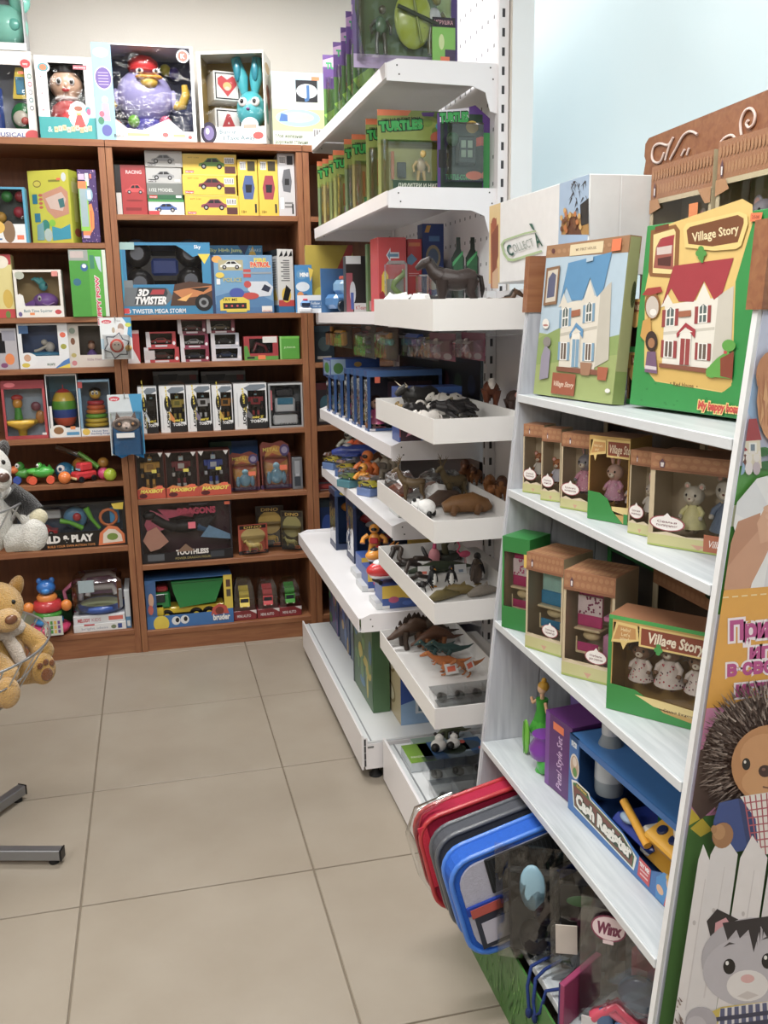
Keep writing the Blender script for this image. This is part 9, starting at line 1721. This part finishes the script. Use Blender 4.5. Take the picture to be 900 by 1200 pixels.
# ================================================================ wire basket stand with plush toys
SX,SY = -.416,-.885
st = thing('basket_stand','grey wire basket stand on a five-legged base at the left of the aisle','basket stand',(SX,SY,0))
part(st,'pole','metal',lambda m: m.tube([(0,0,.03),(0,0,1.5)],.016,'#9a9da0',14))
part(st,'hub','metal',lambda m: m.lathe([(.035,.012),(.035,.06),(.02,.065)],(0,0,0),'#85888c',16))
for k in range(5):
    a = math.radians(-15.6 + 72*k)
    def leg(m):
        m.M = TR(0,0,0,a); m.box((.03,-.0145,.014),(.368,.0145,.044),'#9b9ea4',.002); m.box((.368,-.0155,.013),(.372,.0155,.045),'#2a2a2c',.001); m.M = None
    lg = part(st,'leg','metal',leg); lg.data.materials[0] = MATS['metal']
    f = MB('matte'); f.M = TR(0,0,0,a); f.lathe([(.012,0),(.014,.004),(.012,.014)],(.345,0,0),'#161618',12); f.build('foot',lg)
def basket(z0,z1,r0,r1,nm):
    ring = lambda r,z,n=40: [(r*math.cos(2*math.pi*k / n),r*math.sin(2*math.pi*k / n),z) for k in range(n)]
    def fn(m):
        for z,r,w in ((z1,r1,.0035),((z0 + z1) / 2,(r0 + r1) / 2,.0022),(z0,r0,.003),(z0,r0 * .55,.0022)): m.tube(ring(r,z),w,'#b9bbbe',6,True)
        for k in range(36):
            a = 2*math.pi*k / 36; ca,sa = math.cos(a),math.sin(a); m.tube([(r1*ca,r1*sa,z1),(r0*ca,r0*sa,z0),(.02*ca,.02*sa,z0)],.0024,'#c4c6ca',5)
    return part(st,nm,'metal',fn)
basket(.475,.62,.27,.365,'basket'); basket(.865,1.0,.25,.335,'basket')
def plush(label,x,y,z,rz,s,body,muzzle,nose,ear,cat='plush toy',extra=None,name='plush_dog',tone=None,k=1.0):
    t = thing(name,label,cat,(x,y,z),rz)
    part(t,'body','plush',lambda m: (m.ell((0,0,.11*s),(.085*s,.075*s,.11*s),body,22,14),m.ell((0,0,.19*s),(.06*s,.055*s,.06*s),body,18,10)))
    part(t,'head','plush',lambda m: (m.ell((0,-.02*s,.275*s),(.085*s,.078*s,.08*s),body,24,14),))
    part(t,'muzzle','plush',lambda m: m.ell((0,-.095*s,.25*s),(.045*s,.045*s,.038*s),muzzle,18,11)); part(t,'nose','toy',lambda m: m.ell((0,-.138*s,.262*s),(.02*s,.012*s,.015*s),nose,14,8))
    for q in (-1,1):
        part(t,'eye','toy',lambda m: m.ell((q * .032*s,-.088*s,.3*s),(.007*s,.006*s,.008*s),'#16110e',10,7)); part(t,'ear','plush',lambda m: m.ell((q * .075*s,.0,.315*s),(.022*s,.03*s,.045*s),ear,14,9,rot=rotm(0,0,q * .5)))
        part(t,'arm','plush',lambda m: m.tube([(q * .06*s,-.02*s,.19*s),(q * .11*s,-.06*k*s,.14*s),(q * .12*s,-.11*k*s,.11*s)],[.03*s,.032*s,.036*s],body,12).ell((q * .12*s,-.112*k*s,.109*s),.037*s,body,12,8)); 
        def lf(m): m.tube([(q * .05*s,-.03*s,.05*s),(q * .09*s,-.11*k*s,.05*s),(q * .1*s,-.16*k*s,.055*s)],[.045*s,.043*s,.046*s],body,14); m.ell((q * .1*s,-(.16*k + .015)*s,.062*s),(.042*s,.03*s,.052*s),body,16,10)
        lg = part(t,'leg','plush',lf)
        if tone: 
            p = MB('plush')
            for dx,dz,rr in ((0,-.012,.02),(-.02,.022,.01),(0,.03,.01),(.02,.022,.01)): p.ell((q * .1*s + dx*s,-(.16*k + .0435)*s,.062*s + dz*s),(rr*s,.004*s,rr*s*1.1),tone,12,6)
            p.build('paw_pad',lg)
    if extra: extra(t,s)
    return t
B1,B0 = .478,.868
def scarf(q): return lambda t,s: part(t,'scarf','plush',lambda m: (m.tube([(.07*s*math.cos(a),.06*s*math.sin(a) - .01*s,.2*s) for a in [k*math.pi / 8 for k in range(16)]],.02*s,q,8,True),m.tube([(.0,-.07*s,.2*s),(.02*s,-.09*s,.15*s),(.03*s,-.1*s,.11*s)],[.018*s,.022*s,.02*s],q,9)))
plush('tan plush dog with brown paw pads and a pale scarf in the lower basket',-.19,-.86,B1,math.radians(30),.85,'#d6a960','#ddb478','#7a4a2c','#c9994e',tone='#8a5430',k=.5,extra=scarf('#e0d2c4'))
plush('cream-faced plush dog with a big dark nose in front of the tan one',-.255,-1.0,B1,math.radians(28),.8,'#dcb070','#efe9e0','#1c1614','#e6dccb',k=.5,extra=scarf('#d8d2c8'))
plush('pink plush rabbit half hidden behind the tan dog in the lower basket',-.33,-.70,B1,math.radians(60),.75,'#c995a8','#d8a8b8','#5a3040','#c08aa0',name='plush_rabbit')
plush('brown plush bear at the far side of the lower basket',-.53,-.75,B1,math.radians(10),.9,'#b08a52','#d8bd8c','#3a2418','#a07a44',name='plush_bear')
plush('white plush dog with black arms and a brown nose in the upper basket',-.175,-.93,B0,math.radians(38),.82,'#ece9e2','#efece6','#5a3c30','#2a2422',k=.6,extra=lambda t,s: [part(t,'sleeve','plush',lambda m: (m.tube([(q * .07*s,-.03*s,.195*s),(q * .115*s,-.045*s,.15*s),(q * .125*s,-.075*s,.12*s)],[.036*s,.038*s,.036*s],'#1d1b1c',12),m.ell((q * .126*s,-.092*s,.112*s),(.03*s,.034*s,.028*s),'#e2d9b8',12,8))) for q in (-1,1)])
plush('white plush lamb lying low in the upper basket beside the dog',-.36,-.70,B0,math.radians(20),.7,'#e9e5dc','#e9e2d4','#8a6a54','#e0dacc',name='plush_lamb')
plush('tan plush bear behind the white plush dog in the upper basket',-.52,-.98,B0,math.radians(5),.9,'#c79a5c','#dcc096','#3a2418','#b88a4e',name='plush_bear')
# ================================================================ groups of like things
GROUPS = {'model_car_box': 'boxed model cars on the top shelf of the middle bookcase','die_cast_car_box': 'small boxed die-cast cars','robot_box': 'boxed toy robots in the middle bookcase',
    'stunt_car_box': 'boxed stunt cars','figure_card': 'carded toy figures','dinosaur_card': 'carded toy animals','toy_car_pack': 'small cars under clear covers','figure_box': 'clear-sided figure boxes on the fourth metal shelf',
    'vehicle_pack': 'little vehicle packs on the fifth metal shelf','toy_robot': 'toy robots standing on the metal shelves','toy_jet': 'toy jets on their boxes','jet_robot_box': 'winged robot window boxes','puzzle_box': 'big picture boxes on the base deck',
    'doll_pack': 'hanging doll packs','dark_bottle_card': 'dark green bottle-shaped cards','toy_cow': 'toy cows in the second tray','toy_bull': 'toy bulls in the second tray','toy_horse': 'toy horses','toy_lion': 'toy lions behind the third tray',
    'toy_deer': 'toy stags in the third tray','toy_snake': 'toy snakes in the fourth tray','toy_penguin': 'toy penguins in the fourth tray','toy_dinosaur': 'toy dinosaurs in the lowest tray','toy_reptile': 'toy reptiles and fish in the fourth tray',
    'clear_box': 'clear compartment boxes','flat_pack': 'flat packs','price_card': 'price cards in the fourth tray','wrapped_toy': 'wrapped toys in the third tray','paper_bag': 'crumpled paper bags in the top tray','doll_box': 'doll boxes on the plank stand',
    'furniture_box': 'toy furniture boxes on the third plank shelf','dollhouse_box': 'dollhouse boxes on the top plank shelf','soft_bag': 'soft bags on the lowest plank shelf','toy_pack': 'clear toy packs on the lowest plank shelf','plush_dog': 'plush dogs in the wire baskets',
    'plush_bear': 'plush bears in the wire baskets','pull_toy': 'pull toys on the left bookcase','puzzle_toy_box': 'red boxes with an arrow','clear_tub': 'small clear tubs','flat_toy_box': 'flat white boxes under the toy piano','baby_toy_box': 'baby toy boxes on the bookcase top','dark_toy_box': 'dark backings added as shade at the back of the metal shelves','play_set_box': 'play set boxes on the base deck'}
for o in list(bpy.data.objects):
    k = o.name.split('.')[0]
    if o.parent is None and k in GROUPS and 'label' in o and 'group' not in o: o['group'] = GROUPS[k]
# === SETTLE: small nudges (metres) that keep neighbouring things from cutting into each other
SETTLE = {"baby_toy_box": [-0.014,0.014,0.0],
 "baby_toy_box.001": [0.0,0.0,0.0003],
 "ball_toy": [0.014,0.014,0.0],
 "bird_toy_box": [0.02,0.0,0.0],
 "blue_set_box": [0.0,0.036,0.0],
 "camera_pack": [0.0,0.036,0.0],
 "clear_box": [0.0,0.0,0.0027],
 "clear_box.001": [0.0,0.0,0.0027],
 "comforter_card": [0.0,-0.009,0.0],
 "dark_bottle_card.001": [-0.001,0.0,0.0],
 "dark_bottle_card.002": [0.014,0.0,0.0],
 "doll_box": [0.005,0.0,0.0],
 "doll_pack": [-0.0476,-0.0196,0.0],
 "doll_pack.001": [-0.028,0.0,0.0],
 "doll_rattle_box": [0.001,0.0,0.0],
 "figure_card.010": [-0.009,0.0,0.0],
 "flat_pack.002": [0.0,0.028,0.0],
 "flat_pack.003": [0.005,0.0,0.0],
 "flat_toy_box": [-0.0025,0.0,0.0],
 "furniture_box": [0.0,-0.009,0.0],
 "green_toy_box": [0.0,-0.014,0.0],
 "model_car_box": [-0.001,0.0,0.0],
 "model_car_box.003": [-0.0015,0.0035,0.0],
 "model_car_box.006": [0.001,0.0,0.0],
 "model_car_box.007": [0.0098,0.0098,0.0],
 "model_car_box.008": [0.001,0.0,0.0],
 "paper_bag": [-0.0098,-0.0098,0.0],
 "paper_bag.001": [0.0,0.0,0.0003],
 "paper_bag.002": [0.0,0.0,0.0003],
 "paper_sheet": [-0.0035,0.0035,0.0],
 "picture_book": [-0.0392,-0.0392,0.0],
 "price_card.001": [-0.0252,-0.0252,0.0],
 "price_card.003": [-0.02,0.0,0.0],
 "pull_toy.001": [0.0,-0.028,0.0],
 "puzzle_box.003": [-0.036,0.0,0.0],
 "rabbit_toy_box": [-0.001,0.0,0.0],
 "rattle_card": [0.0,-0.009,0.0],
 "rattle_stick": [0.014,0.0,0.0],
 "robot_box.002": [-0.005,0.0,0.0],
 "silver_pack": [0.0025,0.0,0.0],
 "soft_bag": [0.0,0.0,0.0027],
 "soft_bag.001": [0.0,0.0,0.0027],
 "soft_bag.002": [-0.005,0.0,0.0],
 "stacking_bear": [-0.0252,-0.0252,0.0],
 "stunt_car_box": [-0.005,0.0,0.0],
 "toy_ball": [-0.0098,-0.0098,0.0],
 "toy_box.004": [0.014,0.0,0.0],
 "toy_box.005": [0.001,0.0,0.0],
 "toy_box.006": [0.0,0.014,0.0],
 "toy_bull": [-0.048,0.0025,0.0],
 "toy_cow": [-0.0035,-0.0325,0.0],
 "toy_cow.003": [-0.036,-0.036,0.0],
 "toy_cow.004": [0.0098,0.0098,0.0],
 "toy_deer": [-0.001,0.0,0.0],
 "toy_deer.001": [0.0,0.011,0.0],
 "toy_dinosaur.002": [0.0,-0.036,0.0],
 "toy_dinosaur.004": [0.0,-0.02,0.0],
 "toy_dinosaur.006": [0.0,-0.028,0.0],
 "toy_elk": [0.0,-0.036,0.0],
 "toy_horse": [0.0,0.0,0.0015],
 "toy_horse.001": [0.0,0.0,0.0008],
 "toy_horse.002": [0.0,-0.028,0.0],
 "toy_horse.003": [-0.02,0.0,0.0],
 "toy_lion": [0.014,-0.014,0.0],
 "toy_lion.001": [0.0,0.036,0.0],
 "toy_lion.004": [-0.02,0.0,0.0],
 "toy_pack": [-0.0252,0.0252,0.0],
 "toy_pack.001": [0.0,0.009,0.0027],
 "toy_pack.002": [0.0,0.0,0.0015],
 "toy_piano_pack": [-0.005,0.0,0.0],
 "toy_plane": [0.0,-0.036,0.0],
 "toy_reptile.001": [0.0,0.02,0.0],
 "toy_robot.010": [0.0,-0.028,0.0],
 "toy_seal": [0.0,-0.036,0.0],
 "toy_snake.001": [0.028,0.0,0.0],
 "toy_snake.002": [-0.014,0.014,0.0],
 "toy_snake.004": [-0.028,0.0,0.0],
 "toy_spider": [-0.001,0.0,0.0],
 "toy_whale.001": [0.036,0.0,0.0],
 "vehicle_pack": [0.05,0.014,0.0],
 "vehicle_pack.001": [-0.014,0.009,0.0],
 "vehicle_pack.003": [-0.036,0.0,0.0],
 "white_box": [0.0,0.0,0.0015],
 "wrapped_toy": [-0.0196,-0.0196,0.0],
 "wrapped_toy.001": [-0.005,-0.02,0.0],
 "wrapped_toy.002": [-0.014,-0.014,0.0],
 "wrapped_toy.003": [-0.036,0.005,0.0]}
for k,(dx,dy,dz) in SETTLE.items():
    o = bpy.data.objects.get(k)
    if o: o.location = (o.location[0] + dx,o.location[1] + dy,o.location[2] + dz)
